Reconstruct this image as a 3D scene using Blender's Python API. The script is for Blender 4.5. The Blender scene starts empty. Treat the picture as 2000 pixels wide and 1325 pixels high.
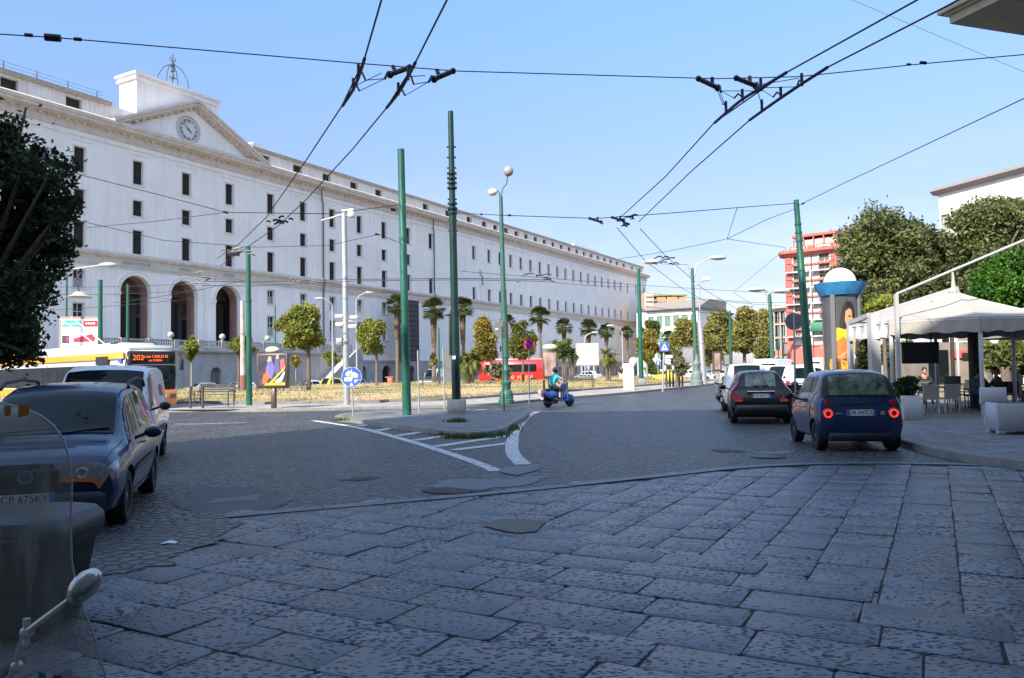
import bpy, math, random
import numpy as np
from mathutils import Vector, Matrix, noise as mnoise
random.seed(7); rng = np.random.default_rng(7)
S = bpy.context.scene; COL = S.collection
R = math.radians; PI = math.pi; sin = math.sin; cos = math.cos

# ------------------------------------------------------------------ camera
FPX, PITCH, ROLL = 1525., R(2.31), R(.86)
CAM = Vector((0, 0, 1.65))
_f = Vector((0, cos(PITCH), sin(PITCH))); _r = Vector((1, 0, 0)); _u = Vector((0, -sin(PITCH), cos(PITCH)))
CR = _r*cos(ROLL) - _u*sin(ROLL); CU = _u*cos(ROLL) + _r*sin(ROLL)
cd = bpy.data.cameras.new('camera'); cam = bpy.data.objects.new('camera', cd); COL.objects.link(cam)
cd.sensor_width = 36; cd.lens = FPX/2000*36; cd.clip_start = .05; cd.clip_end = 8000
m = Matrix((CR, CU, -_f)).transposed().to_4x4(); m.translation = CAM; cam.matrix_world = m
S.camera = cam
# ------------------------------------------------------------------ light
SUN_EL, SD = R(40), Vector((-.545, -.839, 0))          # SD: horizontal direction towards the sun
w = bpy.data.worlds.new('World'); S.world = w; w.use_nodes = True
nt = w.node_tree; bg = nt.nodes['Background']; sky = nt.nodes.new('ShaderNodeTexSky')
sky.sky_type = 'NISHITA'; sky.sun_disc = False; sky.sun_elevation = SUN_EL
sky.sun_rotation = math.atan2(SD.x, SD.y); sky.altitude = 50; sky.air_density = 1.0; sky.dust_density = .9; sky.ozone_density = 2.2
# thin wisps of cloud low over the horizon
tc = nt.nodes.new('ShaderNodeTexCoord'); mp = nt.nodes.new('ShaderNodeMapping'); mp.inputs['Scale'].default_value = (1.6, 1.6, 6)
nz = nt.nodes.new('ShaderNodeTexNoise'); nz.inputs['Scale'].default_value = 2.2; nz.inputs['Detail'].default_value = 7
cr = nt.nodes.new('ShaderNodeValToRGB'); cr.color_ramp.elements[0].position = .47; cr.color_ramp.elements[1].position = .72
sx = nt.nodes.new('ShaderNodeSeparateXYZ'); mr = nt.nodes.new('ShaderNodeMapRange')
mr.inputs[1].default_value = .02; mr.inputs[2].default_value = .26; mr.inputs[3].default_value = .75; mr.inputs[4].default_value = 0
mu = nt.nodes.new('ShaderNodeMath'); mu.operation = 'MULTIPLY'
mx = nt.nodes.new('ShaderNodeMix'); mx.data_type = 'RGBA'; mx.inputs[7].default_value = (2.9, 3.0, 3.3, 1)
L = nt.links.new
L(tc.outputs['Generated'], mp.inputs[0]); L(mp.outputs[0], nz.inputs[0]); L(nz.outputs[0], cr.inputs[0])
L(tc.outputs['Generated'], sx.inputs[0]); L(sx.outputs[2], mr.inputs[0]); L(cr.outputs[0], mu.inputs[0]); L(mr.outputs[0], mu.inputs[1])
hr = nt.nodes.new('ShaderNodeValToRGB'); hr.color_ramp.elements[0].color = (.39, .34, .37, 1); hr.color_ramp.elements[1].position = .72; hr.color_ramp.elements[1].color = (1.32, 1.25, 1.15, 1)  # dims the low sky; zenith out of view is brightened to add fill light
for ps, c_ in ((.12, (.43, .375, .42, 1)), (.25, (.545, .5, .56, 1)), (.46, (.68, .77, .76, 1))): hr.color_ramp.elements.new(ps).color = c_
mm = nt.nodes.new('ShaderNodeMixRGB'); mm.blend_type = 'MULTIPLY'; mm.inputs[0].default_value = 1
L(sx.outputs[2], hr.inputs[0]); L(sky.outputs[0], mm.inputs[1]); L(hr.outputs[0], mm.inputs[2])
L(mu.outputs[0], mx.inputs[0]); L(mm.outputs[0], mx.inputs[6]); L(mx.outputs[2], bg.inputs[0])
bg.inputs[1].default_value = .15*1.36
sl = bpy.data.lights.new('sun', 'SUN'); so = bpy.data.objects.new('sun', sl); COL.objects.link(so)
sl.energy = 4.4; sl.angle = R(.5); sl.color = (1, .93, .82)
so.rotation_euler = (Vector((SD.x*cos(SUN_EL), SD.y*cos(SUN_EL), sin(SUN_EL)))).to_track_quat('Z', 'Y').to_euler()
S.view_settings.view_transform = 'Standard'; S.view_settings.look = 'None'; S.view_settings.gamma = 1
S.view_settings.exposure = 1.0
S.render.engine = 'CYCLES'; S.cycles.max_bounces = 6; S.cycles.transparent_max_bounces = 16

# ------------------------------------------------------------------ picture coordinates (2000 x 1325) to places
def ray(x, y): return CR*((x-1000)/FPX) + CU*((662.5-y)/FPX) + _f
def G(x, y, z=0.):
    d = ray(x, y); return CAM + d*((z-CAM.z)/d.z)
def D(x, y, Y):
    d = ray(x, y); return CAM + d*(Y/d.y)
def sm(t): t = max(0., min(1., t)); return t*t*(3-2*t)
TH = R(29.6); PT = Vector((sin(TH), cos(TH), 0)); PN = Vector((cos(TH), -sin(TH), 0))
PO = Vector((-42.61, 108.22, 0))                        # foot of the palace front
def gz(x, y):
    d = (Vector((x, y, 0))-PO).dot(PN); return -.6*sm((47-d)/20)

# ------------------------------------------------------------------ materials
def nd(nt, t, **k):
    n = nt.nodes.new('ShaderNode'+t)
    for a, b in k.items():
        if a.startswith('i_'):
            n.inputs[int(a[2:]) if a[2:].isdigit() else a[2:]].default_value = b
        else: setattr(n, a, b)
    return n
MC = {}
def M(name, col, rough=.6, metal=0., var=0., vs=3., bump=0., bs=30., spec=.5, coat=0., alpha=1., emit=0., streak=0., ani=(1, 1, 1), tint=None, trans=0.):
    if name in MC: return MC[name]
    m = bpy.data.materials.new(name); m.use_nodes = True; nt = m.node_tree; L = nt.links.new
    p = nt.nodes['Principled BSDF']; c = (*col, 1)
    p.inputs['Base Color'].default_value = c; p.inputs['Roughness'].default_value = rough; p.inputs['Metallic'].default_value = metal
    p.inputs['Specular IOR Level'].default_value = spec; p.inputs['Coat Weight'].default_value = coat; p.inputs['Coat Roughness'].default_value = .04
    p.inputs['Alpha'].default_value = alpha; p.inputs['Transmission Weight'].default_value = trans
    if emit: p.inputs['Emission Color'].default_value = c; p.inputs['Emission Strength'].default_value = emit
    tc = nd(nt, 'TexCoord'); src = tc.outputs['Object']
    if ani != (1, 1, 1):
        mp = nd(nt, 'Mapping'); mp.inputs['Scale'].default_value = ani; L(src, mp.inputs[0]); src = mp.outputs[0]
    if var:
        n = nd(nt, 'TexNoise', i_Scale=vs, i_Detail=6., i_Roughness=.65); L(src, n.inputs[0])
        r = nd(nt, 'ValToRGB'); e = r.color_ramp.elements; e[0].position = .3; e[1].position = .7
        t = tint or (1, 1, 1)
        e[0].color = (*[max(0, a*(1-var)*b) for a, b in zip(col, t)], 1); e[1].color = (*[min(1, a*(1+var*.6)) for a in col], 1)
        L(n.outputs[0], r.inputs[0]); out = r.outputs[0]
        if streak:
            mp = nd(nt, 'Mapping'); mp.inputs['Scale'].default_value = (2.2, 2.2, .12); L(tc.outputs['Object'], mp.inputs[0])
            n2 = nd(nt, 'TexNoise', i_Scale=1.5, i_Detail=5., i_Roughness=.7); L(mp.outputs[0], n2.inputs[0])
            r2 = nd(nt, 'ValToRGB'); r2.color_ramp.elements[0].position = .48; r2.color_ramp.elements[1].position = .75
            mm = nd(nt, 'Math', operation='MULTIPLY', i_1=streak); L(n2.outputs[0], r2.inputs[0]); L(r2.outputs[0], mm.inputs[0])
            mx = nd(nt, 'Mix', data_type='RGBA'); mx.inputs[7].default_value = (col[0]*.55, col[1]*.46, col[2]*.36, 1)
            L(mm.outputs[0], mx.inputs[0]); L(out, mx.inputs[6]); out = mx.outputs[2]
        L(out, p.inputs['Base Color'])
        if rough > .2:
            mr = nd(nt, 'MapRange', i_3=rough*.8, i_4=min(1, rough*1.2)); L(n.outputs[0], mr.inputs[0]); L(mr.outputs[0], p.inputs['Roughness'])
    if bump:
        n = nd(nt, 'TexNoise', i_Scale=bs, i_Detail=5.); L(src, n.inputs[0])
        b = nd(nt, 'Bump', i_Strength=.6, i_Distance=bump); L(n.outputs[0], b.inputs['Height']); L(b.outputs[0], p.inputs['Normal'])
    MC[name] = m; return m
def leafmat(name, dark, mid, light):
    if name in MC: return MC[name]
    m = bpy.data.materials.new(name); m.use_nodes = True; nt = m.node_tree; L = nt.links.new
    p = nt.nodes['Principled BSDF']; p.inputs['Roughness'].default_value = .5; p.inputs['Specular IOR Level'].default_value = .35
    at = nd(nt, 'Attribute', attribute_name='rnd'); r = nd(nt, 'ValToRGB'); e = r.color_ramp.elements
    e[0].position = 0; e[0].color = (*dark, 1); e[1].position = 1; e[1].color = (*light, 1); k = r.color_ramp.elements.new(.5); k.color = (*mid, 1)
    L(at.outputs['Fac'], r.inputs[0]); L(r.outputs[0], p.inputs['Base Color'])
    tr = nd(nt, 'BsdfTranslucent'); ms = nd(nt, 'MixShader'); ms.inputs[0].default_value = .35
    L(r.outputs[0], tr.inputs[0]); L(p.outputs[0], ms.inputs[1]); L(tr.outputs[0], ms.inputs[2]); L(ms.outputs[0], nt.nodes['Material Output'].inputs[0])
    MC[name] = m; return m

# ------------------------------------------------------------------ mesh builder
def rotz(a): return Matrix.Rotation(a, 4, 'Z')
class B:
    def __init__(s): s.v = []; s.f = []; s.m = []
    def add(s, vs, fs, mi=0):
        n = len(s.v); s.v += [tuple(v) for v in vs]; s.f += [tuple(i+n for i in f) for f in fs]; s.m += [mi]*len(fs); return s
    def box(s, x0, x1, y0, y1, z0, z1, mi=0, M_=None):
        vs = [Vector((x, y, z)) for z in (z0, z1) for y in (y0, y1) for x in (x0, x1)]
        if M_ is not None: vs = [M_ @ v for v in vs]
        return s.add(vs, [(0, 2, 3, 1), (4, 5, 7, 6), (0, 1, 5, 4), (1, 3, 7, 5), (3, 2, 6, 7), (2, 0, 4, 6)], mi)
    def bbox(s, x0, x1, y0, y1, z0, z1, bv=.02, mi=0, M_=None):      # box with chamfered vertical and top edges
        def ring(z, i): return [(x0+i, y0+i+bv, z), (x0+i+bv, y0+i, z), (x1-i-bv, y0+i, z), (x1-i, y0+i+bv, z), (x1-i, y1-i-bv, z), (x1-i-bv, y1-i, z), (x0+i+bv, y1-i, z), (x0+i, y1-i-bv, z)]
        vs = ring(z0, bv*.6)+ring(z0+bv, 0)+ring(z1-bv, 0)+ring(z1, bv*.6)
        if M_ is not None: vs = [M_ @ Vector(v) for v in vs]
        fs = [tuple(range(7, -1, -1)), tuple(range(24, 32))]
        for k in range(3):
            for i in range(8): j = (i+1) % 8; fs.append((k*8+i, k*8+j, k*8+8+j, k*8+8+i))
        return s.add(vs, fs, mi)
    def tube(s, pts, r, n=8, mi=0, cap=True, flat=1.):
        pts = [Vector(p) for p in pts]; rs = r if isinstance(r, (list, tuple)) else [r]*len(pts)
        vs = []; fs = []; up = None
        for i, p in enumerate(pts):
            t = (pts[min(i+1, len(pts)-1)]-pts[max(i-1, 0)]).normalized()
            if up is None: up = Vector((0, 0, 1)) if abs(t.z) < .9 else Vector((1, 0, 0))
            a = up.cross(t).normalized(); b = t.cross(a).normalized(); up = b
            for k in range(n):
                g = 2*PI*k/n; vs.append(p+a*cos(g)*rs[i]+b*sin(g)*rs[i]*flat)
        for i in range(len(pts)-1):
            for k in range(n): j = (k+1) % n; fs.append((i*n+k, i*n+j, i*n+n+j, i*n+n+k))
        if cap: fs += [tuple(range(n-1, -1, -1)), tuple(range((len(pts)-1)*n, len(pts)*n))]
        return s.add(vs, fs, mi)
    def lathe(s, prof, c=(0, 0, 0), n=16, mi=0, M_=None, sy=1., cap=True):
        c = Vector(c); vs = []; fs = []
        for r, z in prof:
            for k in range(n):
                v = Vector((r*cos(2*PI*k/n), r*sin(2*PI*k/n)*sy, z)); vs.append((M_ @ v if M_ is not None else v)+c)
        for i in range(len(prof)-1):
            for k in range(n): j = (k+1) % n; fs.append((i*n+k, i*n+j, i*n+n+j, i*n+n+k))
        if cap and prof[0][0] > 2e-5: fs.append(tuple(range(n-1, -1, -1)))
        if cap and prof[-1][0] > 2e-5 and not (abs(prof[-1][1]-prof[-2][1]) < 1e-6 and prof[-2][0] < prof[-1][0]): fs.append(tuple(range((len(prof)-1)*n, len(prof)*n)))
        return s.add(vs, fs, mi)
    def sph(s, c, r, n=14, mi=0, sz=1., sx=1., sy=1., M_=None):
        k = max(6, n//2); prof = [(max(1e-6, sin(PI*i/k)), -cos(PI*i/k)) for i in range(k+1)]
        A = Matrix.Diagonal((r*sx, r*sy, r*sz, 1)); A = (M_ @ A) if M_ is not None else A
        return s.lathe(prof, c, n, mi, A)
    def prism(s, poly, fn, d0, d1, mi=0):       # poly: list (a,b); fn(a,b,d) -> point
        n = len(poly); vs = [fn(a, b, d0) for a, b in poly]+[fn(a, b, d1) for a, b in poly]
        fs = [tuple(range(n-1, -1, -1)), tuple(range(n, 2*n))]+[(i, (i+1) % n, n+(i+1) % n, n+i) for i in range(n)]
        return s.add(vs, fs, mi)
    def sheet(s, poly, z, mi=0): return s.add([(p[0], p[1], z) for p in poly], [tuple(range(len(poly)))], mi)
    def grid(s, P, mi=0, closed=False):         # P: rows of points
        r = len(P); c = len(P[0]); vs = [q for row in P for q in row]; fs = []
        for i in range(r-1):
            for j in range(c if closed else c-1): k = (j+1) % c; fs.append((i*c+j, i*c+k, (i+1)*c+k, (i+1)*c+j))
        return s.add(vs, fs, mi)
    def xf(s, M_, start=0): s.v[start:] = [tuple(M_ @ Vector(v)) for v in s.v[start:]]; return s
    def build(s, name, mats, parent=None, ang=38, label=None):
        me = bpy.data.meshes.new(name); me.from_pydata(s.v, [], s.f)
        if not isinstance(mats, (list, tuple)): mats = [mats]
        for m in mats: me.materials.append(m)
        if len(mats) > 1: me.polygons.foreach_set('material_index', s.m)
        if ang:
            me.polygons.foreach_set('use_smooth', [True]*len(me.polygons)); me.set_sharp_from_angle(angle=R(ang))
        me.validate(); me.update()
        o = bpy.data.objects.new(name, me); COL.objects.link(o)
        if parent: o.parent = parent
        if label: o['label'] = label
        return o
def tag(o, label=None, cat=None, group=None, kind=None):
    if label: o['label'] = label
    if cat: o['category'] = cat
    if group: o['group'] = group
    if kind: o['kind'] = kind
    return o
def thing(name, label, cat, loc=(0, 0, 0), rz=0, group=None, scale=1.):
    o = bpy.data.objects.new(name, None); COL.objects.link(o); o.location = loc; o.rotation_euler = (0, 0, rz); o.scale = (scale,)*3
    o.empty_display_size = .2
    return tag(o, label, cat, group)
def kids(o): return [c for c in bpy.data.objects if c.parent == o]
def dup(root, loc, rz=None, label=None, scale=None):
    r = root.copy(); COL.objects.link(r); r.location = loc
    if rz is not None: r.rotation_euler = (0, 0, rz)
    if scale: r.scale = (scale,)*3
    if label: r['label'] = label
    for ch in kids(root):
        c = ch.copy(); COL.objects.link(c); c.parent = r
        for g in kids(ch):
            d = g.copy(); COL.objects.link(d); d.parent = c
    return r
def text(s, size, mat, parent, Mx, name='lettering', ext=.002, align='CENTER', sx=1.):
    cu = bpy.data.curves.new('t', 'FONT'); cu.body = s; cu.size = size; cu.align_x = align; cu.align_y = 'CENTER'; cu.extrude = ext
    o = bpy.data.objects.new('t', cu); COL.objects.link(o)
    dg = bpy.context.evaluated_depsgraph_get(); me = bpy.data.meshes.new_from_object(o.evaluated_get(dg))
    bpy.data.objects.remove(o); me.materials.clear(); me.materials.append(mat); me.transform(Mx @ Matrix.Diagonal((sx, 1, 1, 1)))
    o = bpy.data.objects.new(name, me); COL.objects.link(o); o.parent = parent
    return o
def facing(loc, right, up):                    # matrix with text x along right, y along up
    x = Vector(right).normalized(); y = Vector(up); y = (y-x*y.dot(x)).normalized(); z = x.cross(y)
    m = Matrix((x, y, z)).transposed().to_4x4(); m.translation = Vector(loc); return m

# foliage: many small leaf faces, per leaf random value
def leaves(name, clumps, size, mat, parent, lump=.25, up=.35, rag=.3):
    P = []; RN = []
    for (c, r, n) in clumps:
        d = rng.normal(size=(n, 3)); d /= np.linalg.norm(d, axis=1)[:, None]
        rad = rng.random(n)**.42
        f = np.array([1+rag*2*mnoise.noise(Vector(q)*2.3+Vector(c)) for q in d])
        p = d*(rad*f)[:, None]*np.array(r)+np.array(c); P.append(p); RN.append(np.full(n, rng.random()*.5)+rng.random(n)*.5)
    P = np.vstack(P); rn = np.concatenate(RN); n = len(P)
    # clumping: pull leaves toward random twig centres
    k = max(8, n//26); tw = P[rng.integers(0, n, k)]
    idx = rng.integers(0, k, n)
    if n < 60000:
        # nearest of a few random twigs
        best = idx; bd = np.full(n, 1e9)
        for _ in range(10):
            t = rng.integers(0, k, n); dd = ((P-tw[t])**2).sum(1); s_ = dd < bd; best = np.where(s_, t, best); bd = np.where(s_, dd, bd)
        P = P+(tw[best]-P)*lump; rn = np.clip(rn*.6+.4*rng.random(k)[best], 0, 1)
    far_ = rng.random(n) < .12; P = P+(far_[:, None]*rng.normal(size=(n, 3))*(np.ptp(P, axis=0)*.035))
    a = rng.normal(size=(n, 3)); a /= np.linalg.norm(a, axis=1)[:, None]
    b = rng.normal(size=(n, 3))+np.array([0, 0, up]); b = np.cross(a, b); b /= np.linalg.norm(b, axis=1)[:, None]
    s_ = size*(.6+.8*rng.random(n))[:, None]
    V = np.stack([P-a*s_, P-b*s_*.5, P+a*s_, P+b*s_*.5], 1).reshape(-1, 3)
    me = bpy.data.meshes.new(name); me.vertices.add(4*n); me.vertices.foreach_set('co', V.ravel())
    me.loops.add(4*n); me.loops.foreach_set('vertex_index', np.arange(4*n)); me.polygons.add(n)
    me.polygons.foreach_set('loop_start', np.arange(n)*4); me.polygons.foreach_set('loop_total', np.full(n, 4))
    me.update(calc_edges=True)
    at = me.attributes.new('rnd', 'FLOAT', 'FACE'); at.data.foreach_set('value', rn)
    me.materials.append(mat); o = bpy.data.objects.new(name, me); COL.objects.link(o); o.parent = parent
    return o
BARK = M('bark', (.14, .11, .085), .9, var=.4, vs=9, bump=.02, bs=20, ani=(1, 1, .3))
BARKG = M('bark_pale', (.27, .24, .2), .9, var=.3, vs=9, bump=.015, bs=20, ani=(1, 1, .3))
def tree(name, label, cat, base, h0, clumps, size, mat, r=.12, bark=None, group=None, lean=0, leafn=None):
    # base world, h0 height where limbs start; clumps ((dx,dy,dz),(rx,ry,rz),n)
    t = thing(name, label, cat, base, 0, group); b = B(); top = Vector((lean, 0, h0))
    b.tube([(0, 0, -.3), (0, 0, .1), (lean*.4, 0.02, h0*.5), top], [r*1.35, r*1.05, r*.85, r*.75], 9)
    for i, (c, rr, n) in enumerate(clumps):
        c = Vector(c); mid = (top*.5+c*.5)+Vector((random.uniform(-.1, .1), 0, -.05*rr[2]))
        b.tube([top-Vector((0, 0, .1)), mid, c+Vector((0, 0, rr[2]*.3))], [r*.5, r*.3, r*.12], 6)
    b.build('trunk', bark or BARK, t)
    leaves('crown', clumps, size, mat, t)
    return t
def blob(cx, cz, w, h, n, dens, k=7, y=.8, seed=0, nar=.3):
    """clumps filling an uneven crown of half width w, half height h"""
    rr = random.Random(seed); out = []; k = int(k*1.5)
    for i in range(k):
        a = rr.uniform(0, 2*PI); q = rr.uniform(.3, .86); e = rr.uniform(-.8, .85)
        ww = math.sqrt(max(.1, 1-e*e))*(1-nar*max(0, e)); s_ = rr.uniform(.6, 1.3)
        if i % 4 == 3: q = rr.uniform(.85, 1.05); s_ = rr.uniform(.35, .6)
        out.append(((cx+cos(a)*q*w*ww, sin(a)*q*w*y*ww, cz+e*h*.85), (w*.33*s_, w*.33*s_, h*.25*s_), int(n/k*s_*s_)))
    out.append(((cx, 0, cz), (w*.55, w*.5, h*.6), n//6))
    return out
# ================================================================== ground
def settmat(name, base, scale=9., rough=.5, bump=.02, wear=.35, sand=None):
    """small basalt setts: cell bump with dark joints"""
    m = bpy.data.materials.new(name); m.use_nodes = True; nt = m.node_tree; L = nt.links.new; p = nt.nodes['Principled BSDF']
    tc = nd(nt, 'TexCoord'); wn = nd(nt, 'TexNoise', i_Scale=.35, i_Detail=3.); L(tc.outputs['Object'], wn.inputs[0])
    ad = nd(nt, 'VectorMath', operation='MULTIPLY_ADD'); ad.inputs[1].default_value = (1.4, 1.4, 0); L(wn.outputs['Color'], ad.inputs[0]); L(tc.outputs['Object'], ad.inputs[2])
    mp = nd(nt, 'Mapping'); mp.inputs['Rotation'].default_value = (0, 0, .4); mp.inputs['Scale'].default_value = (1, 1.35, 1); L(ad.outputs[0], mp.inputs[0])
    v = nd(nt, 'TexVoronoi', feature='DISTANCE_TO_EDGE', i_Scale=scale, i_Randomness=.62); L(mp.outputs[0], v.inputs[0])
    v2 = nd(nt, 'TexVoronoi', feature='F1', i_Scale=scale, i_Randomness=.62); L(mp.outputs[0], v2.inputs[0])
    r = nd(nt, 'ValToRGB'); e = r.color_ramp.elements; e[0].position = .02; e[0].color = (0, 0, 0, 1); e[1].position = .2; e[1].color = (1, 1, 1, 1)
    L(v.outputs[0], r.inputs[0])
    big = nd(nt, 'TexNoise', i_Scale=.5, i_Detail=6., i_Roughness=.7); L(tc.outputs['Object'], big.inputs[0])
    fine = nd(nt, 'TexNoise', i_Scale=45., i_Detail=3.); L(tc.outputs['Object'], fine.inputs[0])
    rb = nd(nt, 'ValToRGB'); e = rb.color_ramp.elements; e[0].position = .35; e[1].position = .68
    e[0].color = (*[a*(1-wear) for a in base], 1); e[1].color = (*[a*(1+wear*.8) for a in base], 1); L(big.outputs[0], rb.inputs[0])
    hs = nd(nt, 'MixRGB', blend_type='MULTIPLY', i_0=.55); L(rb.outputs[0], hs.inputs[1])
    bw = nd(nt, 'RGBToBW'); L(v2.outputs['Color'], bw.inputs[0]); mr = nd(nt, 'MapRange', i_3=.6, i_4=1.35); L(bw.outputs[0], mr.inputs[0]); L(mr.outputs[0], hs.inputs[2])
    mx = nd(nt, 'MixRGB'); mx.inputs[1].default_value = (.02, .019, .017, 1) if not sand else (*sand, 1); L(r.outputs[0], mx.inputs[0]); L(hs.outputs[0], mx.inputs[2]); L(mx.outputs[0], p.inputs['Base Color'])
    mr2 = nd(nt, 'MapRange', i_3=rough*.75, i_4=rough*1.25); L(big.outputs[0], mr2.inputs[0]); L(mr2.outputs[0], p.inputs['Roughness'])
    ma = nd(nt, 'Math', operation='MULTIPLY_ADD', i_1=.35); L(fine.outputs[0], ma.inputs[0]); L(r.outputs[0], ma.inputs[2])
    bp = nd(nt, 'Bump', i_Strength=.8, i_Distance=bump); L(ma.outputs[0], bp.inputs['Height']); L(bp.outputs[0], p.inputs['Normal'])
    return m
SETT = settmat('basalt_setts', (.1, .1, .106), 6.6, .44, .045, .42)
EARTH = M('earth', (.05, .045, .04), .95, var=.4, vs=6, bump=.02)
ASPH = M('asphalt_far', (.28, .265, .245), .85, var=.25, vs=.6, bump=.006, bs=60)
def zgrid(name, xs, ys, dz, mat, ang=0):
    b = B(); b.grid([[(x, y, gz(x, y)+dz) for x in xs] for y in ys]); b.f = [f[::-1] for f in b.f]
    b.f = [f[::-1] for f in b.f]
    return b.build(name, mat, None, 60)
xs = [-3000, -900, -300]+list(np.arange(-150, 160, 7.))+[300, 900, 3000]; ys = [-900, -200, -60]+list(np.arange(-30, 260, 7.))+[300, 500, 1200, 4000]
tag(zgrid('ground', xs, ys, -.06, ASPH), kind='structure')
tag(zgrid('road', np.arange(-60, 61, 3.), np.arange(-12, 180, 3.), 0, SETT), kind='structure')

# --- big chiselled basalt slabs in the foreground
def slabmat():
    m = bpy.data.materials.new('basalt_slab'); m.use_nodes = True; nt = m.node_tree; L = nt.links.new; p = nt.nodes['Principled BSDF']
    tc = nd(nt, 'TexCoord'); at = nd(nt, 'Attribute', attribute_name='rnd')
    ds = nd(nt, 'TexNoise', i_Scale=9., i_Detail=3.); L(tc.outputs['Object'], ds.inputs[0])
    ad = nd(nt, 'VectorMath', operation='MULTIPLY_ADD'); ad.inputs[1].default_value = (.09, .09, 0); L(ds.outputs['Color'], ad.inputs[0]); L(tc.outputs['Object'], ad.inputs[2])
    mp = nd(nt, 'Mapping'); mp.inputs['Rotation'].default_value = (0, 0, R(30)); mp.inputs['Scale'].default_value = (1., 1.9, 1); L(ad.outputs[0], mp.inputs[0])
    v = nd(nt, 'TexVoronoi', feature='SMOOTH_F1', i_Scale=19., i_Randomness=1., i_Smoothness=.25); L(mp.outputs[0], v.inputs[0])
    big = nd(nt, 'TexNoise', i_Scale=1.6, i_Detail=5., i_Roughness=.7); L(tc.outputs['Object'], big.inputs[0])
    # pits where the cell distance is small; how many depends on the patch
    th = nd(nt, 'MapRange', i_1=.3, i_2=.7, i_3=.12, i_4=.44); L(big.outputs[0], th.inputs[0])
    tr_ = nd(nt, 'MapRange', i_3=-.06, i_4=.08); L(at.outputs['Fac'], tr_.inputs[0]); ta = nd(nt, 'Math', operation='ADD'); L(th.outputs[0], ta.inputs[0]); L(tr_.outputs[0], ta.inputs[1])
    sb = nd(nt, 'Math', operation='SUBTRACT'); L(v.outputs['Distance'], sb.inputs[0]); L(ta.outputs[0], sb.inputs[1])
    pit = nd(nt, 'MapRange', i_1=-.12, i_2=.1, i_3=0., i_4=1.); L(sb.outputs[0], pit.inputs[0])
    fine = nd(nt, 'TexNoise', i_Scale=70., i_Detail=4., i_Roughness=.7); L(tc.outputs['Object'], fine.inputs[0])
    r = nd(nt, 'ValToRGB'); e = r.color_ramp.elements; e[0].position = 0; e[0].color = (.07, .078, .096, 1); e[1].position = 1; e[1].color = (.14, .15, .178, 1); L(at.outputs['Fac'], r.inputs[0])
    ms = nd(nt, 'MixRGB', blend_type='MULTIPLY', i_0=.6); L(r.outputs[0], ms.inputs[1]); mr = nd(nt, 'MapRange', i_1=.3, i_2=.7, i_3=.68, i_4=1.2); L(big.outputs[0], mr.inputs[0]); L(mr.outputs[0], ms.inputs[2])
    mx = nd(nt, 'MixRGB'); mx.inputs[1].default_value = (.044, .045, .05, 1); L(pit.outputs[0], mx.inputs[0]); L(ms.outputs[0], mx.inputs[2]); L(mx.outputs[0], p.inputs['Base Color'])
    rr = nd(nt, 'MapRange', i_3=.8, i_4=.34); L(pit.outputs[0], rr.inputs[0]); L(rr.outputs[0], p.inputs['Roughness'])
    ma = nd(nt, 'Math', operation='MULTIPLY_ADD', i_1=.22); L(fine.outputs[0], ma.inputs[0]); L(pit.outputs[0], ma.inputs[2])
    ma2 = nd(nt, 'Math', operation='MULTIPLY_ADD', i_1=1.6); L(big.outputs[0], ma2.inputs[0]); L(ma.outputs[0], ma2.inputs[2])
    bp = nd(nt, 'Bump', i_Strength=.8, i_Distance=.014); L(ma2.outputs[0], bp.inputs['Height']); L(bp.outputs[0], p.inputs['Normal'])
    return m
SLAB = slabmat()
border = [Vector((x, y, 0)) for x, y in [(-5.2, 8.0), (-3.6, 8.95), (-1.57, 9.9), (.25, 10.8), (2.3, 12.0), (3.6, 12.75), (4.9, 13.1), (6.2, 13.05), (7.7, 12.6)]]
def beyond(p):      # + = on the far side of the border curve
    best = None
    for a, c in zip(border, border[1:]):
        t = max(0, min(1, (p-a).dot(c-a)/(c-a).length_squared)); q = a+(c-a)*t; d = (p-q).length
        if best is None or d < best[0]: best = (d, (c-a).cross(p-a).z)
    return best[0]*(1 if best[1] > 0 else -1)
E1 = Vector((.477, .879, 0)); E2 = Vector((.879, -.477, 0))
sb_v, sb_f, sb_r = [], [], []
def slab(s0, s1, t0, t1, dz=0.):
    g = random.uniform(.003, .007)
    c = E1*((s0+s1)/2)+E2*((t0+t1)/2)
    if c.y < .9 or c.y > 13.4 or c.x > 10.5 or c.x < -6: return
    if c.x > 7.9 and c.y > 9.5: return
    if beyond(c) > .02: return
    s0 += g; s1 -= g; t0 += g; t1 -= g
    j = lambda: random.uniform(-.008, .008)
    cut = random.uniform(.015, .04)
    pl = [(s0+cut, t0), (s1-cut, t0), (s1, t0+cut), (s1, t1-cut), (s1-cut, t1), (s0+cut, t1), (s0, t1-cut), (s0, t0+cut)]
    pl = [(a+j(), b+j()) for a, b in pl]; top = .018+dz+random.uniform(-.003, .004); tx, ty = random.uniform(-.008, .008), random.uniform(-.008, .008)
    n = len(sb_v); cs, ct = (s0+s1)/2, (t0+t1)/2
    for k, (z, ins) in enumerate([(-.05, 0), (-.007, 0), (-.002, .003), (0, .01)]):
        for a, b in pl:
            dx, dy = a-cs, b-ct; l = math.hypot(dx, dy); f = 1-ins/l; p = E1*(cs+dx*f)+E2*(ct+dy*f)
            zz = z if k == 0 else top+z+tx*dx+ty*dy
            sb_v.append((p.x, p.y, zz))
    for k in range(3):
        for i in range(8): q = (i+1) % 8; sb_f.append((n+k*8+q, n+k*8+i, n+k*8+8+i, n+k*8+8+q))
    sb_f.append(tuple(n+24+i for i in range(7, -1, -1)))
    sb_r.extend([random.random()]*25)
def zoneB(c): return (c-Vector((2.6, 4.75, 0))).dot(Vector((.80, .6, 0)))
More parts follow.
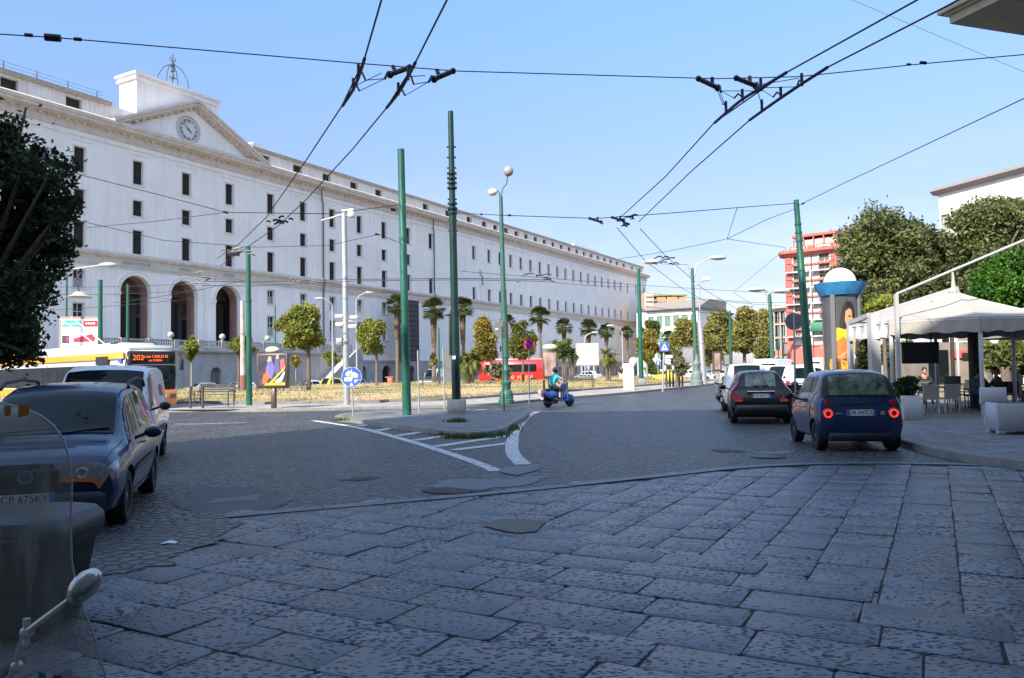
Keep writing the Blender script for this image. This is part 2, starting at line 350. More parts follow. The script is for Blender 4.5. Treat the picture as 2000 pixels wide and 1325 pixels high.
# rows across (near) and courses running away (far right); both share one oblique grid
s = -2.0
while s < 16:
    wd = random.uniform(.4, .5); t = -9+random.uniform(0, .6)
    while t < 9:
        ln = random.uniform(.55, .98); c = E1*(s+wd/2)+E2*(t+ln/2)
        if zoneB(c) < .42: slab(s, s+wd, t, t+ln)
        t += ln
    s += wd
t = -9.
while t < 9:
    wd = random.uniform(.43, .52); s = -2+random.uniform(0, .6)
    while s < 17:
        ln = random.choice([random.uniform(.4, .6), random.uniform(.6, .95)]); c = E1*(s+ln/2)+E2*(t+wd/2)
        if zoneB(c) >= .0: slab(s, s+ln, t, t+wd, -.007)
        s += ln
    t += wd
me = bpy.data.meshes.new('slab_paving'); me.from_pydata(sb_v, [], sb_f); me.polygons.foreach_set('use_smooth', [True]*len(sb_f)); me.set_sharp_from_angle(angle=R(50))
a = me.attributes.new('rnd', 'FLOAT', 'FACE'); a.data.foreach_set('value', sb_r); me.materials.append(SLAB); me.update()
o = bpy.data.objects.new('slab_paving', me); COL.objects.link(o); tag(o, kind='structure')
b = B(); b.sheet([(-5.6, .5), (-5.6, 7.8)]+[(p.x, p.y) for p in border]+[(8.2, 10), (11, 6.5), (11, .5)][0:3], .004); b.f = [f[::-1] for f in b.f]; tag(b.build('joint_earth', EARTH, None, 0), kind='structure')
# flush stones along the curved edge of the slabs
b = B()
def offs(poly, d):
    out = []
    for i, p in enumerate(poly):
        t = (poly[min(i+1, len(poly)-1)]-poly[max(i-1, 0)]).normalized(); out.append(p+Vector((-t.y, t.x, 0))*d)
    return out
def fine(poly, n=6):
    out = []; P = [poly[0]*2-poly[1]]+list(poly)+[poly[-1]*2-poly[-2]]
    for i in range(1, len(P)-2):
        for k in range(n):
            t = k/n; a, b_, c, d = P[i-1], P[i], P[i+1], P[i+2]
            out.append(.5*((2*b_)+(c-a)*t+(2*a-5*b_+4*c-d)*t*t+(3*b_-a-3*c+d)*t**3))
    return out+[P[-2]]
fb = fine(border, 8); inn = offs(fb, -.13); out_ = offs(fb, .13)
i = 0
while i < len(fb)-5:
    k = random.choice([4, 5]); k = min(k, len(fb)-1-i); z = .029+random.uniform(-.002, .002)
    ring = [inn[q]*.5+inn[q+1]*.5 if q == i else inn[q] for q in range(i, i+k)]; rb = [out_[q] for q in range(i, i+k)]
    a0 = inn[i]+(inn[i+1]-inn[i])*.06; b0 = out_[i]+(out_[i+1]-out_[i])*.06
    L_ = [a0]+inn[i+1:i+k+1]; R_ = [b0]+out_[i+1:i+k+1]
    for q in range(len(L_)-1):
        A_, B_, C_, D_ = L_[q], R_[q], R_[q+1], L_[q+1]
        b.add([(A_.x, A_.y, z), (B_.x, B_.y, z-.006), (C_.x, C_.y, z-.006), (D_.x, D_.y, z), (A_.x, A_.y, -.04), (B_.x, B_.y, -.04), (C_.x, C_.y, -.04), (D_.x, D_.y, -.04)],
              [(0, 3, 2, 1), (0, 4, 7, 3), (1, 2, 6, 5), (0, 1, 5, 4), (2, 3, 7, 6)])
    i += k
EDGE = M('edge_stone', (.11, .115, .13), .45, var=.45, vs=5, bump=.006, bs=60)
tag(b.build('paving_edge', EDGE, None, 30), kind='structure')
# asphalt and mortar repairs, the sunken square in the slabs, dirt hollows, manholes
PATCH = M('asphalt_patch', (.1, .1, .105), .7, var=.45, vs=2.5, bump=.012, bs=40)
PATCHL = M('mortar_patch', (.16, .165, .175), .7, var=.25, vs=4, bump=.004, bs=90)
DIRT = M('dirt_hollow', (.075, .065, .06), .95, var=.4, vs=14, bump=.03, bs=30)
CONC = M('rough_fill', (.17, .155, .14), .9, var=.35, vs=20, bump=.012, bs=60)
def patch(pts, z, mat, name='road_patch', rag=.05, raw=False):
    P = [Vector((*p, 0)) if raw else G(*p) for p in pts]; out = []
    for i, p in enumerate(P):
        q = P[(i+1) % len(P)]
        for k in range(14):
            t = k/14; v = p.lerp(q, t); n_ = (mnoise.noise(v*2.1)+.6*mnoise.noise(v*7.3))*rag*2; out.append((v.x+n_, v.y+(mnoise.noise(v*2.7+Vector((5, 3, 1)))+.6*mnoise.noise(v*8.1+Vector((2, 3, 1))))*rag*2))
    bb = B(); bb.sheet(out, z); o = bb.build(name, mat, None, 0); tag(o, kind='structure'); return o
patch([(330, 985), (420, 950), (545, 962), (560, 985), (500, 1005), (380, 1003)], .006, PATCH, rag=.09)
patch([(400, 985), (420, 975), (505, 968), (500, 978)], .009, PATCHL, rag=.02)
patch([(120, 1040), (330, 1005), (480, 1026), (400, 1075), (300, 1110), (190, 1130), (100, 1120)], .027, SETT, rag=.14)
patch([(860, 938), (990, 936), (1075, 928), (1020, 950), (900, 960), (830, 952)], .006, PATCHL, rag=.06)
patch([(975, 916), (1040, 911), (1060, 917), (1010, 930), (980, 925)], .012, PATCHL, rag=.03)
patch([(820, 958), (870, 953), (960, 960), (880, 966), (840, 965)], .012, DIRT, 'dirt_hollow', .05)
patch([(660, 938), (720, 931), (740, 934), (700, 940)], .006, DIRT, 'dirt_hollow', .05)
patch([(1395, 878), (1420, 880), (1462, 881), (1440, 885), (1405, 884)], .006, DIRT, 'dirt_hollow', .06)
patch([(938, 1030), (985, 1018), (1066, 1022), (1050, 1043), (1010, 1046), (965, 1038)], .029, CONC, 'rough_fill', .015)
patch([(1465, 884), (1540, 881), (1552, 886), (1480, 890)], .007, PATCHL, rag=.03)
def manhole(px, py, r, z=.012):
    p = G(px, py); b = B(); b.lathe([(r, 0), (r, .008), (r*.93, .008), (r*.93, .004), (r*.8, .004), (r*.78, .009), (1e-6, .009)], n=28)
    o = b.build('manhole_cover', M('cast_iron', (.06, .06, .062), .45, .6, var=.3, vs=30, bump=.004, bs=80)); o.location = (p.x, p.y, z)
    tag(o, 'round cast iron cover set in the road beside the pavement kerb' if px > 1900 else 'round cast iron cover in the cobbles behind the small blue car', 'manhole cover')
manhole(1500, 893, .33, .008)
# --- painted lines
PAINT = M('road_paint', (.62, .62, .6), .7, var=.45, vs=9, tint=(.5, .5, .5), bump=.008, bs=18)
def stripe(pts, w0, w1=None, z=.005, raw=False, n=5):
    P = fine([G(*p) for p in pts], n) if len(pts) > 2 else [G(*pts[0]).lerp(G(*pts[1]), k/5) for k in range(6)]
    b = B(); w1 = w1 or w0; N_ = len(P); l = []; r = []
    for i, p in enumerate(P):
        t = (P[min(i+1, N_-1)]-P[max(i-1, 0)]).normalized(); wd = (w0+(w1-w0)*i/(N_-1))/2*(1+.1*mnoise.noise(p*2.)); q = Vector((-t.y, t.x, 0))*wd
        l.append((p.x+q.x, p.y+q.y, z)); r.append((p.x-q.x, p.y-q.y, z))
    b.grid([r, l]); return tag(b.build('road_marking', PAINT, None, 0), kind='structure')
stripe([(612, 822), (700, 836), (800, 862), (895, 892), (950, 912), (968, 921)], .22)
stripe([(1022, 908), (1003, 888), (1000, 868), (1008, 840), (1030, 815), (1048, 805)], .3, .24)
for a, c in [((700, 833), (726, 829)), ((735, 842), (770, 836)), ((775, 852), (828, 844)), ((810, 861), (868, 852)), ((850, 873), (998, 851)), ((885, 880), (998, 866))]: stripe([a, c], .3, .3, .009)
stripe([(340, 829), (400, 828.5), (480, 826)], .12)
# --- kerbed areas
KERB = M('kerb_stone', (.2, .19, .18), .75, var=.3, vs=4, bump=.008, bs=40)
def flagmat(name, base, sc, rough=.7):
    m = bpy.data.materials.new(name); m.use_nodes = True; nt = m.node_tree; L = nt.links.new; p = nt.nodes['Principled BSDF']; p.inputs['Roughness'].default_value = rough
    tc = nd(nt, 'TexCoord'); mp = nd(nt, 'Mapping'); mp.inputs['Rotation'].default_value = (0, 0, .25); L(tc.outputs['Object'], mp.inputs[0])
    br = nd(nt, 'TexBrick', i_Scale=sc, offset=.5); br.inputs['Mortar Size'].default_value = .012; br.inputs['Brick Width'].default_value = .6; br.inputs['Row Height'].default_value = .35
    br.inputs['Color1'].default_value = (*[a*.8 for a in base], 1); br.inputs['Color2'].default_value = (*[a*1.2 for a in base], 1); br.inputs['Mortar'].default_value = (*[a*.35 for a in base], 1)
    L(mp.outputs[0], br.inputs[0]); n = nd(nt, 'TexNoise', i_Scale=2.5, i_Detail=7., i_Roughness=.7); L(tc.outputs['Object'], n.inputs[0])
    mr = nd(nt, 'MapRange', i_1=.3, i_2=.7, i_3=.6, i_4=1.3); L(n.outputs[0], mr.inputs[0]); mx = nd(nt, 'MixRGB', blend_type='MULTIPLY', i_0=1.)
    L(br.outputs[0], mx.inputs[1]); L(mr.outputs[0], mx.inputs[2]); L(mx.outputs[0], p.inputs['Base Color'])
    n3 = nd(nt, 'TexNoise', i_Scale=50., i_Detail=4.); L(tc.outputs['Object'], n3.inputs[0]); ma = nd(nt, 'Math', operation='MULTIPLY_ADD', i_1=.5); L(n3.outputs[0], ma.inputs[0]); L(br.outputs['Fac'], ma.inputs[2])
    bp = nd(nt, 'Bump', i_Strength=.5, i_Distance=.008); bp.invert = True; L(ma.outputs[0], bp.inputs['Height']); L(bp.outputs[0], p.inputs['Normal'])
    return m
FLAG = flagmat('lava_flagstones', (.16, .158, .16), 1.1); FLAGW = flagmat('pale_pavement', (.34, .31, .28), .9, .85)
def slabarea(name, outline, z, mat, kerb=None, kw=.22, closed=True):
    """a raised pavement: sheet inside, kerb stones along its outline"""
    P = [Vector((*p, 0)) for p in outline]; b = B(); b.add([(p.x, p.y, gz(p.x, p.y)+z) for p in P], [tuple(range(len(P)))]); top = b.build(name, mat, None, 0); tag(top, kind='structure')
    if kerb:
        K = fine([Vector((*p, 0)) for p in kerb], 5); inn = offs(K, kw)
        b = B(); rows = []
        for p, q in zip(K, inn): g = gz(p.x, p.y); rows.append([(p.x, p.y, g-.1), (p.x, p.y, g+z-.02), (p.x*.93+q.x*.07, p.y*.93+q.y*.07, g+z+.012), (q.x, q.y, g+z+.008), (q.x, q.y, g-.1)])
        b.grid(rows); kb = b.build(name.replace('lawn', 'lawn')+'_kerb', KERB, None, 30); tag(kb, kind='structure')
# traffic island
isl = [(-6.0, 26.9), (-5.3, 25.9), (-4.2, 24.0), (-2.85, 21.8), (-1.5, 19.8), (-.95, 19.4), (-.3, 20.4), (.05, 23), (.45, 26.2), (.55, 29.1), (.0, 30.2), (-2, 31.2), (-5.2, 31.2), (-6.2, 30.0), (-6.35, 28)]
slabarea('traffic_island', isl, .13, FLAG, isl+[isl[0]])
# pavement before the lawn and the lawn itself
K1 = [(-70, 38.5), (-40, 37.2), (-16.2, 35.3), (-11, 34.4), (-6.8, 34.8), (-2.6, 35.6), (-.6, 37.6), (1.6, 41.6), (6.2, 48.8), (11.6, 59), (19.4, 74.5), (30, 97), (42, 122)]
K2 = [(-70, 46), (-40, 43.5), (-17.5, 42.5), (-13.6, 39.9), (-9, 39.6), (-5.5, 40.3), (-2.7, 42.4), (2, 51.6), (8, 61.6), (16, 77), (24.4, 93.5), (36, 118)]
slabarea('pavement', K1+K2[::-1], .12, FLAGW, K1)
b = B(); K2f = fine([Vector((*p, 0)) for p in K2], 5); inn = offs(K2f, .22); rows = []
for p, q in zip(K2f, inn): rows.append([(p.x, p.y, .1), (p.x, p.y, .25), (q.x, q.y, .262), (q.x, q.y, .0)])
b.grid(rows); tag(b.build('lawn_kerb', KERB, None, 30), kind='structure')
def grassmat():
    m = bpy.data.materials.new('dry_grass'); m.use_nodes = True; nt = m.node_tree; L = nt.links.new; p = nt.nodes['Principled BSDF']; p.inputs['Roughness'].default_value = .95
    tc = nd(nt, 'TexCoord'); n = nd(nt, 'TexNoise', i_Scale=.16, i_Detail=6., i_Roughness=.65); L(tc.outputs['Object'], n.inputs[0])
    r = nd(nt, 'ValToRGB'); e = r.color_ramp.elements; e[0].position = .36; e[0].color = (.47, .33, .19, 1); e[1].position = .6; e[1].color = (.14, .16, .05, 1); k = e.new(.48); k.color = (.42, .31, .15, 1)
    L(n.outputs[0], r.inputs[0]); n2 = nd(nt, 'TexNoise', i_Scale=5., i_Detail=5.); L(tc.outputs['Object'], n2.inputs[0]); mr = nd(nt, 'MapRange', i_1=.3, i_2=.7, i_3=.6, i_4=1.3); L(n2.outputs[0], mr.inputs[0])
    mx = nd(nt, 'MixRGB', blend_type='MULTIPLY', i_0=1.); L(r.outputs[0], mx.inputs[1]); L(mr.outputs[0], mx.inputs[2]); L(mx.outputs[0], p.inputs['Base Color'])
    bp = nd(nt, 'Bump', i_Strength=1., i_Distance=.08); L(n2.outputs[0], bp.inputs['Height']); L(bp.outputs[0], p.inputs['Normal']); return m
GRASS = grassmat()
BK = [(-58, 30), (-50, 45), (-44, 55), (-29, 80), (-21, 95.8), (-8, 118), (6, 142), (20, 165)]     # back edge, parallel to the palace
K2g = [p for p in offs(K2f, .2)]; BKf = fine([Vector((*p, 0)) for p in [(-70, 52), (-50, 56), (-38, 66), (-29, 80), (-21, 95.8), (-12, 110), (-4, 124), (4, 138), (14, 148), (24, 150), (34, 140), (38, 125)]], 5)
def resample(P, n):
    l = [0]
    for a_, c_ in zip(P, P[1:]): l.append(l[-1]+(c_-a_).length)
    out = []; j = 0
    for i in range(n):
        t = l[-1]*i/(n-1)
        while j < len(l)-2 and l[j+1] < t: j += 1
        out.append(P[j].lerp(P[j+1], (t-l[j])/max(1e-9, l[j+1]-l[j])))
    return out
A_ = resample(K2g, 90); C_ = resample(BKf, 90); rows = []
for i in range(25):
    t = i/24; row = []
    for p, q in zip(A_, C_):
        v = p.lerp(q, t); h = .22+.28*sm(t*5)-.12*sm((t-.3)*3)+.06*mnoise.noise(v*.12)-.7*sm((t-.9)*12)
        if t == 0: h = .2
        row.append((v.x, v.y, h))
    rows.append(row)
b = B(); b.grid(rows); lawn = b.build('lawn', GRASS, None, 70); tag(lawn, kind='structure')
# tufts of dry and green grass on the lawn, plus weeds by the island
def tufts(name, pts, h, mat, label):
    n = len(pts); P = np.array(pts); ang = rng.random(n)*6.283; wd = h*.16
    d = np.stack([np.cos(ang), np.sin(ang), 0*ang], 1); hh = (h*(.4+.8*rng.random(n)))[:, None]
    lean = rng.normal(size=(n, 3))*.35; lean[:, 2] = 1; V = np.stack([P-d*wd, P+d*wd, P+d*wd*.2+lean*hh, P-d*wd*.2+lean*hh], 1).reshape(-1, 3)
    me = bpy.data.meshes.new(name); me.vertices.add(4*n); me.vertices.foreach_set('co', V.ravel()); me.loops.add(4*n); me.loops.foreach_set('vertex_index', np.arange(4*n)); me.polygons.add(n)
    me.polygons.foreach_set('loop_start', np.arange(n)*4); me.polygons.foreach_set('loop_total', np.full(n, 4)); me.update(calc_edges=True)
    at = me.attributes.new('rnd', 'FLOAT', 'FACE'); at.data.foreach_set('value', np.array([min(1, max(0, .62+1.1*mnoise.noise(Vector(p)*.16)+random.uniform(-.25, .25))) for p in pts])); me.materials.append(mat)
    o = bpy.data.objects.new(name, me); COL.objects.link(o); return tag(o, label, 'grass', kind='stuff')
from mathutils.bvhtree import BVHTree
bv = BVHTree.FromPolygons(b.v, b.f)
def lawnz(x, y):
    h = bv.ray_cast(Vector((x, y, 5)), Vector((0, 0, -1))); return h[0].z if h[0] else .2
pts = []
while len(pts) < 30000:
    i = random.random()**1.4*.9; j = random.random(); k = int(j*88); v = Vector(rows[int(i*24)][k]).lerp(Vector(rows[int(i*24)+1][k+1]), random.random())
    if mnoise.noise(v*.35)+random.uniform(-.5, .5) < -.1: continue
    pts.append((v.x+random.uniform(-1, 1)*.5, v.y+random.uniform(-.6, .6), 0))
pts = [(x, y, lawnz(x, y)) for x, y, _ in pts]
STRAW = leafmat('straw', (.1, .14, .035), (.32, .27, .11), (.52, .38, .19))
tufts('grass', pts, .16, STRAW, 'dry straw coloured and greenish grass tufts over the square lawn')
WEED = leafmat('weed', (.03, .06, .01), (.06, .12, .02), (.12, .18, .04))
pts = []
for (cx, cy, rx, ry, n, z) in [(893, 824, .3, .16, 260, .14), (880, 851, .35, .3, 350, .0), (925, 855, .7, .35, 700, 0.), (996, 838, .25, .9, 600, 0), (665, 822, .25, .2, 120, .1), (958, 850, .5, .15, 260, 0)]:
    c = G(cx, cy, z)
    for _ in range(n): pts.append((c.x+random.gauss(0, rx*.5), c.y+random.gauss(0, ry*.5), z))
tufts('weeds', pts, .11, WEED, 'green weeds growing along the kerb of the traffic island')
# right-hand pavement of lava flagstones
KR = [(30, 46), (16, 42), (11.3, 38), (9.6, 32), (8.7, 26), (8.15, 20), (7.9, 16.3), (7.65, 14.9), (7.55, 13.7), (7.8, 12.1), (8.8, 9.6), (11.5, 6.5), (17, 3.5)]
slabarea('sidewalk', [(60, 46)]+KR+[(60, 3.5)], .13, FLAG, KR[::-1][::1] if False else KR, -.25 if False else .25)
# litter
PAPER = M('paper', (.75, .75, .73), .8)
for i, (x, y, s_) in enumerate([(330, 1061, .07), (1853, 908, .06), (1550, 857, .05)]):
    p = G(x, y, .035 if y > 1000 else .006); b = B(); b.add([(-s_, -s_*.5, 0), (0, -s_*.6, .012), (s_*1.1, -.4*s_, .002), (s_, s_*.5, .006), (0, s_*.6, .02), (-s_*.9, s_*.4, .004)], [(0, 1, 4, 5), (1, 2, 3, 4)])
    o = b.build('paper_scrap', PAPER); o.location = (p.x, p.y, p.z); tag(o, ['white scrap of paper lying on the slabs near the dark wheelie bin', 'white scrap of litter in the gutter by the right-hand kerb', 'white scrap of litter beside the front wheel of the small blue car'][i], 'litter', 'litter on the road')
# ================================================================== the palace
PLAS = M('palace_plaster', (.84, .82, .79), .9, var=.1, vs=.25, streak=.28)
STONE = M('palace_stone', (.64, .57, .5), .9, var=.2, vs=1.2, streak=.3)
RUST = M('palace_base_stone', (.42, .41, .4), .9, var=.2, vs=.8, streak=.4, bump=.02, bs=3)
DARKIN = M('dark_interior', (.022, .021, .02), .8, var=.5, vs=1.2)
FRAME = M('window_frame_wood', (.33, .3, .27), .8)
FRAMEW = M('window_frame_white', (.52, .52, .5), .7)
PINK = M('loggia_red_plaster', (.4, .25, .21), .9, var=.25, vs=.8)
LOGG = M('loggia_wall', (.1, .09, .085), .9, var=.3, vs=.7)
ROOFL = M('roof_lead', (.2, .19, .18), .8)
IRON = M('iron', (.06, .065, .07), .6)
DIAL = M('clock_dial', (.66, .65, .62), .7); BLACK = M('clock_black', (.09, .09, .1), .6)
pal = thing('palace', 'long white neoclassical palace with rows of dark windows, three arches and a pediment clock', 'palace', (PO.x, PO.y, -.33), PI/2-TH, scale=1.2)
U0, U1 = -46., 149.
near = [-40.0, -33.9, -27.8, -21.7, -15.55, -9.15, -3.1, 2.95, 9.45, 15.15, 20.75, 26.5, 32.15, 38.2, 44.4]
far = [51.0, 57.8, 63.1]+[67.15+4.13*i for i in range(16)]+[134., 140.2, 146.5]
WW = 1.15
holes = []      # (x0,x1,z0,z1,kind)
for u in near:
    holes.append((u, u+WW, 22.1, 24.62, 'tall')); 
    if u < 44: holes.append((u, u+WW, 18.7, 20.37, 'short'))
    holes.append((u, u+WW, 14.62, 17.15, 'tall'))
    if not (-12 < u < 5) and u < 44: holes.append((u, u+WW, 10.55, 12.3, 'cross')); holes.append((u, u+WW, 6.5, 9.0, 'cross'))
for u in far:
    holes.append((u, u+1.05, 21.9, 24.3, 'far')); holes.append((u, u+1.05, 14.35, 16.8, 'far'))
    if u > 66 and round(u) % 2: holes.append((u, u+.8, 5.2, 6.3, 'tiny'))
arches = [(-10.55, -6.95), (-4.55, -1.0), (1.5, 5.15)]
def wall(b, x0, x1, z0, z1, holes, mi=0, y=0, dep=.55):
    X = sorted({x0, x1} | {h[0] for h in holes} | {h[1] for h in holes}); 
    for a, c in zip(X, X[1:]):
        hs = sorted([h for h in holes if h[0] <= a+1e-6 and h[1] >= c-1e-6], key=lambda h: h[2]); z = z0
        for h in hs:
            if h[2] > z: b.add([(a, y, z), (c, y, z), (c, y, h[2]), (a, y, h[2])], [(0, 1, 2, 3)], mi)
            z = h[3]
        if z < z1: b.add([(a, y, z), (c, y, z), (c, y, z1), (a, y, z1)], [(0, 1, 2, 3)], mi)
    for h in holes:
        a, c, p, q = h[:4]; d = y+dep
        if h[4] == 'arch': continue
        b.add([(a, y, p), (c, y, p), (c, y, q), (a, y, q), (a, d, p), (c, d, p), (c, d, q), (a, d, q)], [(0, 4, 5, 1), (1, 5, 6, 2), (2, 6, 7, 3), (3, 7, 4, 0)], mi)
def arch(b, a, c, zt, y, dep, mi=0, mi2=None, cut=None, z0=0):
    """spandrel between a round arch and the rectangle over it, its soffit and jambs"""
    r = (c-a)/2; cx = (a+c)/2; n = 16; A = [(cx-r*cos(PI*i/n), zt-r+r*sin(PI*i/n)) for i in range(n+1)]
    for p, q in zip(A, A[1:]): b.add([(p[0], y, p[1]), (q[0], y, q[1]), (q[0], y, zt+.001), (p[0], y, zt+.001)], [(0, 1, 2, 3)], mi)
    path = [(a, z0)]+A+[(c, z0)]; cut = cut or dep
    for p, q in zip(path, path[1:]):
        b.add([(p[0], y, p[1]), (q[0], y, q[1]), (q[0], y+cut, q[1]), (p[0], y+cut, p[1])], [(0, 3, 2, 1)], mi)
        if cut < dep: b.add([(p[0], y+cut, p[1]), (q[0], y+cut, q[1]), (q[0], y+dep, q[1]), (p[0], y+dep, p[1])], [(0, 3, 2, 1)], mi2)
ah = [(a, c, 5.0, 12.3, 'arch') for a, c in arches]
b = B(); wall(b, U0, U1, 3.3, 26.3, holes+ah)
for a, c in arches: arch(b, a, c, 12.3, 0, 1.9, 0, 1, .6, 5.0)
b.box(U0, U1, .8, 16, 25, 27.9); b.box(U0, U0+.05, .05, 16, -2, 26); b.box(U1-.05, U1, .05, 16, -2, 26); b.box(U0, U1, 15.9, 16, -2, 26)
b.build('wall', [PLAS, PINK], pal, 30)
# shallow pilaster strips and panels between the windows
b = B()
for l in (near, far):
    for u, v in zip(l, l[1:]):
        mid = (u+WW+v)/2
        if u > 58: continue
        for q in (mid-.55, mid+.55): b.box(q-.05, q+.05, -.06, .01, 14.55, 26.25)
        if v <= 66 and (v < -11 or v > 9 or True):
            for q in (mid-.55, mid+.55):
                if not any(a-.6 < q < c+.6 for a, c in arches): b.box(q-.05, q+.05, -.06, .01, 3.5, 13.1)
for u in near+far: b.box(u-.75, u+WW+.75, -.09, .01, 25.25, 25.4)
b.box(U0, U1, -.14, .01, 24.95+.75, 24.95+.95)
b.build('pilaster_strips', PLAS, pal, 0)
# window surrounds (slightly paler warm plaster)
SURR = M('window_surround', (.7, .66, .61), .9, var=.12, vs=2)
def surround(b, a, c, p, q, mi=0):
    t = .14
    b.box(a-t, a, -.035, .01, p-t*.99, q+t, mi); b.box(c, c+t, -.035, .01, p-t*.99, q+t, mi); b.box(a, c, -.035, .01, q, q+t, mi); b.box(a-t*1.6, c+t*1.6, -.1, .011, p-t, p-.01, mi)
# windows: each its own part, dark shuttered panes with thin bars
cnt = 0; farst = B()
def window(a, c, p, q, k):
    b = B(); y = .3
    b.box(a+.002, c-.002, y, y+.05, p+.002, q-.002, 0); w_, h_ = c-a, q-p
    if k == 'cross':
        for x in (a+.04, (a+c)/2, c-.04): b.box(x-.045, x+.045, y-.06, y, p+.01, q-.01, 1)
        for i in range(4 if h_ > 2 else 3): z = p+.04+(h_-.08)*i/(3 if h_ > 2 else 2); b.box(a+.01, c-.01, y-.05, y-.001, z-.04, z+.04, 1)
        b.box(a+.08, c-.08, y-.012, y-.002, p+.1, p+h_*.45, 2)
    elif k in ('tall', 'short', 'far'):
        for i in range(int(h_/.28)): z = p+.15+i*.28; b.box(a+.01, c-.01, y-.03, y-.001, z-.025, z+.025, 3)
        b.box((a+c)/2-.03, (a+c)/2+.03, y-.05, y-.001, p+.01, q-.01, 3)
    return b
SHUT = M('dark_louvre', (.026, .023, .021), .8, var=.4, vs=3); GLS = M('pane_pale', (.3, .32, .34), .35, var=.3, vs=2)
for h in sorted(holes, key=lambda h: h[0]):
    if h[4] == 'tiny': bb = window(*h); bb.build('small_window', [DARKIN], pal, 0); continue
    if h[0] < -15.7 and h[4] == 'cross': pass
    bb = window(*h); cnt += 1
    if cnt <= 100: wo = bb.build('window', [DARKIN, FRAMEW, GLS, SHUT], pal, 0); b = B(); surround(b, *h[:4]); b.build('surround', SURR, wo, 0)
    else:
        surround(bb, *h[:4], 4); n = len(farst.v); farst.v += bb.v; farst.f += [tuple(i+n for i in f) for f in bb.f]; farst.m += bb.m
o = farst.build('far_windows', [DARKIN, FRAMEW, GLS, SHUT, SURR], pal, 0); o['kind'] = 'stuff'; o['label'] = 'dark shuttered windows at the far end of the long wing'
# horizontal mouldings swept along the front
def sweep(b, prof, x0, x1, mi=0):
    n = len(prof); vs = [(x0, y, z) for y, z in prof]+[(x1, y, z) for y, z in prof]
    b.add(vs, [(i, n+i, n+(i+1) % n, (i+1) % n) for i in range(n)]+[tuple(range(n)), tuple(range(2*n-1, n-1, -1))], mi)
b = B()
sweep(b, [(.02, 26.2), (-.12, 26.25), (-.12, 26.35), (-.08, 26.4), (-.08, 27.1), (-.55, 27.2), (-.95, 27.3), (-.95, 27.5), (-1.1, 27.62), (-1.15, 27.9), (-1.0, 28.05), (.85, 28.2), (.85, 26.2)], U0-.4, U1+.6)
u = U0+.2
while u < U1: b.box(u, u+.3, -.3, -.07, 26.9, 27.15); u += .86 if u < 70 else 1.2
b.build('cornice', STONE, pal, 25)
b = B(); sweep(b, [(.0, 13.15), (-.1, 13.15), (-.1, 13.95), (-.3, 14.02), (-.42, 14.2), (-.42, 14.38), (-.08, 14.6), (0, 14.62)], U0, U1)
sweep(b, [(.0, 12.95), (-.14, 12.95), (-.14, 13.12), (0, 13.14)], U0, U1); b.build('string_course', STONE, pal, 25)
# arch surrounds
for a, c in arches:
    b = B(); r = (c-a)/2; cx = (a+c)/2; zc = 12.3-r; n = 20; P = []
    for rr in ((r+.02, -.07), (r+.02, -.1), (r+.42, -.1), (r+.44, -.2), (r+.58, -.2), (r+.6, 0)): P.append([(cx-rr[0]*cos(PI*i/n), rr[1], zc+rr[0]*sin(PI*i/n)) for i in range(n+1)])
    b.grid(P)
    for s_ in (-1, 1):
        x = cx+s_*(r+.42); b.box(min(x-.44, x+.44), max(x-.44, x+.44), -.17, .6, zc-.35, zc-.02, 0)
        b.box(x-.4, x+.4, -.08, .01, 5.0, zc-.35)
    b.build('arch_surround', PLAS, pal, 30)
# inscription panels
for a, c in arches: b = B(); b.box((a+c)/2-1.9, (a+c)/2+1.9, -.13, -.09, 13.17, 13.93); b.build('inscription_panel', M('marble_panel', (.55, .52, .47), .8, var=.1), pal, 0)
LET = M('carved_letters', (.3, .28, .25), .8)
for (a, c), s_ in zip(arches, ['REGIVM TOTIVS REGNI', 'PAVPERVM', 'HOSPITIVM']): text(s_, .5, LET, pal, facing(((a+c)/2, -.14, 13.53), (1, 0, 0), (0, 0, 1)), 'inscription', .01, sx=.62)
# loggia behind the arches
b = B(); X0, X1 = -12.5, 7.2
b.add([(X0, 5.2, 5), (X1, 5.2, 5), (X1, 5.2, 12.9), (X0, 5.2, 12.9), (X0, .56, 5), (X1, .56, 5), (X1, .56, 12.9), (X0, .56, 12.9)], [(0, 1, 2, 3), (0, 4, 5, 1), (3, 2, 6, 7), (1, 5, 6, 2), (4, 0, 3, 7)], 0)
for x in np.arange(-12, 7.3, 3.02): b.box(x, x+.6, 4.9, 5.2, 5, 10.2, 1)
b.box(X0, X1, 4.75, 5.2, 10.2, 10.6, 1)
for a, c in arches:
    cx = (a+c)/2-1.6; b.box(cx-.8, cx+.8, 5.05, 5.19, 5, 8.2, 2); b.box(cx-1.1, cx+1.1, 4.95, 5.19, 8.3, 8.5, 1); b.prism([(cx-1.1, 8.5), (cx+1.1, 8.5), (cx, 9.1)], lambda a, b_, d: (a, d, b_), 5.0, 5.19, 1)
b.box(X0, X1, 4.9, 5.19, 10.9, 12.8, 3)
b.build('loggia', [LOGG, M('loggia_pilaster', (.17, .16, .15), .9), DARKIN, PINK], pal, 0)
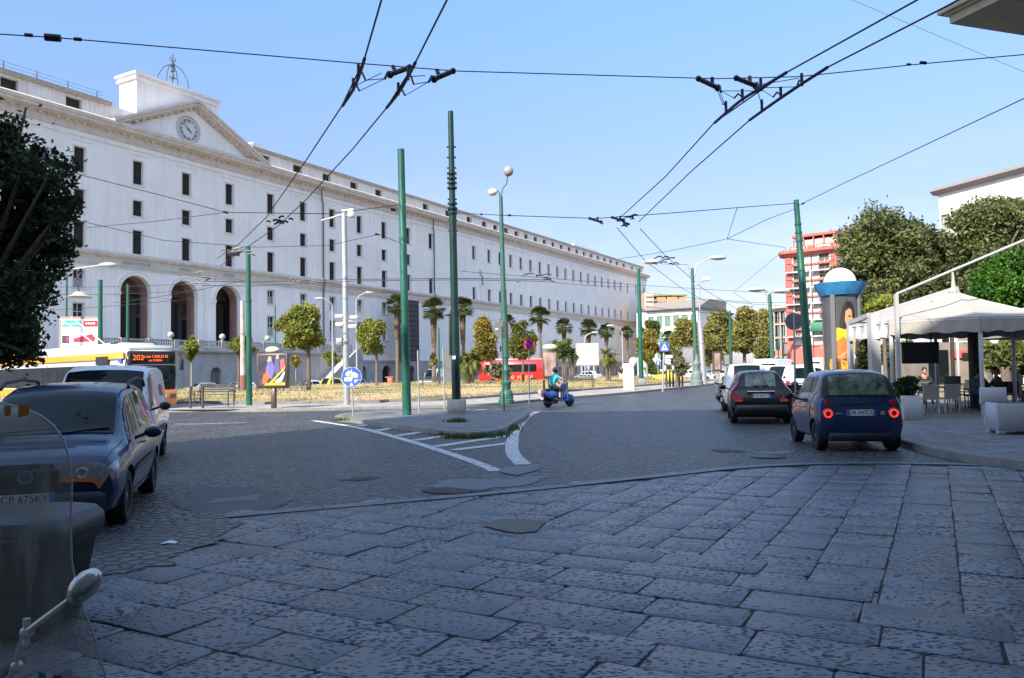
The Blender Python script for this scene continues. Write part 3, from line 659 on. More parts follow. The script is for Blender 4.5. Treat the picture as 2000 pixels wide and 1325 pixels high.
# base course, terrace with balustrade, doors
base_h = [(u-.5, u+1.6, -1.2, 2.7, 'arch') for u in near if u > 19]+[(u-.2, u+1.1, .2, 2.2, 'r') for u in far if u > 64]
b = B(); wall(b, 18.5, U1, -1.2, 3.3, base_h, 0, -.35, .9); wall(b, U0, -17, -1.2, 3.3, [], 0, -.35)
for h in base_h:
    if h[4] == 'arch': arch(b, h[0], h[1], 2.7, -.35, .9, 0, None, None, -1.2)
sweep(b, [(.0, 3.25), (-.45, 3.25), (-.45, 3.45), (0, 3.5)], U0, U1)
b.build('base_course', RUST, pal, 20)
b = B()
for h in base_h: b.box(h[0], h[1], .3, .35, -1.2, 2.7)
b.box(18.5, U1, .5, .55, -1.2, 3.3); b.build('base_doors', DARKIN, pal, 0)
b = B(); TX0, TX1, TY = -17, 18.5, -5.2
dh = [(-11.8, -10.2, -1.2, 2.0, 'arch'), (-3.45, -1.95, -1.2, 2.5, 'arch'), (4.1, 5.7, -1.2, 2.5, 'arch')]
wall(b, TX0, TX1, -1.2, 4.0, dh, 0, TY, .6)
for h in dh: arch(b, h[0], h[1], h[3], TY, .6, 0, None, None, -1.2)
b.box(TX0, TX0+.1, TY, 0, -1.2, 4.0); b.box(TX1-.1, TX1, TY, 0, -1.2, 4.0); b.box(TX0, TX1, TY+.01, .1, 4.0, 4.1)
sweep(b, [(TY+.1, 3.95), (TY-.2, 4.0), (TY-.35, 4.15), (TY-.35, 4.35), (TY+.1, 4.45)], TX0-.2, TX1+.2)
b.build('terrace', RUST, pal, 20)
for h in dh:
  b = B(); b.box(h[0]+.01, h[1]-.01, TY+.5, TY+.55, -1.2, h[3]-.01, 0); b.box((h[0]+h[1])/2-.05, (h[0]+h[1])/2+.05, TY+.44, TY+.5, -1.2, 1.8, 1); b.box(h[0], h[1], TY+.44, TY+.5, 1.7, 1.8, 1)
  b.build('terrace_door', [M('grey_door', (.17, .165, .17), .7, var=.2, vs=4), FRAME], pal, 0)
b = B(); x = TX0
while x < TX1-2.9:
    b.box(x, x+.6, TY-.25, TY+.25, 4.35, 5.4)
    for i in range(8): cx = x+.75+i*.28; b.lathe([(.05, 0), (.09, .05), (.05, .18), (.1, .4), (.045, .62), (.09, .7)], (cx, TY, 4.5), 6)
    b.box(x+.6, x+2.96, TY-.14, TY+.14, 4.42, 4.52); b.box(x+.6, x+2.96, TY-.17, TY+.17, 5.18, 5.35); x += 2.96
b.box(x, x+.6, TY-.25, TY+.25, 4.35, 5.4); b.build('balustrade', RUST, pal, 40)
b = B(); b.prism([(10.5, -1.2), (18.5, -1.2), (18.5, 3.9), (17.5, 3.9)], lambda a, z, d: (a, d, z), TY-2.6, TY-.02)
b.prism([(10.1, -.3), (10.5, -1), (18.5, 4.0), (18.5, 4.8), (17.3, 4.8)], lambda a, z, d: (a, d, z), TY-2.85, TY-2.6); b.build('stair_ramp', RUST, pal, 20)
# globes on the balustrade
for x in (-8.4, -1.9, 4.6): b = B(); b.sph((x, TY, 5.85), .34, 10); b.tube([(x, TY, 5.35), (x, TY, 5.6)], .1, 6); b.build('globe_lamp', M('old_globe', (.4, .38, .37), .6), pal)
# attic storey
ah_ = [(u-.35, u+.95+.35, 28.55, 29.75, 'r') for u in near+far if not (-12.5 < u < 7.5)]
b = B(); wall(b, U0, U1, 28.05, 30.1, ah_, 0, .85, .5); b.box(U0, U0+.1, .86, 12, 28, 30.1); b.box(U1-.1, U1, .86, 12, 28, 30.1)
b.build('attic', M('attic_plaster', (.66, .64, .62), .9, var=.16, vs=.5, streak=.55), pal, 0)
for h in ah_:
    bb = B(); bb.box(h[0], h[1], 1.3, 1.34, h[2], h[3], 0); bb.box(h[0], h[0]+.07, 1.22, 1.3, h[2], h[3], 1); bb.box(h[1]-.07, h[1], 1.22, 1.3, h[2], h[3], 1); bb.build('attic_window', [DARKIN, FRAME], pal, 0)
b = B(); sweep(b, [(.85, 29.95), (.6, 30.0), (.5, 30.2), (.5, 30.36), (.9, 30.42), (12, 30.45), (12, 29.9)], U0, -11.2); sweep(b, [(.85, 29.95), (.6, 30.0), (.5, 30.2), (.5, 30.36), (.9, 30.42), (12, 30.45), (12, 29.9)], 7.6, U1)
b.build('attic_coping', M('coping', (.36, .33, .3), .9, var=.3, vs=2, streak=.4), pal, 20)
b = B()
for x in np.arange(U0, -12, 3.05): b.tube([(x, 1.2, 30.3), (x, 1.2, 31.35)], .045, 5)
for z in (31.3, 30.95, 30.65): b.tube([(U0, 1.2, z), (-11.8, 1.2, z)], .015, 4)
b.build('roof_railing', IRON, pal)
# low parapet behind, roof boxes
b = B(); b.box(108, 123, 3, 8, 30.3, 31.7); b.build('roof_hut', [PLAS], pal, 0); b = B(); b.box(8.2, 9.6, 1.1, 4, 30.3, 31.1); b.build('chimney_block', PLAS, pal, 0); b = B(); b.box(-12.4, -8, 6, 12, 30.2, 32.3); b.box(-12.6, -7.8, 5.9, 12.1, 32.3, 32.45); b.build('roof_hut', STONE, pal, 0)
# pediment
ax, az = -1.7, 33.0; lx, rx = -12.0, 8.9
b = B(); b.prism([(lx+.6, 28.1), (rx-.6, 28.1), (ax, az-.3)], lambda a, z, d: (a, d, z), -.05, .9); b.build('pediment', PLAS, pal, 0)
b = B()
def rake(x0, z0, x1, z1):
    d = Vector((x1-x0, 0, z1-z0)); l = d.length; d.normalize(); n = Vector((-d.z, 0, d.x)) if d.x > 0 else Vector((d.z, 0, -d.x))
    prof = [(.9, -.95), (-.15, -.95), (-.15, -.75), (-.6, -.62), (-.95, -.5), (-.95, -.28), (-1.15, -.18), (-1.15, .05), (.95, .12)]; k = len(prof); vs = []
    for t in (0, l): vs += [Vector((x0, 0, z0))+d*t+n*q+Vector((0, y, 0)) for y, q in prof]
    b.add(vs, [(i, k+i, k+(i+1) % k, (i+1) % k) for i in range(k)]+[tuple(range(k)), tuple(range(2*k-1, k-1, -1))])
    i = .9
    while i < l-.6:
        c = Vector((x0, 0, z0))+d*i-n*.8; b.box(c.x-.14, c.x+.14, -.5, -.1, c.z-.1, c.z+.22); i += .95
rake(lx, 28.15, ax+.02, az+.15); rake(rx, 28.15, ax-.02, az+.15); b.build('raking_cornice', STONE, pal, 25)
b = B(); cx, cz = -2.35, 29.65
ck = B(); ck.lathe([(1.62, 0), (1.62, .1), (1.48, .12), (1.48, .04), (1e-5, .04)], n=36); ck.xf(Matrix.Translation((cx, -.06, cz)) @ Matrix.Rotation(PI/2, 4, 'X')); clock = ck.build('clock', DIAL, pal)
b = B()
for rr in (1.5, 1.18):
    P = [[(cx+r_*cos(2*PI*i/40), -.18, cz+r_*sin(2*PI*i/40)) for i in range(41)] for r_ in (rr, rr-.045)]; b.grid(P)
b.build('dial_ring', BLACK, clock, 0)
ROM = ['XII', 'I', 'II', 'III', 'IIII', 'V', 'VI', 'VII', 'VIII', 'IX', 'X', 'XI']
for i, t in enumerate(ROM):
    a = PI/2-i*PI/6; text(t, .42, BLACK, clock, facing((cx+.97*cos(a), -.19, cz+.97*sin(a)), (sin(a), 0, -cos(a)), (cos(a), 0, sin(a))), 'numeral', .015, sx=.8)
for a, l, w_ in ((PI/2-R(312), .95, .07), (PI/2-R(130), .55, .1)):
    bb = B(); d = Vector((cos(a), 0, sin(a))); n = Vector((-d.z, 0, d.x)); c = Vector((cx, -.22, cz)); bb.add([c-d*.15+n*w_, c-d*.15-n*w_, c+d*l-n*w_*.4, c+d*l+n*w_*.4], [(0, 3, 2, 1)]); bb.build('clock_hand', BLACK, clock, 0)
# square block behind the pediment and the iron bell frame
b = B(); b.box(-7.7, 3.1, 1.6, 4.6, 28.1, 34.2); b.box(-7.95, 3.35, 1.35, 4.85, 34.2, 34.45); b.box(-8.05, 3.45, 1.25, 4.95, 34.75, 35.0); b.box(-7.85, 3.25, 1.45, 4.75, 34.45, 34.75)
b.build('attic_block', M('block_plaster', (.76, .76, .76), .9, var=.08, vs=.6, streak=.3), pal, 0)
b = B(); x, z = -2.1, 35.0; tz = 39.2
for sx_, sy_ in ((-1, -1), (1, -1), (-1, 1), (1, 1)): b.tube([(x+sx_*1.5, 3+sy_*.9, z), (x+sx_*1.35, 3+sy_*.85, z+1.4), (x+sx_*.85, 3+sy_*.5, z+2.5), (x+sx_*.15, 3+sy_*.1, z+3.0)], .05, 5)
b.tube([(x, 3, z), (x, 3, tz)], .06, 6); b.tube([(x-.5, 3, z+1.4), (x+.5, 3, z+1.4)], .05, 5); b.tube([(x-.35, 3, z+2.6), (x+.35, 3, z+2.6)], .05, 5)
for s_ in (-1, 1): b.tube([(x, 3, tz-.9), (x+s_*.35, 3, tz-.75), (x+s_*.4, 3, tz-.5), (x+s_*.2, 3, tz-.45)], .04, 5)
for k in (0, 1, 2): b.lathe([(1e-5, 0), (.12, -.05), (.16, -.35), (.28, -.6)], (x+.0, 3, [z+1.9, z+2.75, z+3.4][k]), 8)
bf = b.build('bell_frame', IRON, pal)
# downpipes
b = B()
for x in (19.3, 45.6): b.tube([(x-1.0, -.9, 26.9), (x-.2, -.25, 25.4), (x, -.25, 25.1), (x, -.25, 14.7)], .1, 6); b.tube([(x, -.5, 14.6), (x, -.25, 13.0), (x, -.25, 3.5)], .1, 6)
b.build('downpipe', M('pipe_dark', (.1, .1, .11), .6), pal)
b = B(); b.add([(60.2, -.012, 20.2), (60.9, -.012, 20.2), (60.9, -.012, 19.4), (61.6, -.012, 19.0), (61.6, -.012, 17.5), (60.9, -.012, 17.3), (60.9, -.012, 18.9), (60.2, -.012, 19.1)], [tuple(range(8))]); b.build('bare_plaster', M('bare_plaster', (.3, .28, .26), .95), pal, 0)
# dark mesh advertising panel against the front
b = B(); b.box(31.8, 37.0, -3.3, -3.0, 3.3, 12.6, 0)
for i in range(12): b.box(31.9, 36.9, -3.36, -3.29, 3.5+i*.76, 3.95+i*.76, 1)
for x in (32, 36.8): b.box(x, x+.15, -3.1, -2.9, -1, 12.6, 1)
sc = thing('screen_panel', 'tall dark louvred screen standing before the white palace between the green poles', 'screen', (PO.x, PO.y, -.33), PI/2-TH, scale=1.2)
b.build('panel', [M('screen_dark', (.02, .02, .022), .6), M('screen_slat', (.05, .05, .052), .7)], sc, 0)
# ================================================================== vehicles
def paint(name, col, rough=.28, metal=.0, var=.0): return M(name, col, rough, metal, coat=.9, spec=.5, var=var, vs=2.)
TYRE = M('tyre_rubber', (.018, .018, .018), .85, bump=.003, bs=90); RIM = M('alloy_rim', (.4, .4, .42), .35, .9); RIMD = M('steel_rim_dark', (.05, .05, .055), .5, .5)
PLASTIC = M('black_plastic', (.02, .02, .021), .6); CHROME = M('chrome', (.7, .7, .72), .12, 1.); PLATEW = M('plate_white', (.75, .76, .76), .5)
PLATEB = M('plate_blue', (.03, .2, .62), .5); LETB = M('plate_letters', (.015, .015, .015), .6)
GLASS = M('car_glass', (.008, .014, .015), .05, coat=.0, spec=.25); GLASSG = M('car_glass_green_view', (.15, .2, .15), .12, coat=.3, spec=.35, var=.98, vs=5.)  # green mottling stands in for light seen through the cars, put into glass colour
REDL = M('red_lens', (.42, .01, .015), .15, coat=1); REDON = M('red_lens_lit', (1., .07, .04), .3, emit=.5); ORL = M('orange_lens', (.8, .16, .02), .2, coat=1); CLRL = M('headlight_lens', (.3, .31, .3), .12, .2, coat=1, var=.5, vs=22)
GAP = M('panel_gap', (.006, .006, .007), .8); UNDER = M('wheel_well', (.01, .01, .01), .9)
def pchip(X, Y, q):
    X = np.array(X, float); Y = np.array(Y, float); h = np.diff(X); d = np.diff(Y)/h; n = len(X); m = np.zeros(n)
    for i in range(1, n-1):
        if d[i-1]*d[i] > 0: w1, w2 = 2*h[i]+h[i-1], h[i]+2*h[i-1]; m[i] = (w1+w2)/(w1/d[i-1]+w2/d[i])
    m[0], m[-1] = d[0], d[-1]; i = np.clip(np.searchsorted(X, q)-1, 0, n-2); t = (q-X[i])/h[i]; a, b_ = m[i]*h[i], m[i+1]*h[i]
    return Y[i]*(2*t**3-3*t*t+1)+a*(t**3-2*t*t+t)+Y[i+1]*(-2*t**3+3*t*t)+b_*(t**3-t*t)
class Car:
    def __init__(s, st, root):
        st = sorted(st); s.Y = [a[0] for a in st]; s.C = [[a[k] for a in st] for k in range(1, 7)]; s.root = root; s.y0, s.y1 = s.Y[0], s.Y[-1]
    def ring(s, y):
        zb, zs, zt, wb, ws, wt = [float(pchip(s.Y, c, y)) for c in s.C]; k = min(1, max(.1, (zt-zs)/.3))
        return [(0, zb), (wb*.86, zb), (wb, zb+.07), (ws+.012, zb+(zs-zb)*.5), (ws, zs-.09*min(1, (zs-zb)/.4)), (ws-.035, zs), (wt+.015, zt-.075*k), (wt-.06, zt-.012*k), (wt*.5, zt+.018*k), (0, zt+.025*k)]
    def P(s, y, r, off=0.):
        if r > 9: r = r-18
        def at(y, r):
            R_ = s.ring(y); q = min(abs(r), 8.9999); i = int(q); t = q-i; a, c = R_[i], R_[i+1]; return Vector(((a[0]+(c[0]-a[0])*t)*(1 if r >= 0 else -1), y, a[1]+(c[1]-a[1])*t))
        p = at(y, r)
        if off:
            e = .02; dy = at(min(y+e, s.y1), r)-at(max(y-e, s.y0), r); r1, r0 = min(abs(r)+.05, 8.99), abs(r)-.05; sg = 1 if r >= 0 else -1
            dr = at(y, r1*sg)-at(y, r0*sg); n = dy.cross(dr)
            if sg < 0: n = -n
            if n.length > 1e-9: p = p+n.normalized()*off
        return p
    def body(s, mat, wheels=(), wr=.31, name='body', tri=10):
        Y = sorted(set(list(np.linspace(s.y0, s.y1, 44))+s.Y)); b = B(); rows = []
        for y in Y:
            h = s.ring(y); rows.append([(x, y, z) for x, z in h]+[(-x, y, z) for x, z in h[8:0:-1]])
        b.grid(rows, closed=True); n = len(rows[0]); b.f.append(tuple(range(n))); b.m.append(0); k = (len(rows)-1)*n; b.f.append(tuple(range(k+n-1, k-1, -1))); b.m.append(0)
        o = b.build(name, [mat, UNDER], s.root, 34)
        if wheels:
            c = B()
            for wy in wheels:
                for sg in (-1, 1): c.lathe([(1e-5, -.2), (wr+.055, -.2), (wr+.055, .2), (1e-5, .2)], (sg*(s.wx+.06), wy, wr), 24, 0, Matrix.Rotation(PI/2, 4, 'Y'))
            co = c.build('cut', [UNDER], None, 0); bm_fix(o); bm_fix(co)
            m_ = o.modifiers.new('b', 'BOOLEAN'); m_.operation = 'DIFFERENCE'; m_.object = co; m_.solver = 'EXACT'; m_.material_mode = 'TRANSFER'
            o.parent = None; dg = bpy.context.evaluated_depsgraph_get(); me = bpy.data.meshes.new_from_object(o.evaluated_get(dg)); o.modifiers.clear(); o.data = me
            bpy.data.objects.remove(co); o.parent = s.root; me.polygons.foreach_set('use_smooth', [True]*len(me.polygons)); me.set_sharp_from_angle(angle=R(34))
        return o
    def patch(s, q, off=.006, n=8, m=4, b=None, mi=0, thick=True):
        """q: four corners (y, ring) in order around"""
        b = b or B(); rows = []
        if min(a[1] for a in q) < 0 < max(a[1] for a in q): q = [(a[0], a[1]+18 if a[1] < 0 else a[1]) for a in q]
        for i in range(m+1):
            v = i/m; row = []
            for j in range(n+1):
                u = j/n; y = (q[0][0]*(1-u)+q[1][0]*u)*(1-v)+(q[3][0]*(1-u)+q[2][0]*u)*v; r = (q[0][1]*(1-u)+q[1][1]*u)*(1-v)+(q[3][1]*(1-u)+q[2][1]*u)*v
                row.append(s.P(y, r, off))
            rows.append(row)
        b.grid(rows, mi); return b
    def both(s, name, q, mat, off=.006, parent=None, n=8, m=4):
        for sg in (1, -1): s.patch([(y, r*sg) for y, r in q], off, n, m).build(name, mat, parent or s.root, 60)
    def wheels(s, ys, r, wd=.19, rim=None, spokes=7, parent=None):
        for wy in ys:
            for sg in (1, -1):
                Mx = Matrix.Translation((sg*s.wx, wy, r)) @ Matrix.Rotation(PI/2*sg, 4, 'Y'); b = B()
                b.lathe([(r*.64, -wd/2), (r*.93, -wd/2), (r, -wd*.36), (r, wd*.36), (r*.94, wd/2), (r*.66, wd/2), (r*.64, wd*.4)], n=28); b.xf(Mx); w_ = b.build('wheel', TYRE, s.root, 40)
                b = B(); b.lathe([(1e-5, 0), (r*.64, 0), (r*.66, wd*.49), (r*.6, wd*.47), (r*.57, wd*.1), (1e-5, wd*.08)], n=28, mi=1)
                for k in range(spokes):
                    a = 2*PI*k/spokes; b.prism([(-r*.07, r*.1), (r*.07, r*.1), (r*.1, r*.6), (-r*.1, r*.6)], lambda x, y, z: (x*cos(a)-y*sin(a), x*sin(a)+y*cos(a), z), wd*.12, wd*.38, 0)
                b.lathe([(1e-5, wd*.44), (r*.14, wd*.42), (r*.16, wd*.1)], n=12); b.xf(Mx); b.build('rim', [rim or RIM, RIMD], w_, 40)
def bm_fix(o):
    import bmesh
    bm = bmesh.new(); bm.from_mesh(o.data); bmesh.ops.remove_doubles(bm, verts=bm.verts, dist=1e-5); bmesh.ops.recalc_face_normals(bm, faces=bm.faces); bm.to_mesh(o.data); bm.free()
def plate(root, txt, loc, right, up, wide=.52, high=.115, dots=True):
    M_ = facing(loc, right, up); b = B(); b.box(-wide/2, wide/2, -high/2, high/2, 0, .008, 0, M_)
    b.box(-wide/2, -wide/2+.045, -high/2, high/2, .0081, .0095, 1, M_); b.box(wide/2-.045, wide/2, -high/2, high/2, .0081, .0095, 1, M_)
    p = b.build('number_plate', [PLATEW, PLATEB], root, 0); text(txt, high*.98, LETB, p, M_ @ Matrix.Translation((0, 0, .0105)), ext=.001, sx=.92 if wide > .4 else .6)
def heading(a, c):    # rotation so that local +Y points from a to c
    d = Vector(c)-Vector(a); return math.atan2(-d.x, d.y)
def mirror(root, x, y, z, mat, s=1.):
    b = B(); b.tube([(x-.1*s, y, z-.05), (x+.02*s, y-.01, z)], .022, 6); b.sph((x+.1*s, y, z+.02), .1, 12, sz=.75, sy=.55); b.build('wing_mirror', mat, root, 60)

# --- small blue two-seater, seen from behind, right of the road
def microcar():
    p = G(1669, 873); t = thing('small_car', 'small blue two seater city car seen from behind with lit round red tail lights', 'car', (p.x-.1, p.y+.38, 0), heading((6.27, 16.), (6.52, 18.0)))
    c = Car([(-1.36, .36, .52, .6, .5, .56, .5), (-1.33, .26, .62, .72, .66, .7, .6), (-1.29, .22, .74, .86, .72, .755, .66), (-1.25, .2, .9, 1.0, .74, .77, .67), (-1.2, .2, .96, 1.1, .75, .775, .66), (-1.08, .2, .99, 1.36, .75, .78, .62), (-1.0, .2, 1.0, 1.46, .75, .78, .59), (-.9, .2, 1.0, 1.505, .75, .78, .575),
             (-.4, .2, 1.0, 1.545, .74, .78, .57), (.2, .2, .98, 1.53, .74, .78, .57), (.5, .2, .95, 1.42, .74, .775, .58), (.82, .2, .9, 1.13, .74, .77, .6), (1.0, .2, .84, 1.0, .73, .76, .6), (1.2, .22, .72, .84, .7, .73, .56), (1.3, .28, .6, .68, .6, .66, .5), (1.34, .36, .5, .55, .5, .56, .44)], t)
    c.wx = .665; BL = paint('blue_car_paint', (.008, .032, .115), .25, .35); CELL = paint('dark_cell_paint', (.05, .06, .085), .3, .5)
    c.body(BL, (-.93, .93), .285)
    # dark safety cell: roof rim, pillars and sill
    b = B(); c.patch([(-1.13, 7.6), (-1.13, -7.6), (.42, -7.6), (.42, 7.6)], .007, 10, 14, b)
    for sg in (1, -1):
        c.patch([(-1.16, 5.7*sg), (-.72, 5.0*sg), (-.55, 6.0*sg), (-1.05, 6.6*sg)], .005, 4, 3, b); c.patch([(-1.1, 6*sg), (.55, 6*sg), (.4, 7.7*sg), (-1.05, 7.7*sg)], .006, 12, 4, b)
        c.patch([(-.52, 1.6*sg), (.6, 1.6*sg), (.6, 2.5*sg), (-.6, 2.5*sg)], .008, 8, 2, b); c.patch([(-.6, 2.5*sg), (-.45, 2.2*sg), (-.5, 5.2*sg), (-.8, 5.2*sg)], .007, 2, 8, b)
    b.build('safety_cell', CELL, t, 50)
    c.patch([(-1.215, 7.2), (-1.215, -7.2), (-1.02, -7.1), (-1.02, 7.1)], .02, 14, 6).build('rear_window', GLASSG, t, 60)
    b = B(); c.patch([(-1.225, 7.6), (-1.225, -7.6), (-1.212, -7.6), (-1.212, 7.6)], .016, 10, 1, b); c.patch([(-1.03, 7.3), (-1.03, -7.3), (-1.0, -7.3), (-1.0, 7.3)], .018, 10, 1, b); [c.patch([(-1.225, 5.9*sg), (-1.225, 7.4*sg), (-1.0, 7.3*sg), (-1.0, 6.1*sg)], .016, 6, 6, b) for sg in (1, -1)]; b.build('window_seal', PLASTIC, t, 60)
    c.both('side_window', [(-.42, 5.25), (.42, 5.25), (.18, 5.93), (-.36, 5.93)], GLASS, .009); c.both('quarter_window', [(-.72, 5.35), (-.5, 5.25), (-.44, 5.93), (-.72, 5.93)], GLASS, .009)
    c.patch([(.86, 7.6), (.86, -7.6), (.45, -7.5), (.45, 7.5)], .008, 10, 5).build('windscreen', GLASS, t, 60)
    b = B(); 
    for sg in (1, -1): c.patch([(-.47, 2.6*sg), (-.455, 2.6*sg), (-.44, 5.3*sg), (-.455, 5.3*sg)], .009, 1, 8, b); c.patch([(.5, 2.6*sg), (.512, 2.6*sg), (.56, 5.2*sg), (.548, 5.2*sg)], .009, 1, 8, b)
    c.patch([(-1.285, 7.9), (-1.285, -7.9), (-1.279, -7.9), (-1.279, 7.9)], .006, 10, 1, b)
    b.box(-.56, .56, -1.34, -1.33, .6, .612); b.build('panel_gaps', GAP, t, 0)
    b = B(); b.bbox(-.6, .6, -1.375, -1.22, .2, .36, .03); b.build('rear_bumper', M('bumper_dark', (.018, .022, .035), .5), t)
    for x in (-.60, .60):
        b = B(); b.lathe([(1e-5, 0), (.105, 0), (.105, .035), (.09, .05), (.0, .05)], n=20); b.xf(Matrix.Translation((x, -1.285, .73)) @ Matrix.Rotation(PI/2, 4, 'X')); tl = b.build('tail_light', REDL, t)
        b = B(); b.lathe([(.05, .051), (.082, .051), (.082, .06), (.05, .06), (.05, .051)], n=24, cap=False); b.xf(Matrix.Translation((x, -1.285, .73)) @ Matrix.Rotation(PI/2, 4, 'X')); b.build('lit_ring', REDON, tl)
        b = B(); b.lathe([(1e-5, 0), (.06, 0), (.055, .035), (1e-5, .04)], n=16); b.xf(Matrix.Translation((x, -1.262, .93)) @ Matrix.Rotation(PI/2, 4, 'X')); b.build('upper_tail_light', REDL, t)
    plate(t, 'DR 647DL', (0, -1.345, .745), (1, 0, 0), (0, .12, 1))
    EM = M('badge_grey', (.5, .5, .52), .4, .6); text('car', .07, EM, t, facing((.02, -1.268, .93), (1, 0, 0), (0, .1, 1)), 'badge', .003, sx=1.3)
    b = B(); b.bbox(-.46, -.34, -1.345, -1.32, .72, .74, .004); b.bbox(.36, .43, -1.345, -1.325, .7, .77, .004); b.build('badge', EM, t, 0)
    c.wheels((-.93, .93), .285, .19, RIM, 12); mirror(t, -.84, .42, 1.0, PLASTIC, -1); mirror(t, .84, .42, 1.0, PLASTIC, 1)
    b = B(); b.tube([(-.15, -1.22, 1.01), (.25, -1.2, 1.03)], .012, 5); b.build('rear_wiper', PLASTIC, t)
    return t
microcar()
# --- black hatchback
def hatch():
    p = G(1487, 829); t = thing('hatchback', 'black hatchback with tall angular red tail lights seen from behind', 'car', (p.x+.42, p.y+1.7, 0), -R(13.5))
    c = Car([(-1.9, .34, .5, .58, .55, .66, .56), (-1.87, .25, .62, .7, .74, .79, .66), (-1.82, .22, .74, .8, .79, .83, .7), (-1.74, .2, .92, .98, .8, .845, .68), (-1.66, .2, .97, 1.08, .81, .85, .64), (-1.5, .2, .98, 1.34, .81, .85, .58), (-1.38, .2, .99, 1.46, .81, .85, .55), (-1.2, .2, .99, 1.5, .81, .85, .54),
             (-.4, .2, .97, 1.53, .8, .85, .57), (.3, .2, .95, 1.5, .8, .85, .58), (.6, .2, .93, 1.36, .8, .85, .6), (1.05, .2, .9, 1.08, .79, .84, .64), (1.4, .2, .82, .98, .77, .82, .62), (1.75, .23, .68, .8, .7, .74, .56), (1.88, .32, .52, .6, .55, .6, .48)], t)
    c.wx = .74; BK = M('black_car_paint', (.004, .006, .01), .3, coat=.2, spec=.3); c.body(BK, (-1.22, 1.22), .3)
    c.patch([(-1.665, 7.6), (-1.665, -7.6), (-1.42, -7.4), (-1.42, 7.4)], .01, 12, 6).build('rear_window', GLASSG, t, 60)
    c.both('side_window', [(-1.1, 5.15), (.75, 5.15), (.3, 5.95), (-1.1, 5.95)], GLASS, .008); c.patch([(1.05, 7.5), (1.05, -7.5), (.45, -7.4), (.45, 7.4)], .008, 10, 5).build('windscreen', GLASS, t, 60)
    for sg in (-1, 1):
        b = B(); P = [(-1.855, 3.35), (-1.845, 4.3), (-1.72, 5.0), (-1.55, 6.0), (-1.47, 6.0), (-1.56, 5.0), (-1.6, 4.2), (-1.72, 3.3)]
        q1 = [(-1.84, 3.4), (-1.66, 3.4), (-1.58, 4.6), (-1.76, 4.9)]; q2 = [(-1.76, 4.9), (-1.58, 4.6), (-1.47, 6.1), (-1.57, 6.2)]
        c.patch([(y, r*sg) for y, r in q1], .012, 4, 6, b); c.patch([(y, r*sg) for y, r in q2], .012, 4, 6, b); tl = b.build('tail_light', REDL, t, 60)
        b = B(); b.prism([(.50, .70), (.73, .70), (.79, .92), (.70, .92)], lambda a, z, d: (sg*a, d-.12*(z-.7)*0, z), -1.875, -1.78, 0); b.build('lamp_cluster', M('red_lens_pink', (.62, .05, .09), .15, coat=1), tl, 20)
        b = B(); b.prism([(.53, .66), (.72, .66), (.73, .70), (.5, .70)], lambda a, z, d: (sg*a, d, z), -1.895, -1.79, 0); b.build('indicator_lens', ORL, tl, 0)
    b = B(); b.bbox(-.38, .38, -1.86, -1.79, .93, .955, .008); b.build('chrome_strip', CHROME, t, 20)
    b = B(); b.lathe([(1e-5, 0), (.05, 0), (.045, .02), (1e-5, .025)], n=18); b.xf(Matrix.Translation((0, -1.79, 1.03)) @ Matrix.Rotation(PI/2, 4, 'X')); b.build('badge', CHROME, t)
    plate(t, 'CM 004TF', (.0, -1.87, .82), (1, 0, 0), (0, .08, 1))
    b = B(); b.bbox(-.74, .74, -1.93, -1.7, .3, .56, .05); b.build('rear_bumper', M('bumper_black', (.012, .013, .015), .45), t)
    b = B(); b.tube([(0, -1.2, 1.52), (0, -1.27, 1.66)], .008, 5); b.build('aerial', PLASTIC, t)
    b = B(); b.tube([(-.2, -1.72, 1.1), (.2, -1.69, 1.12)], .014, 5); b.build('rear_wiper', PLASTIC, t)
    c.wheels((-1.22, 1.22), .3, .19, RIM, 8); mirror(t, -.9, .5, 1.0, BK, -1); mirror(t, .9, .5, 1.0, BK, 1); return t
hatch()
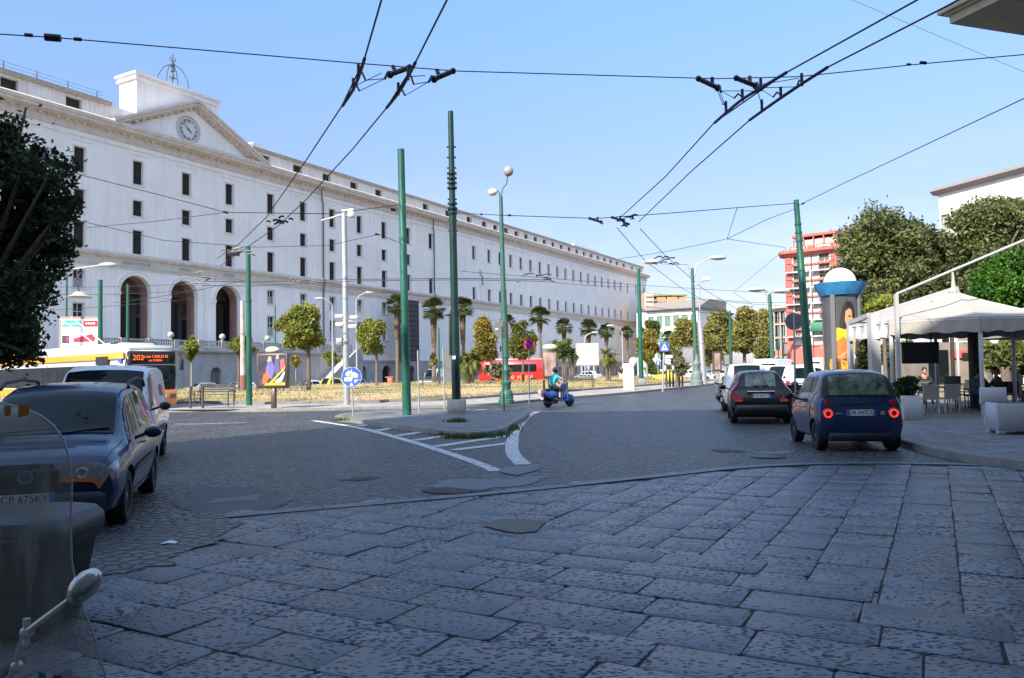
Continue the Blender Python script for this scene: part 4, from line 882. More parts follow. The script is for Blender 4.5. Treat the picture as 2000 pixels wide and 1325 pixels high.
# --- dark blue people carrier facing us on the left
def carrier():
    f = Vector((-4.45, 8.84, 0)); r_ = Vector((-5.24, 11.2, 0)); d = (f-r_).normalized(); lf = Vector((-d.y, d.x, 0))   # car's left
    ctr = (f+r_)/2-lf*.73; t = thing('people_carrier', 'dark blue people carrier with roof rails parked facing the camera at left', 'car', (ctr.x, ctr.y, 0), heading(r_, f)); t.scale = (1, 1, .945)
    c = Car([(-1.98, .36, .6, .7, .6, .66, .55), (-1.94, .25, .85, 1.0, .76, .81, .68), (-1.86, .22, .98, 1.2, .79, .835, .66), (-1.7, .2, 1.0, 1.52, .8, .845, .6), (-1.4, .2, 1.0, 1.62, .8, .85, .6), (-.6, .2, .98, 1.65, .8, .85, .62), (0.1, .2, .96, 1.62, .8, .85, .62), (.45, .2, .95, 1.52, .8, .85, .63), (.8, .2, .93, 1.26, .8, .85, .66), (1.08, .2, .91, 1.06, .8, .85, .69),
             (1.3, .2, .86, 1.0, .79, .845, .69), (1.62, .2, .82, .96, .78, .83, .69), (1.84, .21, .77, .89, .76, .81, .68), (1.95, .24, .7, .81, .71, .77, .66), (1.985, .3, .5, .58, .6, .67, .58)], t)
    c.wx = .735; BL = M('navy_car_paint', (.008, .03, .085), .25, .2, coat=.45, spec=.4); c.body(BL, (-1.25, 1.25), .32)
    c.patch([(1.07, 6.75), (1.07, -6.75), (.4, -6.7), (.4, 6.7)], .01, 22, 8).build('windscreen', GLASS, t, 60)
    c.both('front_quarter_window', [(.86, 5.2), (1.0, 5.15), (.62, 5.9), (.5, 5.9)], GLASS, .008)
    c.both('front_side_window', [(0., 5.15), (.8, 5.18), (.46, 5.93), (0., 5.93)], GLASS, .008); c.both('rear_side_window', [(-.95, 5.15), (-.06, 5.15), (-.06, 5.93), (-.92, 5.93)], GLASS, .008); c.both('boot_side_window', [(-1.62, 5.3), (-1.03, 5.15), (-1., 5.93), (-1.52, 5.9)], GLASS, .008)
    b = B()
    for sg in (1, -1):
        for y in (-.03, .93, -.98): c.patch([(y-.005, 2.2*sg), (y+.005, 2.2*sg), (y+.005, 5.1*sg), (y-.005, 5.1*sg)], .004, 1, 8, b)
        c.patch([(1.08, 5.6*sg), (1.92, 5.9*sg), (1.92, 5.95*sg), (1.08, 5.66*sg)], .004, 10, 1, b); c.patch([(-.9, 2.2*sg), (.93, 2.2*sg), (.93, 2.24*sg), (-.9, 2.24*sg)], .004, 10, 1, b)
    c.patch([(1.87, 8.99), (1.87, -8.99), (1.88, -8.99), (1.88, 8.99)], .004, 10, 1, b); b.build('panel_gaps', GAP, t, 0)
    b = B()
    for sg in (1, -1): c.patch([(-.85, 3.0*sg), (.9, 3.0*sg), (.9, 3.25*sg), (-.85, 3.25*sg)], .014, 10, 2, b)
    b.build('side_moulding', M('navy_plastic', (.012, .02, .04), .5), t, 60)
    for sg in (1, -1):
        b = B(); c.patch([(1.952, 8.3*sg), (1.94, 5.3*sg), (1.978, 4.9*sg), (1.98, 8.1*sg)], .02, 10, 4, b); c.patch([(1.94, 5.3*sg), (1.76, 5.1*sg), (1.8, 4.4*sg), (1.978, 4.9*sg)], .018, 6, 4, b); h = b.build('headlight', CLRL, t, 60)
        b = B(); c.patch([(1.976, 8.05*sg), (1.974, 5.0*sg), (1.98, 4.8*sg), (1.981, 8.0*sg)], .024, 8, 2, b); c.patch([(1.974, 5.0*sg), (1.81, 4.55*sg), (1.82, 4.4*sg), (1.98, 4.8*sg)], .024, 6, 2, b); b.build('indicator_lens', ORL, h, 60)
        b = B(); b.lathe([(1e-5, 0), (.06, 0), (.07, .03), (.05, .04), (1e-5, .01)], n=16); b.xf(Matrix.Translation((sg*.5, 1.962, .7)) @ Matrix.Rotation(-PI/2, 4, 'X')); b.build('lamp_bowl', CHROME, h)
        b = B(); b.tube([(sg*.69, .25, 1.6), (sg*.68, .1, 1.68), (sg*.67, -.6, 1.72), (sg*.66, -1.3, 1.69), (sg*.66, -1.5, 1.6)], .022, 7); b.build('roof_rail', PLASTIC, t)
    b = B(); b.bbox(-.3, .3, 1.92, 2.0, .58, .76, .02)
    for i in range(4): b.box(-.28, .28, 2.001, 2.012, .6+i*.04, .612+i*.04)
    b.build('grille', M('grille_dark', (.012, .014, .018), .4), t, 0)
    b = B(); b.lathe([(.055, 0), (.07, 0), (.07, .02), (.055, .02)], n=20, mi=1, cap=False); b.lathe([(1e-5, .01), (.055, .01)], n=20); b.xf(Matrix.Translation((0, 2.015, .69)) @ Matrix.Rotation(-PI/2, 4, 'X')); b.build('badge', [M('badge_blue', (.03, .08, .3), .3), CHROME], t)
    b = B(); b.bbox(-.72, .72, 1.88, 2.03, .24, .5, .05); b.build('front_bumper', M('navy_bumper', (.012, .022, .05), .4), t)
    b = B(); b.box(-.5, .5, 2.031, 2.036, .3, .38); b.build('air_intake', GAP, t, 0)
    plate(t, 'CP 675KY', (.0, 2.04, .46), (-1, 0, 0), (0, 0, 1), .52, .11)
    b = B(); b.tube([(.5, 1.05, 1.1), (-.1, .98, 1.14)], .012, 5); b.tube([(-.1, 1.08, 1.08), (-.6, 1.0, 1.13)], .012, 5); b.build('wiper', PLASTIC, t)
    b = B(); b.bbox(-.12, .12, .52, .6, 1.32, 1.38, .01); b.build('sun_visor_mirror', PLASTIC, t)
    c.wheels((-1.25, 1.25), .32, .2, RIM, 7); mirror(t, -.93, .75, 1.02, BL, -1); mirror(t, .93, .75, 1.02, BL, 1)
    b = B(); 
    for sg in (-1, 1):
        for y in (.12, -.85): b.tube([(sg*.86, y, .88), (sg*.885, y+.03, .885), (sg*.885, y+.15, .885), (sg*.86, y+.18, .88)], .013, 5)
    b.build('door_handle', BL, t); return t
carrier()
# --- white van behind it
def van(name, label, pos, rz, mat, L_=4.1, W_=1.68, H_=1.85, high=False, group=None, marks=False):
    t = thing(name, label, 'van', pos, rz, group); h = L_/2; w_ = W_/2
    c = Car([(-h, .34, .7, 1.0, w_*.8, w_*.86, w_*.78), (-h+.05, .22, .98, H_-.2, w_*.92, w_*.97, w_*.82), (-h+.15, .2, 1.02, H_-.04, w_*.94, w_, w_*.8), (-h+.6, .2, 1.02, H_, w_*.94, w_, w_*.8), (.1, .2, 1.02, H_-.01, w_*.94, w_, w_*.8), (.5, .2, 1.0, H_-.1, w_*.94, w_, w_*.8), (.85, .2, .98, H_-.42, w_*.94, w_, w_*.82), (1.2, .2, .96, 1.12, w_*.94, w_, w_*.84),
             (h-.35, .2, .88, 1.0, w_*.92, w_*.97, w_*.78), (h-.1, .24, .7, .84, w_*.85, w_*.9, w_*.7), (h, .34, .5, .6, w_*.65, w_*.7, w_*.6)], t)
    c.wx = w_-.11; wy = h-.78; c.body(mat, (-wy, wy), .31)
    c.patch([(1.18, 6.8), (1.18, -6.8), (.52, -6.8), (.52, 6.8)], .01, 18, 6).build('windscreen', GLASS, t, 60)
    c.both('side_window', [(.1, 5.15), (1.0, 5.18), (.55, 5.9), (.12, 5.9)], GLASS, .008)
    c.patch([(-h+.055, 7.2), (-h+.055, 7.2), (-h+.055, 7.2), (-h+.055, 7.2)], .008, 1, 1)
    b = B(); b.box(-w_*.7, w_*.7, -h-.012+.05, -h+.06, 1.1, H_-.3); b.build('rear_window', GLASS, t, 0)
    b = B()
    for sg in (1, -1):
        for y in (.05, 1.06, -.9): c.patch([(y-.006, 2.2*sg), (y+.006, 2.2*sg), (y+.006, 5.1*sg), (y-.006, 5.1*sg)], .005, 1, 8, b)
    b.build('panel_gaps', GAP, t, 0)
    for sg in (1, -1):
        c.patch([(h-.28, 4.0*sg), (h-.12, 4.0*sg), (h-.12, 5.8*sg), (h-.3, 5.6*sg)], .012, 4, 4).build('headlight', CLRL, t, 60)
        b = B(); b.bbox(sg*(w_-.1)-.06, sg*(w_-.1)+.06, -h-.02, -h+.1, .8, 1.15, .02); b.build('tail_light', REDL, t, 0)
    b = B()
    for sg in (1, -1): c.patch([(-.9, 2.9*sg), (1.0, 2.9*sg), (1.0, 3.25*sg), (-.9, 3.25*sg)], .014, 10, 2, b)
    b.build('side_moulding', PLASTIC, t, 60)
    b = B(); b.bbox(-w_*.85, w_*.85, h-.12, h+.05, .24, .48, .05); b.bbox(-w_*.9, w_*.9, -h-.05, -h+.12, .26, .48, .05); b.build('bumper', PLASTIC, t)
    mirror(t, -w_-.08, 1.0, 1.08, PLASTIC, -1.2); mirror(t, w_+.08, 1.0, 1.08, PLASTIC, 1.2); c.wheels((-wy, wy), .31, .19, RIM, 9)
    if marks:
        b = B()
        for sg in (1, -1):
            c.patch([(-1.5, 4.4*sg), (-.75, 4.4*sg), (-.75, 4.75*sg), (-1.5, 4.75*sg)], .008, 8, 1, b); c.patch([(-1.35, 5.3*sg), (-.85, 5.3*sg), (-.85, 5.6*sg), (-1.35, 5.6*sg)], .008, 6, 2, b)
        b.build('red_lettering_band', M('red_print', (.5, .06, .06), .5, var=.6, vs=14), t, 60)
        b = B(); b.tube([(-.25, .1, H_-.01), (-.27, -.12, H_+.28)], .01, 5); b.build('aerial', PLASTIC, t)
    return t
WHITE = paint('white_car_paint', (.74, .76, .8), .3); 
d = Vector((.317, -.948, 0)); lf = Vector((-d.y, d.x, 0)); ctr = Vector((-7.4, 16.4, 0))+d*1.3-lf*.72
van('white_van', 'white delivery van parked behind the dark blue people carrier', ctr, heading((0, 0, 0), d), WHITE, marks=True)
# --- generic cars further away
def simple_car(label, pos, rz, col, L_=4.1, W_=1.72, H_=1.46, suv=False, group=None, cat='car', name='parked_car', metal=0.):
    t = thing(name, label, cat, pos, rz, group); h = L_/2; w_ = W_/2; g = .08 if suv else 0
    mat = paint('car_paint_%02d%02d%02d' % tuple(int(v*99) for v in col), col, .3, metal)
    c = Car([(-h, .34, .6, .7, w_*.65, w_*.75, w_*.65), (-h+.06, .24, .84, .94, w_*.86, w_*.92, w_*.78), (-h+.18, .2+g, .93, 1.05, w_*.92, w_*.98, w_*.76), (-h+.5, .2+g, .95, H_-.1, w_*.94, w_, w_*.7), (-h+.85, .2+g, .95, H_-.02, w_*.94, w_, w_*.68), (-.2, .2+g, .94, H_, w_*.94, w_, w_*.7), (.35, .2+g, .92, H_-.06, w_*.94, w_, w_*.71), (1.0, .2+g, .88, 1.02, w_*.94, w_, w_*.8),
             (h-.4, .2+g, .8, .92, w_*.92, w_*.97, w_*.76), (h-.12, .24, .66, .78, w_*.82, w_*.88, w_*.66), (h, .34, .5, .56, w_*.62, w_*.68, w_*.54)], t)
    c.wx = w_-.1; wy = h-.78; c.body(mat, (-wy, wy), .31)
    c.patch([(1.0, 7.6), (1.0, -7.6), (.4, -7.4), (.4, 7.4)], .008, 8, 5).build('windscreen', GLASS, t, 60); c.patch([(-h+.2, 7.5), (-h+.2, -7.5), (-h+.52, -7.4), (-h+.52, 7.4)], .008, 8, 5).build('rear_window', GLASS, t, 60)
    c.both('side_window', [(-.02, 5.15), (.8, 5.15), (.42, 5.9), (-.02, 5.9)], GLASS, .008); c.both('rear_side_window', [(-h+.62, 5.2), (-.1, 5.15), (-.1, 5.9), (-h+.95, 5.9)], GLASS, .008)
    for sg in (1, -1):
        c.patch([(h-.32, 4.2*sg), (h-.1, 4.2*sg), (h-.1, 5.8*sg), (h-.35, 5.6*sg)], .012, 4, 4).build('headlight', CLRL, t, 60); c.patch([(-h+.05, 4.0*sg), (-h+.3, 4.1*sg), (-h+.3, 5.2*sg), (-h+.12, 5.6*sg)], .012, 4, 4).build('tail_light', REDL, t, 60)
    mirror(t, -w_-.08, .75, 1., PLASTIC, -1); mirror(t, w_+.08, .75, 1., PLASTIC, 1); c.wheels((-wy, wy), .31, .19, RIM, 6)
    b = B(); b.box(-.26, .26, -h-.012, -h+.05, .62, .73); b.box(-.26, .26, h-.05, h+.012, .42, .53); b.build('number_plate', PLATEW, t, 0)
    return t
p = D(1448, 735, 28.6); simple_car('white car parked just ahead of the black hatchback', (p.x+.75, p.y+2.1, 0), -R(14), (.68, .69, .7), 4.3, 1.78, 1.78, True)
p = D(1562, 735, 38); simple_car('white off-roader parked beyond the leaning green pole', (p.x+.2, p.y, .0), -R(62), (.66, .67, .68), 4.4, 1.8, 1.72, True)
p = D(1522, 735, 52); van('parked_van', 'white van beyond the black hatchback roof', (p.x, p.y, 0), -R(40), WHITE, 4.8, 1.9, 2.15)
p = D(1600, 735, 58); van('parked_van', 'white van in front of the red apartment block', (p.x+1.5, p.y, 0), -R(70), WHITE, 4.8, 1.9, 2.25)
# cars in front of the palace and across the square
W9 = PI/2-TH+PI/2
for (px, Y, lab, col, L_, H_, rz, kind) in [
    (466, 86, 'white car parked in front of the palace terrace', (.7, .72, .74), 4.3, 1.5, PI/2-TH+R(90), 'c'), (392, 88, 'grey car parked below the terrace door behind a young tree', (.25, .29, .33), 4.2, 1.45, PI/2-TH+R(90), 'c'),
    (600, 92, 'white car parked between the poster board and the big round tree', (.66, .72, .78), 4.2, 1.5, PI/2-TH+R(90), 'c'), (642, 93, 'bright yellow taxi parked behind the lawn', (.75, .55, .01), 4.2, 1.75, PI/2-TH+R(95), 'c'),
    (690, 100, 'dark blue car parked behind the grey camera pole', (.05, .08, .14), 4.2, 1.5, PI/2-TH+R(90), 'c'),
    (1148, 112, 'silver car parked under the white billboard', (.5, .52, .54), 4.2, 1.5, R(50), 'c'), (1302, 88, 'yellow taxi waiting behind the row of bollards', (.75, .6, .05), 4.2, 1.5, R(20), 'c'),
    (1345, 104, 'pale silver car between the bollards and the double lamp', (.6, .63, .66), 4.2, 1.45, R(70), 'c'), (1392, 112, 'blue grey car right of the grey camera pole', (.15, .22, .3), 4.2, 1.5, R(60), 'c'),
    (1284, 118, 'white car far behind the pedestrian crossing sign', (.6, .6, .6), 4.2, 1.5, R(60), 'c'), (1408, 92, 'beige car half hidden by the red poster board', (.42, .4, .36), 4.2, 1.5, R(30), 'c')]:
    p = D(px, 740, Y); simple_car(lab, (p.x, p.y, gz(p.x, p.y)-.05), rz, col, L_, 1.72, H_, group='cars parked around the square', name='taxi' if 'taxi' in lab else 'parked_car', cat='taxi' if 'taxi' in lab else 'car')
p = D(849, 740, 98); van('parked_van', 'white high roof van parked beside the round headed palms', (p.x, p.y, gz(p.x, p.y)), PI/2-TH+R(90), WHITE, 5.2, 2., 2.45)

# --- trolleybus
def prismbody(b, prof, x0, x1, mi=0, bev=.0):   # prof in (y,z) extruded over x
    b.prism(prof, lambda a, z, d: (d, a, z), x0, x1, mi)
def bus():
    hd = Vector((.72, -.694, 0)); rt = Vector((hd.y, -hd.x, 0)); fr = G(350, 801)           # front corner, on the bus's own left side
    lf = -rt; ctr = fr-lf*1.2-hd*.1; t = thing('trolleybus', 'white and orange trolleybus with a lit amber destination display', 'bus', (ctr.x, ctr.y, 0), heading((0, 0, 0), hd))
    WT = paint('bus_white', (.58, .58, .56), .4); OR = paint('bus_orange', (.9, .36, .01), .35); OD = paint('bus_orange_front', (.7, .17, .02), .35); BG = M('bus_glass', (.015, .018, .02), .08, spec=.25, var=.6, vs=1.5)
    Lb = 23.; H = 2.86; W_ = 1.22
    c = Car([(-Lb, .35, 1.2, H, W_, W_, W_-.1), (-.4, .35, 1.2, H, W_, W_, W_-.1), (-.12, .33, 1.2, H-.02, W_-.06, W_-.05, W_-.2), (0., .33, 1.15, H-.12, W_-.2, W_-.2, W_-.35)], t); c.wx = W_-.12
    c.body(WT, (-2.6, -8.6), .47)
    b = B()
    for sg in (1, -1):
        b.box(min(sg*1.222, sg*1.232), max(sg*1.222, sg*1.232), -Lb+.1, -.35, .4, .95)
    b.build('lower_band', OR, t, 0)
    b = B()
    for sg in (1, -1): b.box(min(sg*1.18, sg*1.236), max(sg*1.18, sg*1.236), -Lb+.1, -.3, 2.47, 2.78)
    b.build('orange_band', OR, t, 0)
    for sg in (1, -1):
        y = -Lb+.3
        for k in range(17): b = B(); b.box(min(sg*1.19, sg*1.24), max(sg*1.19, sg*1.24), y, y+1.24, 1.02, 2.2); y += 1.27; b.build('side_window', BG, t, 0)
    for y in (-1.6, -5.8, -9.6):
        b = B(); b.box(-1.25, -1.2, y-.55, y+.55, .38, 2.2); dr = b.build('door', BG, t, 0); b = B()
        b.box(-1.262, -1.245, y-.595, y+.595, 2.2, 2.24)
        for q in (-.57, 0, .57): b.box(-1.262, -1.245, y+q-.025, y+q+.025, .38, 2.22)
        b.build('door_frame', M('grey_trim', (.3, .3, .3), .5), dr, 0)
    for sg in (1, -1):
        b = B(); b.box(min(sg*1.19, sg*1.245), max(sg*1.19, sg*1.245), -3.9, -2.2, 2.22, 2.62, 0); b.build('side_display', M('display_black', (.012, .012, .012), .3), t, 0)
        b = B(); b.box(min(sg*1.2, sg*1.238), max(sg*1.2, sg*1.238), -.95, -.5, 2.3, 2.5); b.build('operator_sign', M('sign_blue', (.05, .12, .45), .5), t, 0)
    # front: display, windscreen, bumper, lights
    b = B(); b.bbox(-1.06, 1.06, -.3, .03, 2.2, 2.82, .04); dsp = b.build('destination_box', M('display_black', (.012, .012, .012), .3), t)
    AMB = M('amber_led', (.9, .13, .02), .5, emit=.9); text('202', .34, AMB, dsp, facing((.68, .036, 2.5), (-1, 0, 0), (0, 0, 1)), 'route_number', .002); text('p.zza CARLO III', .19, AMB, dsp, facing((-.12, .036, 2.56), (-1, 0, 0), (0, 0, 1)), 'destination', .002, sx=.9); text('via FORIA', .15, AMB, dsp, facing((-.1, .036, 2.38), (-1, 0, 0), (0, 0, 1)), 'destination', .002)
    b = B(); b.bbox(-1.08, 1.08, -.25, .045, 1.0, 2.16, .06); b.build('windscreen', GLASS, t)
    b = B(); b.box(-.02, .02, .04, .055, 1.02, 2.15); b.tube([(-.1, .07, 1.02), (-.7, .07, 1.5)], .015, 5); b.tube([(.9, .07, 1.02), (.3, .07, 1.5)], .015, 5); b.build('wiper', PLASTIC, t)
    b = B(); b.bbox(-1.13, 1.13, -.3, .1, .3, .98, .07); bp = b.build('front_bumper', OD, t)
    b = B(); b.bbox(-.62, .62, .09, .115, .6, .76, .01); b.build('bumper_stripe', M('pale_grey', (.6, .6, .58), .5), bp, 0)
    for sg in (1, -1):
        b = B(); b.bbox(sg*.9-.16, sg*.9+.16, .08, .118, .58, .8, .02); b.build('headlight', [M('lamp_dark', (.08, .08, .09), .2, coat=1)], t, 0)
        b = B(); b.tube([(sg*1.0, -.05, 2.72), (sg*1.15, .28, 2.7), (sg*1.2, .34, 2.45)], .03, 6); b.bbox(sg*1.2-.1, sg*1.2+.1, .26, .4, 1.9, 2.45, .04); b.build('mirror', PLASTIC, t)
    # roof gear
    GR = M('bus_roof_grey', (.5, .51, .5), .5)
    b = B(); b.bbox(-1.05, 1.05, -2.3, -.25, H-.03, H+.24, .1); b.bbox(-.95, .95, -Lb+.3, -1.9, H-.02, H+.42, .12); b.build('roof_fairing', GR, t)
    b = B(); b.box(-1.0, 1.0, -2.9, -2.0, H+.42, H+.46); b.build('roof_vent', M('vent_dark', (.12, .12, .11), .6), t, 0)
    b = B()
    for sg in (-1, 1): b.tube([(sg*.25, -7, H+.5), (sg*.3, -9.5, H+1.3), (sg*.35, -13, H+2.3)], .035, 6)
    b.build('trolley_pole', M('pole_pale', (.5, .48, .42), .6), t)
    c.wheels((-2.6, -8.6), .47, .26, RIM, 8)
    return t
bus()
# --- red open-top sightseeing bus far behind the lawn
def coach():
    p = D(1004, 740, 98); t = thing('sightseeing_bus', 'red sightseeing bus with dark windows and pale lettering beyond the lawn', 'bus', (p.x, p.y, gz(p.x, p.y)-.1), R(82)); RD = paint('bus_red', (.62, .015, .02), .3)
    b = B(); b.bbox(-1.25, 1.25, -4.3, 4.3, .35, 3.05, .18); b.build('body', RD, t)
    b = B(); 
    for sg in (1, -1): b.box(min(sg*1.2, sg*1.262), max(sg*1.2, sg*1.262), -3.0, 3.4, 1.65, 2.6)
    b.build('side_window', GLASS, t, 0)
    b = B(); b.box(-1.1, 1.1, 4.25, 4.315, 1.3, 2.7); b.box(-1.1, 1.1, -4.315, -4.25, 1.6, 2.6); b.build('windscreen', GLASS, t, 0)
    b = B(); b.bbox(-1.15, 1.15, -3.8, 3.6, 3.05, 3.3, .08); b.build('roof_pod', M('roof_pink', (.65, .2, .2), .4), t)
    Y_ = M('pale_red_letters', (.72, .3, .16), .5)
    for sg, s_ in ((1, 'marcopolo'), (-1, 'marcopolo')): text('tours e viaggi', .95, Y_, t, facing((sg*1.27, 0, 1.05), (0, sg, 0), (0, 0, 1)), 'lettering', .01)
    c = Car([(-4, .3, .5, .6, 1, 1, 1), (4, .3, .5, .6, 1, 1, 1)], t); c.wx = 1.15; c.wheels((-2.6, 2.6), .48, .28, RIM, 8)
    for x in (-.9, .9): bb = B(); bb.bbox(x-.15, x+.15, 4.28, 4.33, .7, .9, .02); bb.build('headlight', CLRL, t, 0)
    return t
coach()

# --- scooters
def scooter(label, pos, rz, col, vesp=True, group=None, cat='scooter'):
    t = thing('scooter', label, cat, pos, rz, group); P_ = paint('scooter_%02d%02d%02d' % tuple(int(v*99) for v in col), col, .3); SIL = M('scooter_grey', (.35, .36, .38), .4, .5)
    for y, nm in ((-.62, 'rear_wheel'), (.66, 'front_wheel')):
        b = B(); b.lathe([(.15, -.06), (.23, -.055), (.255, -.02), (.255, .02), (.23, .055), (.15, .06)], n=22, M_=Matrix.Translation((0, y, .255)) @ Matrix.Rotation(PI/2, 4, 'Y')); w_ = b.build(nm, TYRE, t)
        b = B(); b.lathe([(1e-5, -.045), (.15, -.045), (.15, .045), (1e-5, .045)], n=18, M_=Matrix.Translation((0, y, .255)) @ Matrix.Rotation(PI/2, 4, 'Y')); b.build('rim', SIL, w_)
    b = B()                                                             # tail cowls, floor, leg shield, mudguard
    for x in (-.15, .15): b.sph((x, -.52, .55), .25, 16, sx=.62, sy=1.35, sz=.8)
    b.bbox(-.13, .13, -.75, -.1, .4, .72, .06); b.bbox(-.2, .2, -.2, .4, .26, .32, .03)
    b.grid([[(x, .4+.1*(z-.3)+.06*cos(x*6)-.16*(z-.3), z) for x in np.linspace(-.27*(1-.25*(z-.3)), .27*(1-.25*(z-.3)), 9)] for z in np.linspace(.28, 1.0, 9)]); b.grid([[(x, .36+.1*(z-.3)+.06*cos(x*6)-.16*(z-.3), z) for x in np.linspace(.27*(1-.25*(z-.3)), -.27*(1-.25*(z-.3)), 9)] for z in np.linspace(.28, 1.0, 9)])
    b.sph((0, .66, .38), .2, 14, sx=.55, sy=1.35, sz=.9); b.build('body', P_, t, 50)
    b = B(); b.tube([(0, .64, .26), (0, .5, .7), (0, .4, 1.0)], .035, 8); b.tube([(-.32, .28, 1.06), (-.1, .36, 1.05), (.1, .36, 1.05), (.32, .28, 1.06)], .02, 8); b.build('steering_column', SIL, t)
    b = B(); b.sph((0, .42, 1.03), .11, 14, sx=1.2, sz=.9); hl = b.build('headset', P_, t); b = B(); b.lathe([(1e-5, .05), (.07, .03), (.075, 0)], n=14, M_=Matrix.Translation((0, .5, 1.02)) @ Matrix.Rotation(-PI/2, 4, 'X')); b.build('headlight', CLRL, hl)
    b = B(); b.bbox(-.14, .14, -.72, -.02, .72, .82, .05); b.build('seat', PLASTIC, t)
    b = B(); b.bbox(-.1, .1, -.55, -.1, .15, .34, .03); b.tube([(.14, -.3, .22), (.16, -.6, .2), (.16, -.9, .24)], .045, 8); b.build('engine', M('engine_dark', (.04, .04, .045), .5, .4), t)
    b = B(); b.bbox(-.06, .06, -.93, -.86, .55, .64, .015); b.build('tail_light', REDL, t)
    b = B(); b.box(-.09, .09, -.95, -.94, .36, .5); b.build('number_plate', PLATEW, t, 0)
    b = B(); b.tube([(-.05, -.2, .2), (-.2, -.15, .02)], .014, 5) if pos[1] < 30 else b.tube([(-.05, -.2, .2), (-.06, -.4, .2)], .014, 5); b.build('kick_stand', PLASTIC, t)
    for sg in (-1, 1): b = B(); b.tube([(sg*.25, .3, 1.07), (sg*.34, .26, 1.24)], .008, 5); b.sph((sg*.36, .25, 1.27), .055, 10, sy=.3, sz=.8); b.build('mirror', PLASTIC, t)
    return t
f_, r_ = G(1110, 793), G(1071, 795); mid = (G(1091, 795)); sc_h = R(-52); RS = scooter('classic blue scooter being ridden across the square by a rider in turquoise', (mid.x, mid.y, 0), sc_h, (.015, .07, .27))
sc2 = G(1414, 801); scooter('black scooter parked by the white car, its rear end towards the road', (sc2.x+.1, sc2.y+.3, 0), -R(18), (.02, .025, .024))
sc3 = D(1556, 760, 27); scooter('scooter with a pale seat parked between the hatchback and the blue car', (sc3.x, sc3.y, 0), -R(12), (.03, .03, .035))
for i, (px, Y) in enumerate([(700, 96), (712, 97), (723, 98), (733, 98.5)]):
    p = D(px, 740, Y); o = dup(RS, (p.x, p.y, gz(p.x, p.y)), R(200+i*7), ['motor scooter parked leftmost of the row before the palace', 'motor scooter second from left in the row before the palace', 'motor scooter third from left in the row before the palace', 'motor scooter rightmost of the row before the palace'][i]); o['group'] = 'scooters parked before the palace'
